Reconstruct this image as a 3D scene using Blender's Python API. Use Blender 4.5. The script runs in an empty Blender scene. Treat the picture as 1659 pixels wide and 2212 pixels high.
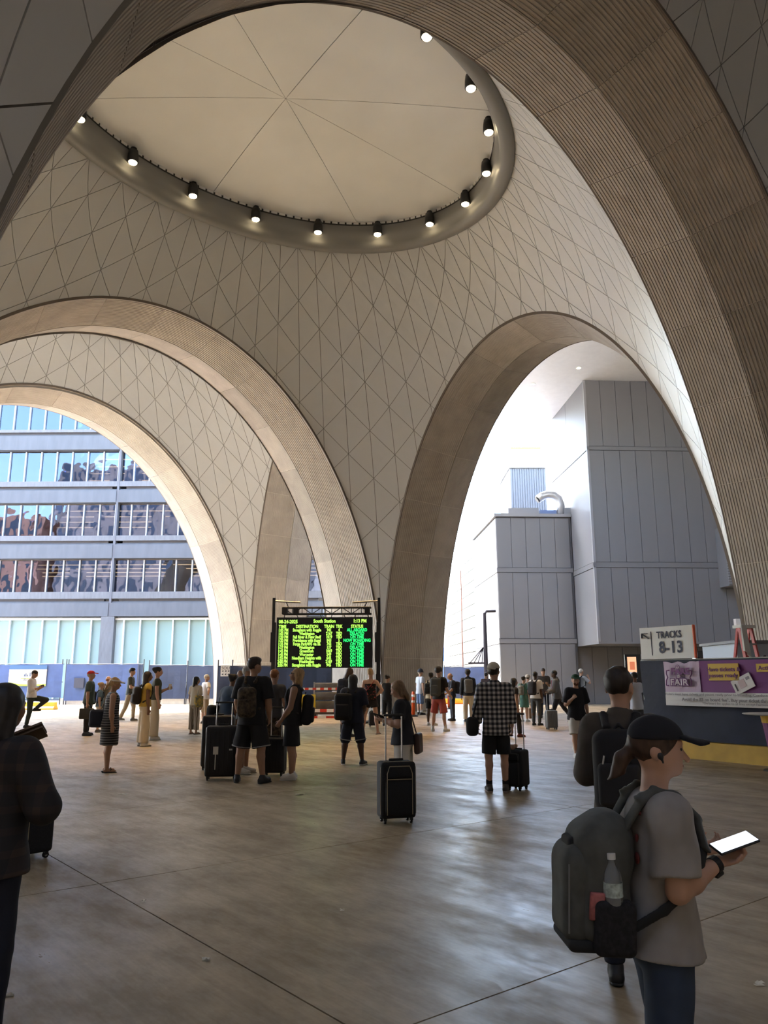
import bpy, math, random
import numpy as np
from mathutils import Vector, Matrix

# ------------------------------------------------------------------ camera, sky, sun, exposure
SC = bpy.context.scene
COL = SC.collection
EYE = 1.56                                   # eye height of the photographer, metres
FPX, PITCH, ROLL = 1684.5, 0.21144, -0.0026  # focal length in pixels of the 1659 x 2212 frame
SCALE = EYE / 1.52

cam_d = bpy.data.cameras.new('camera')
cam = bpy.data.objects.new('camera', cam_d)
COL.objects.link(cam)
cam_d.sensor_fit = 'HORIZONTAL'
cam_d.sensor_width = 36.0
cam_d.lens = 36.0 * FPX / 1659.0
cam_d.clip_start, cam_d.clip_end = 0.05, 900
_F = Vector((0, math.cos(PITCH), math.sin(PITCH)))
_U0 = Vector((0, -math.sin(PITCH), math.cos(PITCH)))
_R0 = Vector((1, 0, 0))
_R = _R0 * math.cos(ROLL) + _U0 * math.sin(ROLL)
_U = _U0 * math.cos(ROLL) - _R0 * math.sin(ROLL)
cam.matrix_world = Matrix(((_R.x, _U.x, -_F.x, 0), (_R.y, _U.y, -_F.y, 0), (_R.z, _U.z, -_F.z, EYE), (0, 0, 0, 1)))
SC.camera = cam

world = bpy.data.worlds.new('sky')
SC.world = world
world.use_nodes = True
wn = world.node_tree
for n in list(wn.nodes):
    wn.nodes.remove(n)
sky = wn.nodes.new('ShaderNodeTexSky')
sky.sky_type = 'NISHITA'
sky.sun_disc = False
sky.sun_elevation = math.radians(58)
sky.sun_rotation = math.radians(-56)
sky.air_density = 1.2
sky.dust_density = 2.5
bg = wn.nodes.new('ShaderNodeBackground')
bg.inputs['Strength'].default_value = 1.7
wo = wn.nodes.new('ShaderNodeOutputWorld')
wn.links.new(sky.outputs[0], bg.inputs[0])
wn.links.new(bg.outputs[0], wo.inputs[0])

sun_d = bpy.data.lights.new('sun', 'SUN')
sun_d.energy = 10.0
sun_d.angle = math.radians(0.6)
sun_d.color = (1.0, 0.97, 0.93)
sun = bpy.data.objects.new('sun', sun_d)
COL.objects.link(sun)
_az, _el = math.radians(-56), math.radians(58)      # azimuth from straight ahead (negative: left)
_sd = Vector((math.sin(_az) * math.cos(_el), math.cos(_az) * math.cos(_el), math.sin(_el)))
sun.rotation_euler = (-_sd).to_track_quat('-Z', 'Y').to_euler()

SC.view_settings.view_transform = 'Standard'
SC.view_settings.look = 'None'
SC.view_settings.exposure = 0.78
SC.view_settings.gamma = 1.0
SC.view_settings.use_curve_mapping = False
SC.cycles.use_adaptive_sampling = True
SC.cycles.adaptive_threshold = 0.2
SC.cycles.max_bounces = 5
SC.cycles.diffuse_bounces = 3
SC.cycles.glossy_bounces = 2
SC.cycles.transmission_bounces = 5
SC.cycles.transparent_max_bounces = 8
SC.cycles.sample_clamp_indirect = 6.0
SC.cycles.caustics_reflective = False
SC.cycles.caustics_refractive = False

random.seed(7)


# ------------------------------------------------------------------ pixels to metres
def ray(px, py):
    return _F + _R * ((px - 829.5) / FPX) + _U * ((1106 - py) / FPX)


def ground(px, py, z=0.0):
    d = ray(px, py)
    return Vector((0, 0, EYE)) + d * ((z - EYE) / d.z)


def at(px, py, Y):
    d = ray(px, py)
    return Vector((0, 0, EYE)) + d * (Y / d.y)


def project(p):
    d = Vector(p) - Vector((0, 0, EYE))
    z = d.dot(_F)
    if z < 0.2:
        return None
    return (829.5 + FPX * d.dot(_R) / z, 1106 - FPX * d.dot(_U) / z)


# ------------------------------------------------------------------ materials
MATS = {}


def mat(name, col, rough=0.6, metal=0.0, var=0.0, vscale=3.0, bump=0.0, bscale=40.0, emit=None, es=1.0,
        trans=0.0, alpha=1.0, stretch=None, spec=0.5, col2=None, ior=None):
    """one procedural material, noise varied colour and fine relief"""
    if name in MATS:
        return MATS[name]
    m = bpy.data.materials.new(name)
    m.use_nodes = True
    nt = m.node_tree
    b = nt.nodes['Principled BSDF']
    b.inputs['Base Color'].default_value = (*col, 1)
    b.inputs['Roughness'].default_value = rough
    b.inputs['Metallic'].default_value = metal
    b.inputs['Specular IOR Level'].default_value = spec
    if ior:
        b.inputs['IOR'].default_value = ior
    if trans:
        b.inputs['Transmission Weight'].default_value = trans
    if alpha < 1:
        b.inputs['Alpha'].default_value = alpha
    if emit:
        b.inputs['Emission Color'].default_value = (*emit, 1)
        b.inputs['Emission Strength'].default_value = es
    if var or bump:
        tc = nt.nodes.new('ShaderNodeTexCoord')
        mp = nt.nodes.new('ShaderNodeMapping')
        if stretch:
            mp.inputs['Scale'].default_value = stretch
        nt.links.new(tc.outputs['Object'], mp.inputs[0])
    if var:
        n1 = nt.nodes.new('ShaderNodeTexNoise')
        n1.inputs['Scale'].default_value = vscale
        n1.inputs['Detail'].default_value = 2
        n1.inputs['Roughness'].default_value = 0.6
        nt.links.new(mp.outputs[0], n1.inputs['Vector'])
        r = nt.nodes.new('ShaderNodeValToRGB')
        c2 = col2 or tuple(min(1, c * (1 + var)) for c in col)
        r.color_ramp.elements[0].color = (*[c * (1 - var) for c in col], 1)
        r.color_ramp.elements[1].color = (*c2, 1)
        r.color_ramp.elements[0].position = 0.3
        r.color_ramp.elements[1].position = 0.7
        nt.links.new(n1.outputs['Fac'], r.inputs[0])
        nt.links.new(r.outputs[0], b.inputs['Base Color'])
    if bump:
        n2 = nt.nodes.new('ShaderNodeTexNoise')
        n2.inputs['Scale'].default_value = bscale
        n2.inputs['Detail'].default_value = 1
        nt.links.new(mp.outputs[0], n2.inputs['Vector'])
        bp = nt.nodes.new('ShaderNodeBump')
        bp.inputs['Strength'].default_value = bump
        bp.inputs['Distance'].default_value = 0.02
        nt.links.new(n2.outputs['Fac'], bp.inputs['Height'])
        nt.links.new(bp.outputs[0], b.inputs['Normal'])
    MATS[name] = m
    return m


def stripes_mat(name, base, line, axis=2, period=0.05, duty=0.3, rough=0.8, second=None, axis2=0):
    """cloth printed with stripes along one axis, or a check when a second axis is given"""
    if name in MATS:
        return MATS[name]
    m = bpy.data.materials.new(name)
    m.use_nodes = True
    nt = m.node_tree
    b = nt.nodes['Principled BSDF']
    b.inputs['Roughness'].default_value = rough
    tc = nt.nodes.new('ShaderNodeTexCoord')
    sx = nt.nodes.new('ShaderNodeSeparateXYZ')
    nt.links.new(tc.outputs['Object'], sx.inputs[0])

    def band(ax):
        a = nt.nodes.new('ShaderNodeMath')
        a.operation = 'DIVIDE'
        a.inputs[1].default_value = period
        nt.links.new(sx.outputs[ax], a.inputs[0])
        f = nt.nodes.new('ShaderNodeMath')
        f.operation = 'FRACT'
        nt.links.new(a.outputs[0], f.inputs[0])
        g = nt.nodes.new('ShaderNodeMath')
        g.operation = 'LESS_THAN'
        g.inputs[1].default_value = duty
        nt.links.new(f.outputs[0], g.inputs[0])
        return g.outputs[0]
    fac = band(axis)
    if second is not None:
        f2 = band(axis2)
        ad = nt.nodes.new('ShaderNodeMath')
        ad.operation = 'ADD'
        nt.links.new(fac, ad.inputs[0])
        nt.links.new(f2, ad.inputs[1])
        hv = nt.nodes.new('ShaderNodeMath')
        hv.operation = 'MULTIPLY'
        hv.inputs[1].default_value = 0.5
        nt.links.new(ad.outputs[0], hv.inputs[0])
        fac = hv.outputs[0]
    r = nt.nodes.new('ShaderNodeValToRGB')
    r.color_ramp.interpolation = 'CONSTANT'
    r.color_ramp.elements[0].color = (*base, 1)
    r.color_ramp.elements[1].color = (*line, 1)
    r.color_ramp.elements[1].position = 0.75
    if second is not None:
        e = r.color_ramp.elements.new(0.25)
        e.color = (*second, 1)
    nt.links.new(fac, r.inputs[0])
    nt.links.new(r.outputs[0], b.inputs['Base Color'])
    MATS[name] = m
    return m


# ------------------------------------------------------------------ objects
def tag(o, label=None, cat=None, group=None, kind=None):
    if label:
        o['label'] = label
    if cat:
        o['category'] = cat
    if group:
        o['group'] = group
    if kind:
        o['kind'] = kind
    return o


def empty(name, loc=(0, 0, 0), rz=0.0):
    o = bpy.data.objects.new(name, None)
    o.empty_display_size = 0.2
    COL.objects.link(o)
    o.location = loc
    o.rotation_euler = (0, 0, rz)
    return o


def link_mesh(name, me, m=None, parent=None, smooth=False):
    o = bpy.data.objects.new(name, me)
    COL.objects.link(o)
    if m and not me.materials:
        me.materials.append(m)
    if parent:
        o.parent = parent
    if smooth:
        me.polygons.foreach_set('use_smooth', [True] * len(me.polygons))
    return o


class MB:
    """collects shapes into one mesh"""

    def __init__(s):
        s.v, s.f = [], []

    def add(s, vs, fs):
        o = len(s.v)
        s.v += [tuple(v) for v in vs]
        s.f += [tuple(i + o for i in f) for f in fs]
        return s

    def box(s, x0, x1, y0, y1, z0, z1):
        return s.add([(x0, y0, z0), (x1, y0, z0), (x1, y1, z0), (x0, y1, z0), (x0, y0, z1), (x1, y0, z1), (x1, y1, z1), (x0, y1, z1)],
                     [(0, 3, 2, 1), (4, 5, 6, 7), (0, 1, 5, 4), (1, 2, 6, 5), (2, 3, 7, 6), (3, 0, 4, 7)])

    def cbox(s, c, sx, sy, sz):
        return s.box(c[0] - sx / 2, c[0] + sx / 2, c[1] - sy / 2, c[1] + sy / 2, c[2] - sz / 2, c[2] + sz / 2)

    def bar(s, a, b, w, h=None, up=(0, 0, 1)):
        """square bar from a to b"""
        h = h or w
        a, b = Vector(a), Vector(b)
        d = (b - a).normalized()
        up = Vector(up)
        if abs(d.dot(up)) > 0.98:
            up = Vector((0, 1, 0))
        x = d.cross(up).normalized() * (w / 2)
        y = x.cross(d).normalized() * (h / 2)
        vs = [p + i * x + j * y for p in (a, b) for i, j in ((-1, -1), (1, -1), (1, 1), (-1, 1))]
        return s.add(vs, [(0, 1, 2, 3), (7, 6, 5, 4), (0, 4, 5, 1), (1, 5, 6, 2), (2, 6, 7, 3), (3, 7, 4, 0)])

    def tube(s, pts, r, n=8, caps=True):
        """round tube along points; r a number or one per point"""
        pts = [Vector(p) for p in pts]
        rs = r if isinstance(r, (list, tuple)) else [r] * len(pts)
        rings = []
        x = None
        for i, p in enumerate(pts):
            t = (pts[min(i + 1, len(pts) - 1)] - pts[max(i - 1, 0)]).normalized()
            if x is None:
                x = t.orthogonal().normalized()
            x = (x - t * x.dot(t)).normalized()
            y = t.cross(x)
            rings.append([p + (x * math.cos(2 * math.pi * k / n) + y * math.sin(2 * math.pi * k / n)) * rs[i] for k in range(n)])
        vs = [v for q in rings for v in q]
        fs = [(i * n + k, i * n + (k + 1) % n, (i + 1) * n + (k + 1) % n, (i + 1) * n + k) for i in range(len(pts) - 1) for k in range(n)]
        if caps:
            fs += [tuple(range(n))[::-1], tuple(range((len(pts) - 1) * n, len(pts) * n))]
        return s.add(vs, fs)

    def lathe(s, prof, n=16, c=(0, 0, 0)):
        vs = [(c[0] + r * math.cos(2 * math.pi * k / n), c[1] + r * math.sin(2 * math.pi * k / n), c[2] + z) for r, z in prof for k in range(n)]
        fs = [(i * n + k, i * n + (k + 1) % n, (i + 1) * n + (k + 1) % n, (i + 1) * n + k) for i in range(len(prof) - 1) for k in range(n)]
        fs += [tuple(range(n))[::-1], tuple(range((len(prof) - 1) * n, len(prof) * n))]
        return s.add(vs, fs)

    def prism(s, poly, axis, lo, hi):
        """polygon of 2D points drawn in the plane across the axis"""
        def p3(p, t):
            q = list(p)
            q.insert(axis, t)
            return tuple(q)
        n = len(poly)
        vs = [p3(p, lo) for p in poly] + [p3(p, hi) for p in poly]
        fs = [tuple(range(n))[::-1], tuple(range(n, 2 * n))] + [(i, (i + 1) % n, n + (i + 1) % n, n + i) for i in range(n)]
        return s.add(vs, fs)

    def mesh(s, name):
        me = bpy.data.meshes.new(name)
        me.from_pydata(s.v, [], s.f)
        me.update()
        return me

    def build(s, name, m=None, parent=None, smooth=False):
        return link_mesh(name, s.mesh(name), m, parent, smooth)


def rbox(sx, sy, sz, r=0.02, seg=3, name='rounded'):
    """mesh of a box with rounded edges, centred on its base"""
    import bmesh
    bm = bmesh.new()
    bmesh.ops.create_cube(bm, size=1)
    for v in bm.verts:
        v.co = Vector((v.co.x * sx, v.co.y * sy, (v.co.z + 0.5) * sz))
    bmesh.ops.bevel(bm, geom=bm.edges[:] + bm.verts[:], offset=r, segments=seg, affect='EDGES', profile=0.5)
    me = bpy.data.meshes.new(name)
    bm.to_mesh(me)
    bm.free()
    me.polygons.foreach_set('use_smooth', [True] * len(me.polygons))
    return me


FONT_MESH = {}


def text(s, size, m, parent=None, loc=(0, 0, 0), rot=(math.pi / 2, 0, 0), align='LEFT', name='lettering', ext=0.002, bold=0.0, sx=1.0, space=1.0):
    """flat lettering turned into a mesh"""
    cu = bpy.data.curves.new(name, 'FONT')
    cu.body = s
    cu.size = size
    cu.extrude = ext
    cu.offset = bold
    cu.align_x = align
    cu.space_character = space
    cu.resolution_u = 3
    tmp = bpy.data.objects.new('tmp', cu)
    COL.objects.link(tmp)
    me = tmp.to_mesh().copy()
    tmp.to_mesh_clear()
    bpy.data.objects.remove(tmp)
    bpy.data.curves.remove(cu)
    me.materials.clear()
    o = link_mesh(name, me, m, parent)
    o.location = loc
    o.rotation_euler = rot
    o.scale = (sx, 1, 1)
    return o
# ------------------------------------------------------------------ the vaulted hall
PSI = 0.711278
MX, MY = -3.403762 * SCALE, 23.661047 * SCALE
CU, SU = math.cos(PSI), math.sin(PSI)
A1, A2 = 11.96607 * SCALE, 8.846396 * SCALE       # half sizes of a bay
KX, RR, HH = 1.349613, 12.547888 * SCALE, 25.122792 * SCALE
PP, QQ, R0 = 1.597516, 2.143699, 6.797297 * SCALE
BAND, DEPTH = 4.0 * SCALE, 0.5 * SCALE            # width of an arch and depth of its ridge
Y2A, Y2B = A2 + BAND, A2 + 12.293118 * SCALE      # second bay, beyond the left arch
YC2, HY2 = (Y2A + Y2B) / 2, (Y2B - Y2A) / 2
YC0 = -(2 * A2 + BAND)                            # bay the camera stands in


def bw(x, y, z=0.0):
    return (MX + x * CU - y * SU, MY + x * SU + y * CU, z)


def zr(r):
    return HH * max(1e-9, 1 - min(1.0, r / RR) ** PP) ** (1 / QQ)


# distance along the vault's profile, from the ring down to the floor
_rs = RR * (1 - np.linspace(1, 0, 900) ** 2.2)
_rs = _rs[_rs > R0]
_rs = np.concatenate([[R0], _rs])
_zs = np.array([zr(r) for r in _rs])
_zs[-1] = 0
_ss = np.concatenate([[0], np.cumsum(np.hypot(np.diff(_rs), np.diff(_zs)))])
S_END = float(_ss[-1])


def vault_point(phi, s, ys=1.0, yc=0.0):
    r = float(np.interp(s, _ss, _rs))
    z = float(np.interp(s, _ss, _zs))
    return np.array((KX * r * math.cos(phi), yc + ys * r * math.sin(phi), z))


def clip_poly(poly, lim):
    """polygon against the four vertical planes of its bay"""
    for ax, sg, c in lim:
        if all(sg * p[ax] <= c + 1e-6 for p in poly):
            continue
        out = []
        for i, p in enumerate(poly):
            q = poly[(i + 1) % len(poly)]
            a, b = sg * p[ax] - c, sg * q[ax] - c
            if a <= 0:
                out.append(p)
            if a * b < 0:
                out.append(p + (q - p) * (a / (a - b)))
        poly = out
        if len(poly) < 3:
            return []
    return poly


M_PANEL = mat('vault_panel_paint', (0.56, 0.565, 0.555), 0.55)
M_JOINT = mat('vault_joint', (0.20, 0.19, 0.175), 0.9)
M_RING = mat('ring_paint', (0.22, 0.215, 0.205), 0.5)
M_CAP = mat('cap_plaster', (0.72, 0.725, 0.71), 0.6, var=0.05, vscale=0.35)
M_MORTAR = mat('arch_mortar', (0.52, 0.47, 0.40), 0.9)
M_LIP = mat('arch_edge_metal', (0.13, 0.105, 0.085), 0.6)


def concrete_panel_mat():
    m = mat('ribbed_concrete', (0.385, 0.345, 0.30), 0.8, var=0.10, vscale=1.3)
    nt = m.node_tree
    b = nt.nodes['Principled BSDF']
    src = b.inputs['Base Color'].links[0].from_socket
    oi = nt.nodes.new('ShaderNodeObjectInfo')
    mr = nt.nodes.new('ShaderNodeMapRange')
    mr.inputs['To Min'].default_value = 0.88
    mr.inputs['To Max'].default_value = 1.12
    nt.links.new(oi.outputs['Random'], mr.inputs[0])
    mx = nt.nodes.new('ShaderNodeVectorMath')
    mx.operation = 'SCALE'
    nt.links.new(src, mx.inputs[0])
    nt.links.new(mr.outputs[0], mx.inputs['Scale'])
    nt.links.new(mx.outputs[0], b.inputs['Base Color'])
    return m


M_RIB = concrete_panel_mat()


def in_view(p, mg=220):
    q = project(p)
    return q is not None and -mg < q[0] < 1659 + mg and -mg < q[1] < 2212 + mg


def vault(name, label, yc, hy, seen=True, keep=300):
    ys = hy / A2
    root = empty(name, bw(0, yc, 0), PSI)
    tag(root, label, kind='structure')
    lim = [(0, 1, A1), (0, -1, A1), (1, 1, yc + hy), (1, -1, hy - yc)]
    lim2 = [(0, 1, A1 + .08), (0, -1, A1 + .08), (1, 1, yc + hy + .08), (1, -1, hy - yc + .08)]
    base = np.array((0, yc, 0.0))
    # backing shell, a little behind the panels
    mb = MB()
    NP, NS = 96, 34
    sv = [S_END * (j / NS) for j in range(NS + 1)]

    def off(phi, s, d):
        p = vault_point(phi, s, ys, yc)
        a = vault_point(phi + 1e-3, s, ys, yc) - vault_point(phi - 1e-3, s, ys, yc)
        s1, s0 = min(s + .01, S_END), max(s - .01, 0)
        b = vault_point(phi, s1, ys, yc) - vault_point(phi, s0, ys, yc)
        n = np.cross(a, b)
        n /= np.linalg.norm(n) + 1e-12
        if n[2] < 0 or (abs(n[2]) < .05 and n @ (p - base) < 0):
            n = -n
        return p, n
    grid = [[(lambda pn: pn[0] + pn[1] * 0.035)(off(2 * math.pi * k / NP, s, 0)) for s in sv] for k in range(NP)]
    for k in range(NP):
        g0, g1 = grid[k], grid[(k + 1) % NP]
        for j in range(NS):
            poly = clip_poly([g0[j], g1[j], g1[j + 1], g0[j + 1]], lim2)
            if len(poly) >= 3:
                mb.add([p - base for p in poly], [tuple(range(len(poly)))])
    mb.build('joint_backing', M_JOINT, root)
    # triangular panels
    N, ds = 72, 1.13 * SCALE
    rest = MB()
    cand = []
    for k in range(N):
        for j in range(-1, int(S_END / ds) + 1):
            if (k + j) % 2:
                continue
            for d in (1, -1):
                tri = [(k, j), (k, j + 2), (k + d, j + 1)]
                P2 = [np.array((2 * math.pi * a / N, min(max(b * ds, 0.0), S_END))) for a, b in tri]
                c3 = [vault_point(a, b, ys, yc) for a, b in P2]
                if all(abs(c[0]) > A1 or abs(c[1] - yc) > hy for c in c3):
                    mid = vault_point(*(sum(P2) / 3), ys, yc)
                    if abs(mid[0]) > A1 or abs(mid[1] - yc) > hy:
                        continue
                L = [np.linalg.norm(c3[1] - c3[2]), np.linalg.norm(c3[0] - c3[2]), np.linalg.norm(c3[0] - c3[1])]
                per = sum(L)
                ar = np.linalg.norm(np.cross(c3[1] - c3[0], c3[2] - c3[0])) / 2
                if ar < 0.01:
                    continue
                rin = 2 * ar / per
                inc = sum(l * p for l, p in zip(L, P2)) / per
                f = max(0.3, 1 - 0.012 / rin)
                cand.append((P2, inc, f))
    panels = []
    for P2, inc, f in cand:
        Q = [inc + (p - inc) * f for p in P2]
        n = 3
        vid, vs, faces = {}, [], []

        def vert(p):
            key = tuple(np.round(p, 4))
            if key not in vid:
                vid[key] = len(vs)
                vs.append(p)
            return vid[key]
        lat = {}
        for a in range(n + 1):
            for b in range(n + 1 - a):
                w = (n - a - b, a, b)
                q = sum(x * y for x, y in zip(w, Q)) / n
                lat[a, b] = vault_point(q[0], q[1], ys, yc)
        for a in range(n):
            for b in range(n - a):
                ts = [[(a, b), (a + 1, b), (a, b + 1)]]
                if a + b < n - 1:
                    ts.append([(a + 1, b), (a + 1, b + 1), (a, b + 1)])
                for t in ts:
                    poly = clip_poly([lat[x] for x in t], lim)
                    ids = []
                    for p in poly:
                        i = vert(p)
                        if i not in ids:
                            ids.append(i)
                    if len(ids) >= 3:
                        faces.append(tuple(ids))
        if not faces:
            continue
        cen = sum(vs) / len(vs)
        cw = Vector(bw(*cen))
        if seen and not in_view(cw):
            continue
        # depth: border turned back to the shell
        cnt = {}
        for fc in faces:
            for i in range(len(fc)):
                e = (fc[i], fc[(i + 1) % len(fc)])
                cnt[tuple(sorted(e))] = cnt.get(tuple(sorted(e)), 0) + 1
        _, nn = off(float(inc[0]), float(inc[1]), 0)
        nv = len(vs)
        vv = [v - base for v in vs]
        ff = list(faces)
        for e, c in cnt.items():
            if c == 1:
                o = len(vv)
                vv += [vs[e[0]] - base, vs[e[1]] - base, vs[e[1]] + nn * 0.04 - base, vs[e[0]] + nn * 0.04 - base]
                ff.append((o, o + 1, o + 2, o + 3))
        pp = [project(bw(*v)) for v in vs[:nv]]
        size = 0.0
        if all(pp):
            xs = [min(max(a[0], 0), 1659) for a in pp]
            yy = [min(max(a[1], 0), 2212) for a in pp]
            size = (max(xs) - min(xs)) * (max(yy) - min(yy))
        panels.append((size, vv, ff))
    panels.sort(key=lambda t: -t[0])
    for i, (size, vv, ff) in enumerate(panels):
        if i < keep and size > 60:
            mb = MB()
            mb.add(vv, ff)
            mb.build('panel', M_PANEL, root, smooth=False)
        else:
            rest.add(vv, ff)
    if rest.v:
        o = rest.build('panel_field', M_PANEL, root)
        tag(o, kind='stuff')
    return root


V1 = vault('ceiling_vault', 'pale grey domed vault of triangular panels around the round opening', 0.0, A2)
V2 = vault('ceiling_vault', 'pale panelled vault seen through the left arch', YC2, HY2)
V0 = vault('ceiling_vault', 'shaded panelled vault at the top right corner, in front of the nearest arch', YC0, A2)


def ring_and_cap(yc, hy, label, detailed):
    ys = hy / A2
    z0 = zr(R0)
    root = empty('oculus_ring', bw(0, yc, 0), PSI)
    tag(root, label, kind='structure')
    prof = [(0.05, 0.06), (-0.02, -0.10), (-0.16, -0.20), (-0.34, -0.21), (-0.48, -0.12), (-0.54, 0.05), (-0.56, 0.25), (-0.66, 0.30), (-0.70, 0.62), (-0.70, 0.98)]
    prof = [(a * SCALE, b * SCALE) for a, b in prof]
    n = 120
    mb = MB()
    vs, fs = [], []
    for i in range(n):
        a = 2 * math.pi * i / n
        ex, ey = KX * R0 * math.cos(a), ys * R0 * math.sin(a)
        nx, ny = math.cos(a) * ys, math.sin(a) * KX
        l = math.hypot(nx, ny)
        nx, ny = nx / l, ny / l
        for d, z in prof:
            vs.append((ex + nx * d, ey + ny * d, z0 + z))
    m = len(prof)
    for i in range(n):
        for j in range(m - 1):
            a, b = i * m + j, ((i + 1) % n) * m + j
            fs.append((a, b, b + 1, a + 1))
    mb.add(vs, fs)
    mb.build('ring', M_RING, root, smooth=True)
    # slotted grille round the top of the ring
    zt = z0 + prof[-1][1]
    ins = 0.70 * SCALE
    if detailed:
        g = MB()
        n2 = 150
        for i in range(n2):
            pts = []
            for a in (2 * math.pi * (i + .12) / n2, 2 * math.pi * (i + .88) / n2):
                nx, ny = math.cos(a) * ys, math.sin(a) * KX
                l = math.hypot(nx, ny)
                for e in (0.02, 0.05):
                    pts.append((KX * R0 * math.cos(a) - nx / l * (ins + e), ys * R0 * math.sin(a) - ny / l * (ins + e)))
            zz = zt - 0.10
            g.add([(*pts[0], zz), (*pts[1], zz), (*pts[3], zz), (*pts[2], zz), (*pts[0], zz + .1), (*pts[1], zz + .1), (*pts[3], zz + .1), (*pts[2], zz + .1)],
                  [(0, 1, 2, 3), (1, 5, 6, 2), (4, 7, 6, 5), (0, 4, 5, 1), (3, 2, 6, 7), (0, 3, 7, 4)])
        tag(g.build('grille_slot', mat('grille_white', (0.75, 0.74, 0.72), 0.4), root), kind='stuff')
        g = MB()
        vs, fs = [], []
        for i in range(n):
            a = 2 * math.pi * i / n
            nx, ny = math.cos(a) * ys, math.sin(a) * KX
            l = math.hypot(nx, ny)
            for z in (zt - .16, zt - .0):
                vs.append((KX * R0 * math.cos(a) - nx / l * (ins + .012), ys * R0 * math.sin(a) - ny / l * (ins + .012), z))
        for i in range(n):
            a, b = 2 * i, 2 * ((i + 1) % n)
            fs.append((a, b, b + 1, a + 1))
        g.add(vs, fs)
        g.build('grille_frame', mat('grille_black', (0.03, 0.03, 0.03), 0.5), root)
    # shallow domed cap: eight panels and the recessed seams between them
    zc = 21.414970 * SCALE
    ri = 1.0
    capr = []
    for q in range(8 if detailed else 1):
        vs, fs = [], []
        na, nr = (10, 10) if detailed else (64, 10)
        gap = 0.012
        a0 = 2 * math.pi * q / 8 - 0.06 if detailed else 0
        a1 = a0 + (2 * math.pi / 8 if detailed else 2 * math.pi)
        for i in range(nr + 1):
            t = 0.004 + (1 - 0.004) * i / nr
            for k in range(na + 1):
                da = gap / (t * 8 + .05) if detailed else 0
                a = a0 + da + (a1 - a0 - 2 * da) * k / na
                nx, ny = math.cos(a) * ys, math.sin(a) * KX
                l = math.hypot(nx, ny)
                x = (KX * R0 * math.cos(a) - nx / l * (ins - .04)) * t
                y = (ys * R0 * math.sin(a) - ny / l * (ins - .04)) * t
                vs.append((x, y, zt + (zc - zt) * (1 - t * t)))
        w = na + 1
        for i in range(nr):
            for k in range(na):
                fs.append((i * w + k, i * w + k + 1, (i + 1) * w + k + 1, (i + 1) * w + k))
        if detailed:
            o0 = len(vs)
            for i in range(nr + 1):
                for k in (0, na):
                    x, y, z = vs[i * w + k]
                    vs.append((x, y, z + .05))
            for i in range(nr):
                fs.append((i * w, (i + 1) * w, o0 + 2 * (i + 1), o0 + 2 * i))
                fs.append((i * w + na, o0 + 2 * i + 1, o0 + 2 * (i + 1) + 1, (i + 1) * w + na))
        mb = MB()
        mb.add(vs, fs)
        mb.build('cap_panel', M_CAP, root, smooth=False)
    if detailed:
        mb = MB()
        vs, fs = [(0, 0, zc + .04)], []
        for i in range(1, 9):
            for k in range(64):
                a = 2 * math.pi * k / 64
                t = i / 8
                vs.append((KX * R0 * math.cos(a) * t, ys * R0 * math.sin(a) * t, zt + (zc - zt) * (1 - t * t) + .04))
        for k in range(64):
            fs.append((0, 1 + k, 1 + (k + 1) % 64))
            for i in range(7):
                a, b = 1 + i * 64 + k, 1 + i * 64 + (k + 1) % 64
                fs.append((a, a + 64, b + 64, b))
        mb.add(vs, fs)
        mb.build('seam_backing', mat('cap_seam', (0.27, 0.26, 0.24), 0.9), root)
    return root, ys, z0


RING, _, RZ0 = ring_and_cap(0.0, A2, 'round opening with grey rim and shallow white dome above', True)
ring_and_cap(YC2, HY2, 'roof opening of the vault beyond the left arch', False)
ring_and_cap(YC0, A2, 'roof opening of the vault over the camera', False)

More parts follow.
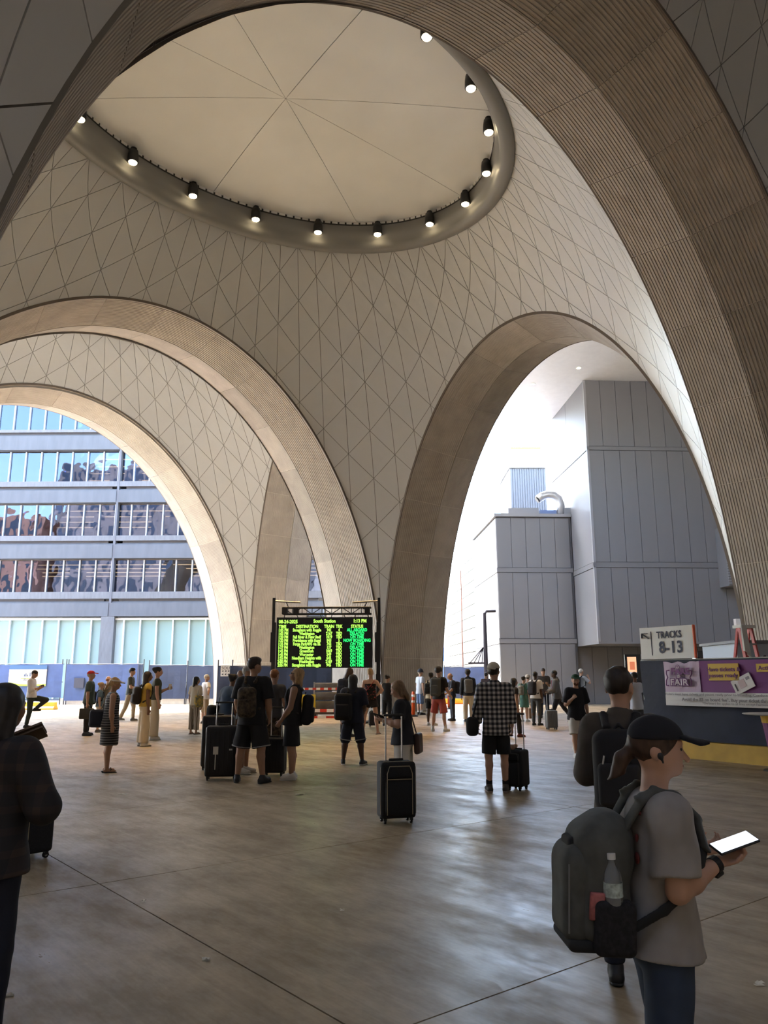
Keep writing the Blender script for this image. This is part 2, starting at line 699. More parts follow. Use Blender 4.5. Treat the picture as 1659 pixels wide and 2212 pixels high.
# spotlights standing round the rim
M_BLACK = mat('black_metal', (0.012, 0.012, 0.013), 0.45)
M_LENS = mat('lamp_lens', (1, 0.9, 0.7), 0.3, emit=(1.0, 0.80, 0.48), es=12)
LAMP_ANGLES = [130.2 + 18.95, 130.2, 111.6, 93.0, 74.2, 54.8, 34.2, 12.3, -7.9, -27.7, -47.0, -63.9, -82, -101, -120, -139, -158, -177, 167]
ordinal = ['', 'first', 'second', 'third', 'fourth', 'fifth', 'sixth', 'seventh', 'eighth', 'ninth', 'tenth', 'eleventh', 'twelfth']
for i, deg in enumerate(LAMP_ANGLES):
    a = math.radians(deg)
    nx, ny = math.cos(a), math.sin(a) * KX
    l = math.hypot(nx, ny)
    nx, ny = nx / l, ny / l
    d = -0.86 * SCALE
    x, y = KX * R0 * math.cos(a) + nx * d, R0 * math.sin(a) + ny * d
    z = RZ0 + 0.46 * SCALE
    if 1 <= i <= 11:
        lab = '%s of the warm spotlights on the round rim, counted from the left' % ordinal[i]
    else:
        lab = 'warm spotlight on the part of the rim hidden by the nearest arch'
    s = empty('spotlight', bw(x, y, z), PSI + math.atan2(ny, nx))
    s.scale = (1.35, 1.35, 1.35)
    tag(s, lab, 'spotlight', 'spotlights round the roof opening')
    h = MB()
    h.lathe([(0.05, 0.24), (0.13, 0.24), (0.15, 0.10), (0.155, -0.12), (0.125, -0.13)][::-1], 14)
    h.build('housing', M_BLACK, s, True)
    MB().lathe([(0.06, -0.165), (0.11, -0.155), (0.122, -0.131)], 14).build('lens', M_LENS, s)
    b = MB()
    b.bar((0.0, 0, 0.2), (0.26, 0, 0.2), 0.06)
    b.lathe([(0.09, 0.20), (0.09, 0.32)], 10)
    b.build('bracket', M_BLACK, s)
    if i % 2 == 0 or i in (3, 5):
        ld = bpy.data.lights.new('spot_beam', 'SPOT')
        ld.energy = 4300
        ld.color = (1.0, 0.62, 0.25)
        ld.spot_size = math.radians(27)
        ld.spot_blend = 0.9
        ld.shadow_soft_size = 0.12
        lo = bpy.data.objects.new('spot_beam', ld)
        COL.objects.link(lo)
        lo.parent = s
        lo.location = (0, 0, -0.2)
        tilt = 0.0
        lo.rotation_euler = (0, tilt, 0)


# ------------------------------------------------------------------ arches
def arch(label, axis, w0, sign, yc=0.0, hy=A2, panels=True, stretch=None):
    """a fluted arch: two sloping faces that meet in a ridge. axis 1: spans x in the plane y = w0; axis 0: spans y in x = w0"""
    ys = hy / A2
    n = 260
    pts = []
    if axis == 1:
        L = KX * math.sqrt(RR ** 2 - A2 ** 2)
        rest = A2
    else:
        L = math.sqrt(RR ** 2 - (A1 / KX) ** 2)
        rest = A1 / KX
    for i in range(n + 1):
        t = math.sin((i / n * 2 - 1) * math.pi / 2)
        s = L * t
        z = zr(math.hypot(s / KX if axis == 1 else s, rest))
        if i in (0, n):
            z = 0.0
        if axis == 0:
            s *= ys
        if stretch and s < 0:
            s *= stretch
        pts.append((s, z))
    pts[0] = (pts[1][0], -0.05)
    pts[-1] = (pts[-2][0], -0.05)
    P = np.array(pts)
    arc = np.concatenate([[0], np.cumsum(np.hypot(*np.diff(P, axis=0).T))])
    tot = arc[-1]

    def edge(q):
        return np.array((np.interp(q, arc, P[:, 0]), np.interp(q, arc, P[:, 1])))

    def nrm(q):
        a, b = edge(max(q - .15, 0)), edge(min(q + .15, tot))
        t = (b - a) / np.linalg.norm(b - a)
        return np.array((t[1], -t[0]))          # pointing in, under the arch
    org = bw(0, yc, 0) if axis == 0 else bw(0, 0, 0)
    root = empty('arch', org, PSI)
    tag(root, label, kind='structure')

    def loc(q, t, w):
        p = edge(q) + nrm(q) * t
        if axis == 1:
            return (p[0], w0 + sign * w, p[1])
        return (w0 + sign * w, p[0], p[1])
    lip = 0.07
    half = BAND / 2
    # backing behind the joints
    qs = np.linspace(0, tot, 121)
    mb = MB()
    rows = [(lip - .035, .0), (DEPTH - .035, half), (lip - .035, BAND)]
    vs = [loc(q, t, w) for q in qs for t, w in rows]
    mb.add(vs, [(i * 3 + j, i * 3 + j + 1, (i + 1) * 3 + j + 1, (i + 1) * 3 + j) for i in range(len(qs) - 1) for j in range(2)])
    mb.build('joint_backing', M_MORTAR if panels else M_RIB, root)
    # dark edge strips between arch and vault
    for w, dw in ((-.03, .05), (BAND + .03, -.05)):
        mb = MB()
        vs = [loc(q, t, a) for q in qs for t, a in ((-.03, w), (lip + .01, w), (lip + .01, w + dw), (-.03, w + dw))]
        mb.add(vs, [(i * 4 + j, i * 4 + (j + 1) % 4, (i + 1) * 4 + (j + 1) % 4, (i + 1) * 4 + j) for i in range(len(qs) - 1) for j in range(4)])
        mb.build('edge_strip', M_LIP, root)
    if not panels:
        return root
    # fluted panels
    npan = 2 * int(round(tot / 2 / (2.45 * SCALE)))
    nf = 20
    fl = [0.0]
    for k in range(nf):
        fl += [(k + a) / nf for a in (0.50, 0.62, 0.88, 1.0)]
    fd = [0.0] + [0, .015, .015, 0] * nf
    nseg = 5
    for side in (0, 1):
        ta, wa, tb, wb = (lip, 0.0, DEPTH, half) if side == 0 else (DEPTH, half, lip, BAND)
        for k in range(npan):
            q0, q1 = tot * k / npan + .011, tot * (k + 1) / npan - .011
            mid = loc((q0 + q1) / 2, .2, (wa + wb) / 2)
            wm = Vector(bw(mid[0], mid[1] + (yc if axis == 0 else 0), mid[2]))
            if not in_view(wm, 330):
                continue
            ff = nf
            vs, fs = [], []
            sl = math.hypot(tb - ta, wb - wa)
            nt, nw = (wb - wa) / sl, -(tb - ta) / sl        # across the face, into the mass
            if nt < 0:
                nt, nw = -nt, -nw
            for i in range(nseg + 1):
                q = q0 + (q1 - q0) * i / nseg
                for u, d in zip(fl, fd):
                    e = 0.006
                    uu = e + (1 - 2 * e) * u
                    vs.append(loc(q, ta + (tb - ta) * uu - nt * d, wa + (wb - wa) * uu - nw * d))
            m = len(fl)
            for i in range(nseg):
                for j in range(m - 1):
                    a = i * m + j
                    fs.append((a, a + 1, a + m + 1, a + m))
            # ends turned back into the joint
            for i in (0, nseg):
                q = q0 if i == 0 else q1
                o = len(vs)
                vs += [loc(q, ta + (tb - ta) * u - nt * .045, wa + (wb - wa) * u - nw * .045) for u in (0.006, 0.994)]
                ring = [i * m + j for j in range(m)]
                fs.append(tuple(ring) + (o + 1, o))
            mb = MB()
            mb.add(vs, fs)
            mb.build('panel', M_RIB, root)
    return root


arch('nearest arch, a great ribbed concrete span filling the top and right of the view', 1, -A2, -1, stretch=1.022)
arch('ribbed concrete arch on the left, beyond the departure board', 1, A2, 1)
arch('smallest arch on the left, framing the glass office building', 1, Y2B, 1)
arch('dark ribbed arch on the right, framing the grey tower', 0, A1, 1)
arch('ribbed arch leg seen through the left arch, behind the departure board', 0, A1, 1, YC2, HY2)
arch('arch on the right of the bay over the camera', 0, A1, 1, YC0, A2)
arch('arch on the left of the main bay, out of view', 0, -A1, -1, panels=False)
arch('arch on the left of the second bay, out of view', 0, -A1, -1, YC2, HY2, panels=False)
arch('arch beside the camera', 0, -A1, -1, YC0, A2, panels=False)
arch('arch behind the camera', 1, YC0 - A2, -1, panels=False)
# ------------------------------------------------------------------ floor of cast slabs
FANG = math.radians(38.7)


def floor_mat():
    m = bpy.data.materials.new('broomed_concrete')
    m.use_nodes = True
    nt = m.node_tree
    b = nt.nodes['Principled BSDF']
    b.inputs['Specular IOR Level'].default_value = 0.45
    g = nt.nodes.new('ShaderNodeNewGeometry')
    mp = nt.nodes.new('ShaderNodeMapping')
    mp.vector_type = 'TEXTURE'
    mp.inputs['Rotation'].default_value = (0, 0, FANG + math.pi / 2)
    nt.links.new(g.outputs['Position'], mp.inputs[0])

    def noise(scale, detail, stretch, rough=0.6):
        s = nt.nodes.new('ShaderNodeMapping')
        s.inputs['Scale'].default_value = stretch
        nt.links.new(mp.outputs[0], s.inputs[0])
        n = nt.nodes.new('ShaderNodeTexNoise')
        n.inputs['Scale'].default_value = scale
        n.inputs['Detail'].default_value = detail
        n.inputs['Roughness'].default_value = rough
        nt.links.new(s.outputs[0], n.inputs['Vector'])
        return n.outputs['Fac']

    def ramp(f, lo, hi, c0, c1):
        r = nt.nodes.new('ShaderNodeValToRGB')
        r.color_ramp.elements[0].position, r.color_ramp.elements[1].position = lo, hi
        r.color_ramp.elements[0].color, r.color_ramp.elements[1].color = (*c0, 1), (*c1, 1)
        nt.links.new(f, r.inputs[0])
        return r.outputs[0]

    def mul(a, c):
        x = nt.nodes.new('ShaderNodeMix')
        x.data_type = 'RGBA'
        x.blend_type = 'MULTIPLY'
        x.inputs[0].default_value = 1
        nt.links.new(a, x.inputs[6])
        nt.links.new(c, x.inputs[7])
        return x.outputs[2]
    base = ramp(noise(0.6, 3, (1, 1.6, 1)), 0.32, 0.68, (0.30, 0.235, 0.150), (0.45, 0.37, 0.25))
    streak = ramp(noise(2.2, 2, (0.10, 14, 1)), 0.3, 0.72, (0.91, 0.905, 0.90), (1.06, 1.055, 1.05))
    bl = noise(2.0, 5, (0.55, 1.2, 1), 0.75)
    blot = ramp(bl, 0.38, 0.66, (0.74, 0.71, 0.66), (1.10, 1.10, 1.10))
    c = mul(mul(base, streak), blot)
    oi = nt.nodes.new('ShaderNodeObjectInfo')
    mr = nt.nodes.new('ShaderNodeMapRange')
    mr.inputs['To Min'].default_value, mr.inputs['To Max'].default_value = 0.93, 1.07
    nt.links.new(oi.outputs['Random'], mr.inputs[0])
    sc = nt.nodes.new('ShaderNodeVectorMath')
    sc.operation = 'SCALE'
    nt.links.new(c, sc.inputs[0])
    nt.links.new(mr.outputs[0], sc.inputs['Scale'])
    nt.links.new(sc.outputs[0], b.inputs['Base Color'])
    rr = nt.nodes.new('ShaderNodeMapRange')
    rr.inputs['From Min'].default_value, rr.inputs['From Max'].default_value = 0.3, 0.7
    rr.inputs['To Min'].default_value, rr.inputs['To Max'].default_value = 0.58, 0.27
    nt.links.new(bl, rr.inputs[0])
    nt.links.new(rr.outputs[0], b.inputs['Roughness'])
    return m


M_FLOOR = floor_mat()
M_FJOINT = mat('slab_joint', (0.11, 0.09, 0.065), 0.9)
floor_root = empty('floor', (0, 0, 0), FANG)
tag(floor_root, 'cast concrete floor of large broom-finished slabs', kind='structure')
MB().box(-18, 74, -52, 62, -0.30, -0.015).build('joint_bed', M_FJOINT, floor_root)
SLX, SLY = 5.9, 3.48
OX, OY = 2.37, 6.54
slab_me = MB().box(.0055, SLX - .0055, .0055, SLY - .0055, -0.02, 0.0).mesh('slab')
slab_me.materials.append(M_FLOOR)
spots_, field = [], MB()
for i in range(-3, 12):
    for j in range(-17, 16):
        x, y = OX + i * SLX, OY + j * SLY
        cs = [Vector((math.cos(FANG) * a - math.sin(FANG) * b, math.sin(FANG) * a + math.cos(FANG) * b, 0)) for a in (x, x + SLX / 2, x + SLX) for b in (y, y + SLY / 2, y + SLY)]
        seen_ = any(in_view(c, 120) for c in cs)
        spots_.append((not seen_, cs[4].length, x, y))
spots_.sort()
for n_, (hid, dist_, x, y) in enumerate(spots_):
    if not hid and n_ < 290:
        o = link_mesh('slab', slab_me, None, floor_root)
        o.location = (x, y, 0)
    else:
        field.box(x + .0055, x + SLX - .0055, y + .0055, y + SLY - .0055, -0.02, 0.0)
tag(field.build('slab_field', M_FLOOR, floor_root), kind='stuff')

M_PAVE = mat('street_paving', (0.56, 0.555, 0.55), 0.9)
gnd = MB().box(-220, 220, -60, 320, -0.6, -0.31).build('street_ground', M_PAVE)
tag(gnd, 'pale street paving beyond the hall', kind='structure')
# sunlit paving strip past the fences
pv = MB().box(-75, 60, 50.5, 200, -0.305, -0.02).build('street_strip', M_PAVE)
tag(pv, 'sunlit paving between fence and office building', kind='structure')

# ------------------------------------------------------------------ glass office building behind the left arches
YF = 64.0


def fx(px, py=1300):
    return at(px, py, YF).x


def fz(py, px=150):
    return at(px, py, YF).z


M_SPAN = mat('facade_concrete', (0.080, 0.084, 0.094), 0.7, var=0.10, vscale=0.9, stretch=(2.5, 1, 0.5))
M_LEDGE = mat('facade_ledge', (0.115, 0.115, 0.12), 0.7, var=0.12, vscale=2.0, stretch=(3, 1, 0.6))
M_SLOT = mat('facade_slot', (0.10, 0.10, 0.11), 0.8)
M_MULL = mat('mullion_metal', (0.40, 0.40, 0.40), 0.4, metal=0.3)
M_WMULL = mat('mullion_white', (0.62, 0.64, 0.63), 0.4)


def glass_mat(name, gloss, tint, refl=(0.9, 0.93, 1.0)):
    m = bpy.data.materials.new(name)
    m.use_nodes = True
    nt = m.node_tree
    for nd in list(nt.nodes):
        nt.nodes.remove(nd)
    out = nt.nodes.new('ShaderNodeOutputMaterial')
    gl = nt.nodes.new('ShaderNodeBsdfGlossy')
    gl.inputs['Color'].default_value = (*refl, 1)
    gl.inputs['Roughness'].default_value = 0.015
    tr = nt.nodes.new('ShaderNodeBsdfTransparent')
    tr.inputs['Color'].default_value = (*tint, 1)
    fr = nt.nodes.new('ShaderNodeFresnel')
    fr.inputs['IOR'].default_value = gloss
    mx = nt.nodes.new('ShaderNodeMixShader')
    nt.links.new(fr.outputs[0], mx.inputs[0])
    nt.links.new(tr.outputs[0], mx.inputs[1])
    nt.links.new(gl.outputs[0], mx.inputs[2])
    nt.links.new(mx.outputs[0], out.inputs[0])
    # old panes are never quite flat
    tc = nt.nodes.new('ShaderNodeNewGeometry')
    nz = nt.nodes.new('ShaderNodeTexNoise')
    nz.inputs['Scale'].default_value = 0.8
    nz.inputs['Detail'].default_value = 1
    nt.links.new(tc.outputs['Position'], nz.inputs['Vector'])
    bp = nt.nodes.new('ShaderNodeBump')
    bp.inputs['Strength'].default_value = 0.12
    bp.inputs['Distance'].default_value = 0.12
    nt.links.new(nz.outputs['Fac'], bp.inputs['Height'])
    nt.links.new(bp.outputs[0], gl.inputs['Normal'])
    MATS[name] = m
    return m


M_PANE = glass_mat('office_glass', 2.3, (0.5, 0.5, 0.52), (0.45, 0.56, 0.85))
M_TEAL = mat('frosted_teal_glass', (0.21, 0.30, 0.275), 0.25, var=0.05, vscale=0.25)
office = empty('office_building', (fx(240), YF, 0), math.radians(-0.6))
tag(office, 'grey office building with bands of windows and a teal glass ground floor', 'building')
OX0 = fx(240)
xl, xr = fx(-260) - OX0, fx(700) - OX0


def obox(name, m, x0, x1, y0, y1, z0, z1):
    return MB().box(x0, x1, y0, y1, z0, z1).build(name, m, office)


rows = [(835, 929, 938, 973), (975, 1041, 1055, 1087), (1090, 1158, 1172, 1207), (1210, 1279, 1297, 1332)]
pw = (fx(342) - fx(25)) / 9
xs = [fx(235) - OX0 + pw * k for k in range(-15, 14)]
pane_cache = {}
for r, (wt, wb, lb, sb) in enumerate(rows):
    z1, z0 = fz(wt), fz(wb)
    zl, zs = fz(lb), fz(sb)
    # ledge under the windows, dark slot, then the spandrel band, in two runs divided by the building joint
    for a, b in ((xl, -0.10), (0.10, xr)):
        obox('ledge', M_LEDGE, a, b, -0.22, 0.4, zl + 0.12, z0)
        obox('slot', M_SLOT, a + .5, b - .5, 0.05, 0.4, zl - 0.10, zl + 0.12)
        obox('slot_lip', M_SPAN, a, b, -0.12, 0.4, zl - 0.22, zl - 0.10)
        obox('spandrel', M_SPAN, a, b, -0.30, 0.4, zs, zl - 0.22)
    for x in xs:
        key = (r,)
        if key not in pane_cache:
            pane_cache[key] = MB().box(0.03, pw - .03, 0.0, 0.03, 0, z1 - z0).mesh('pane')
            pane_cache[key].materials.append(M_PANE)
            pane_cache['m', r] = MB().box(-0.05, 0.05, -0.16, 0.10, 0, z1 - z0).mesh('mullion')
            pane_cache['m', r].materials.append(M_MULL)
        o = link_mesh('pane', pane_cache[key], None, office)
        o.location = (x, 0.22, z0)
        o = link_mesh('mullion', pane_cache['m', r], None, office)
        o.location = (x, 0.22, z0)
    # office floor behind the glass, with strip lamps under its ceiling
    obox('office_floor', mat('office_floor', (0.12, 0.09, 0.07), 0.8), xl, xr, 0.4, 12, z0 - .4, z0 + .1)
    obox('office_ceiling', mat('office_ceiling', (0.30, 0.26, 0.22), 0.8), xl, xr, 0.4, 12, z1 - .05, z1 + .5)
    obox('office_wall', mat('office_wall', (0.15, 0.12, 0.10), 0.8), xl, xr, 12, 12.3, z0, z1 + .2)
    for k, yy in enumerate((2.2, 4.6, 7.0, 9.6)):
        obox('strip_lamp', mat('strip_lamp', (1, .85, .6), 0.5, emit=(1.0, 0.72, 0.38), es=1.6), xl + 1, xr - 1, yy, yy + .16, z1 - .10, z1 - .05)
    rng = random.Random(r)
    for k in range(9):
        xx = xl + rng.random() * (xr - xl)
        obox('office_column', mat('office_column', (0.36, 0.31, 0.26), 0.8), xx, xx + .5, 1.5 + rng.random() * 5, 7.0, z0, z1)
obox('parapet_band', M_SPAN, xl, xr, -0.2, 0.5, fz(835), fz(815))
# ground floor of frosted teal glass between white mullions
z1 = fz(1335)
pg = (fx(335, 1400) - fx(40, 1400)) / 3.0 / 1.0
pg = pw * 1.0
for x in xs:
    if abs(x) < pw * 0.3:
        continue
    o = MB().box(0.03, pw - .03, 0.0, 0.04, 0.1, z1 - .1).build('pane', M_TEAL, office)
    o.location = (x, 0.25, 0)
    o = MB().box(-0.055, 0.055, -0.2, 0.1, 0.1, z1 - .05).build('mullion', M_WMULL, office)
    o.location = (x, 0.25, 0)
obox('transom', M_WMULL, xl, xr, 0.02, 0.35, z1 - .16, z1)
obox('base_wall', M_SPAN, xl, xr, 0.1, 0.5, -0.2, 0.12)
obox('back_wall', mat('back_wall', (0.5, 0.6, 0.58), 0.8), xl, xr, 0.32, 0.6, 0.1, z1)
obox('column', M_LEDGE, -0.62, 0.45, -0.28, 0.5, 0, z1 + .1)
obox('joint', M_SLOT, -0.09, 0.09, -0.25, 0.3, z1 - .2, fz(815))
obox('core_wall', mat('core_wall', (0.2, 0.19, 0.18), 0.9), xl, xr, 12.4, 14, 0, fz(815))

# ------------------------------------------------------------------ grey panelled tower on the right
YT = 46.0
TY = math.radians(3.0)
tc0 = at(1284, 1220, YT)
M_TPAN = mat('tower_panel', (0.19, 0.187, 0.192), 0.5)
M_TEDGE = mat('tower_edge', (0.30, 0.30, 0.31), 0.5)
M_TJOINT = mat('tower_joint', (0.12, 0.12, 0.125), 0.8)
tower = empty('panelled_tower', (tc0.x, YT, 0), TY)
tag(tower, 'tall grey tower clad in vertical metal panels, behind the right arch', 'building')


def tz(py):
    return at(1290, py, YT).z


zt_top, zt_a, zt_b, zt_bot = tz(822), tz(968), tz(1220), tz(1386)
TW, TD = 19.0, 8.2
MB().box(0.05, TW, 0.05, TD, zt_bot + .05, zt_top).build('core', M_TJOINT, tower)
pwT = 0.985
for (a, b) in ((zt_bot, zt_b - .18), (zt_b + .18, zt_a - .14), (zt_a + .14, zt_top)):
    fr = MB().box(0.012, pwT - .012, -0.02, 0.06, a, b).mesh('panel')
    fr.materials.append(M_TPAN)
    x = -0.0
    k = 0
    while x < TW - .5:
        o = link_mesh('panel', fr, None, tower)
        o.location = (x, 0, 0)
        x += pwT
    sd = MB().box(-0.02, 0.06, 0.02, TD / 2 - .012, a, b).mesh('panel')
    sd.materials.append(M_TPAN)
    for k in range(2):
        o = link_mesh('panel', sd, None, tower)
        o.location = (0, k * TD / 2, 0)
for z, t in ((zt_b, .18), (zt_a, .14)):
    MB().box(-0.05, TW, -0.05, 0.06, z - t + .03, z + t - .03).build('belt_course', M_TPAN, tower)
    MB().box(-0.05, 0.06, 0.06, TD, z - t + .03, z + t - .03).build('belt_course', M_TPAN, tower)
MB().box(-0.05, 0.09, -0.05, 0.09, zt_bot, zt_top).build('corner_trim', M_TEDGE, tower)
MB().box(-0.02, TW, -0.02, TD, zt_bot - .12, zt_bot).build('soffit', M_TPAN, tower)
# recessed lower wall under the overhang
LW = 4.4
MB().box(-0.04, TW, LW + .03, LW + .4, -.2, zt_bot).build('lower_core', M_TJOINT, tower)
for k in range(0, 18):
    o = MB().box(0.012, pwT - .012, 0, 0.05, 0, zt_bot - .15).build('panel', mat('lower_panel', (0.16, 0.15, 0.145), 0.6), tower)
    o.location = (k * pwT - .03, LW - .02, 0)
MB().box(8.1, 9.3, LW - .06, LW + .02, 0, 2.3 * 1.2).build('doorway', mat('doorway_dark', (0.03, 0.028, 0.028), 0.6), tower)
# louvre box high on the right of the tower
lx = at(1555, 1200, YT).x - tc0.x
lv = empty('louvre_box', (0, 0, 0))
lv.parent = tower
lz0, lz1 = at(1560, 1268, YT).z, at(1560, 1140, YT).z
MB().box(lx, lx + 1.6, -1.2, -.02, lz0, lz1).build('box_body', M_TPAN, lv)
for k in range(22):
    z = lz0 + .1 + (lz1 - lz0 - .2) * k / 22
    MB().box(lx - .04, lx + 1.5, -1.26, -1.2, z, z + .07).build('slat', M_TEDGE, lv)
# wall mounted speaker pair
p = at(1594, 1346, YT - 4)
sp = empty('wall_speaker', p, 0)
tag(sp, 'small white loudspeaker fixed beside the right arch leg', 'speaker')
MB().box(-.16, .16, -.15, .15, -.22, .22).build('cabinet', mat('speaker_white', (.62, .6, .56), .5), sp)
MB().box(.2, .42, -.1, .12, -.2, .2).build('junction_box', mat('speaker_white', (.62, .6, .56), .5), sp)
MB().box(-.02, .5, .12, .3, -.05, .05).build('bracket', M_BLACK, sp)

# white soffit between the right arch and the tower, with two downlights
zs = zt_top + .02
sof = MB()
pe = [bw(A1 + BAND * .45, -A2 - 6), bw(A1 + BAND * .45, A2 + 3)]
yb = at(1150, 906, 1).z
YB = 1.0 * (zs - EYE) / (at(1150, 906, 1).z - EYE)
poly = [(pe[0][0], pe[0][1]), (70, pe[0][1]), (70, YB), (-6, YB), (pe[1][0], pe[1][1])]
sof.prism([(a, b) for a, b in poly], 2, zs, zs + .5)
so = sof.build('ceiling_soffit', mat('soffit_white', (0.72, 0.72, 0.72), 0.5, var=.03))
tag(so, 'flat white ceiling beyond the right arch', kind='structure')
for px, py, lab in ((1250, 794, 'round ceiling downlight under the white soffit, nearer to the tower'), (1151, 829, 'round ceiling downlight under the white soffit, nearer to the dark arch')):
    d = ray(px, py)
    q = Vector((0, 0, EYE)) + d * ((zs - EYE) / d.z)
    dl = empty('downlight', (q.x, q.y, zs), 0)
    tag(dl, lab, 'ceiling light', 'downlights in the soffit')
    MB().lathe([(0.16, -0.03), (0.17, 0.0)], 16).build('trim_ring', M_WMULL, dl)
    MB().lathe([(0.13, -0.035), (0.13, -0.03)], 16).build('lens', mat('downlight_lens', (1, .9, .6), .4, emit=(1, .82, .45), es=9), dl)

# ------------------------------------------------------------------ low panelled block left of the tower
YBk = 49.8
blk0 = at(1077, 1300, YBk)
blk = empty('panelled_block', (blk0.x, YBk, 0), TY)
tag(blk, 'low grey panelled block standing left of the tower', 'building')


def bz(py):
    return at(1077, py, YBk).z


BWID = (tc0.x - blk0.x) * math.cos(TY) - (YBk - YT) * math.sin(TY) - .07
bt = bz(1112)
MB().box(.05, BWID, .05, 9, -.2, bt - .1).build('core', M_TJOINT, blk)
pwb = BWID / 5.15
for (a, b) in ((bz(1520) - .2, bz(1391)), (bz(1379), bz(1237)), (bz(1226), bz(1119))):
    for k in range(5):
        o = MB().box(.012, pwb - .012, -.02, .06, a, b).build('panel', M_TPAN, blk)
        o.location = (k * pwb, 0, 0)
    MB().box(-.02, .06, .06, 8.9, a, b).build('panel', mat('block_side_sunlit', (.30, .30, .305), .6), blk)  # side panels coloured lighter than the front, for the sun on them
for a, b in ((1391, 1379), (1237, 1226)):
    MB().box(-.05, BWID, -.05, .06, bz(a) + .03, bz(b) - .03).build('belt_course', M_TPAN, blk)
    MB().box(-.05, .06, .06, 8.9, bz(a) + .03, bz(b) - .03).build('belt_course', mat('block_side_sunlit', (.30, .30, .305), .6), blk)
MB().box(-.12, BWID, -.12, 9, bt - .12, bt + .08).build('coping', M_TEDGE, blk)
# roof plant on the block: ducts and the goose-neck vent
du = empty('roof_duct', (blk0.x + 1.2, YBk + .4, bt + .08), 0)
tag(du, 'low pale ductwork lying on the roof of the block', 'duct')
MB().box(-.3, 1.7, 0, .9, 0, .46).build('duct_run', M_TEDGE, du)
MB().box(1.8, 2.9, .1, .9, 0, .34).build('duct_unit', mat('duct_blue', (.15, .22, .42), .5), du)
MB().box(3.0, 4.6, 0, .9, 0, .46).build('duct_run', M_TEDGE, du)
pts = [at(1211, 1112, YBk + .6), at(1211, 1092, YBk + .6), at(1206, 1078, YBk + .6), at(1196, 1071, YBk + .6), at(1183, 1069, YBk + .6), at(1172, 1072, YBk + .6), at(1162, 1079, YBk + .6)]
gn = empty('vent_pipe', (pts[0].x, pts[0].y, bt + .10), 0)
tag(gn, 'silver goose-neck vent pipe on the roof of the low block', 'pipe')
o0 = Vector((pts[0].x, pts[0].y, bt + .08))
dpt = [p - o0 for p in pts]
dpt[0].z = 0
MB().tube(dpt, .27, 12).build('pipe_bend', mat('galvanised', (.55, .56, .57), .35, metal=.6), gn, True)
e = dpt[-1]
dd = (dpt[-1] - dpt[-2]).normalized()
MB().tube([e - dd * .02, e + dd * .10], .235, 12).build('mouth', M_BLACK, gn)

# gridded translucent wall running back from the block
gw = empty('screen_facade', (blk0.x - .3, YBk + 9.1, 0), math.radians(4.0))
tag(gw, 'pale gridded screen wall running back from the low block', 'building')
GL, GN, GR = 17.0, 6, 13
M_SCREEN = mat('screen_panel', (0.15, 0.148, 0.132), 0.35, var=.25, vscale=.25)
MB().box(0.05, 2.2, 0, GL, 0, bt - .3).build('core', mat('screen_core', (.08, .08, .08), .7), gw)
for i in range(GN):
    for j in range(GR):
        MB().box(-.02, .05, i * GL / GN + .03, (i + 1) * GL / GN - .03, j * (bt - .3) / GR + .03, (j + 1) * (bt - .3) / GR - .03).build('panel', M_SCREEN, gw)

# ribbed plant room rising behind the block
YPn = 66.0
p0, p1 = at(1105, 1105, YPn), at(1178, 1011, YPn)
ph = empty('plant_room', (p0.x, YPn, 0), 0)
tag(ph, 'ribbed grey plant room rising behind the low block', 'building')
MB().box(0, p1.x - p0.x, 0.06, 6, 0, p1.z).build('core', M_TPAN, ph)
n = 15
w = (p1.x - p0.x) / n
for k in range(n):
    MB().box(k * w + .03, (k + 1) * w - .05, 0, .06, 4, p1.z - .05).build('rib', mat('plant_rib', (.15, .15, .155), .6), ph)
MB().box(-.1, p1.x - p0.x + .05, -.1, 6, p1.z, p1.z + .1).build('coping', M_TEDGE, ph)
rail = empty('guard_rail', (p0.x, YPn + .3, p1.z + .1), 0)
tag(rail, 'yellow guard rail on top of the plant room', 'railing')
MB().bar((0.2, 0, 1.8), (2.85, 0, 1.8), .12).build('top_bar', mat('rail_yellow', (.75, .48, .06), .5), rail)
for k in range(4):
    MB().bar((0.2 + k * .88, 0, 0), (0.2 + k * .88, 0, 1.8), .06).build('post', mat('rail_white', (.8, .8, .78), .5), rail)

# far street buildings in the gap between arch and block
fb = empty('far_building', (at(956, 1400, 120).x - 6, 120, 0), 0)
tag(fb, 'distant white building with blue windows, glimpsed beside the dark arch', 'building')
zf = at(970, 1346, 120).z
wf = at(988, 1400, 120).x - at(956, 1400, 120).x + 6
MB().box(0, wf, .1, 12, 0, zf).build('wall', mat('far_white', (.28, .29, .31), .8), fb)
MB().box(-.2, wf + .2, -.2, 12, zf, zf + .9).build('roof_edge', mat('far_blue', (.10, .20, .45), .5), fb)
for j in range(5):
    for i in range(4):
        zz = zf - 2.8 - j * 2.9
        if zz < 1:
            continue
        MB().box(wf - 4.2 - i * 2.9 + 2.0, wf - 4.2 - i * 2.9 + 3.9, 0, .1, zz, zz + 2.0).build('window', mat('far_window', (.03, .07, .17), .3), fb)
yb2 = empty('far_building', (at(973, 1400, 95).x, 95, 0), 0)
tag(yb2, 'low cream building far down the street, left of the screen wall', 'building')
z2 = at(990, 1362, 95).z
MB().box(0, 8, .1, 10, 0, z2).build('wall', mat('far_cream', (.34, .29, .18), .8), yb2)
for k in range(3):
    MB().box(.6 + k * 1.5, 1.6 + k * 1.5, 0, .1, 1, 3.5).build('window', mat('far_window2', (.35, .33, .28), .4), yb2)
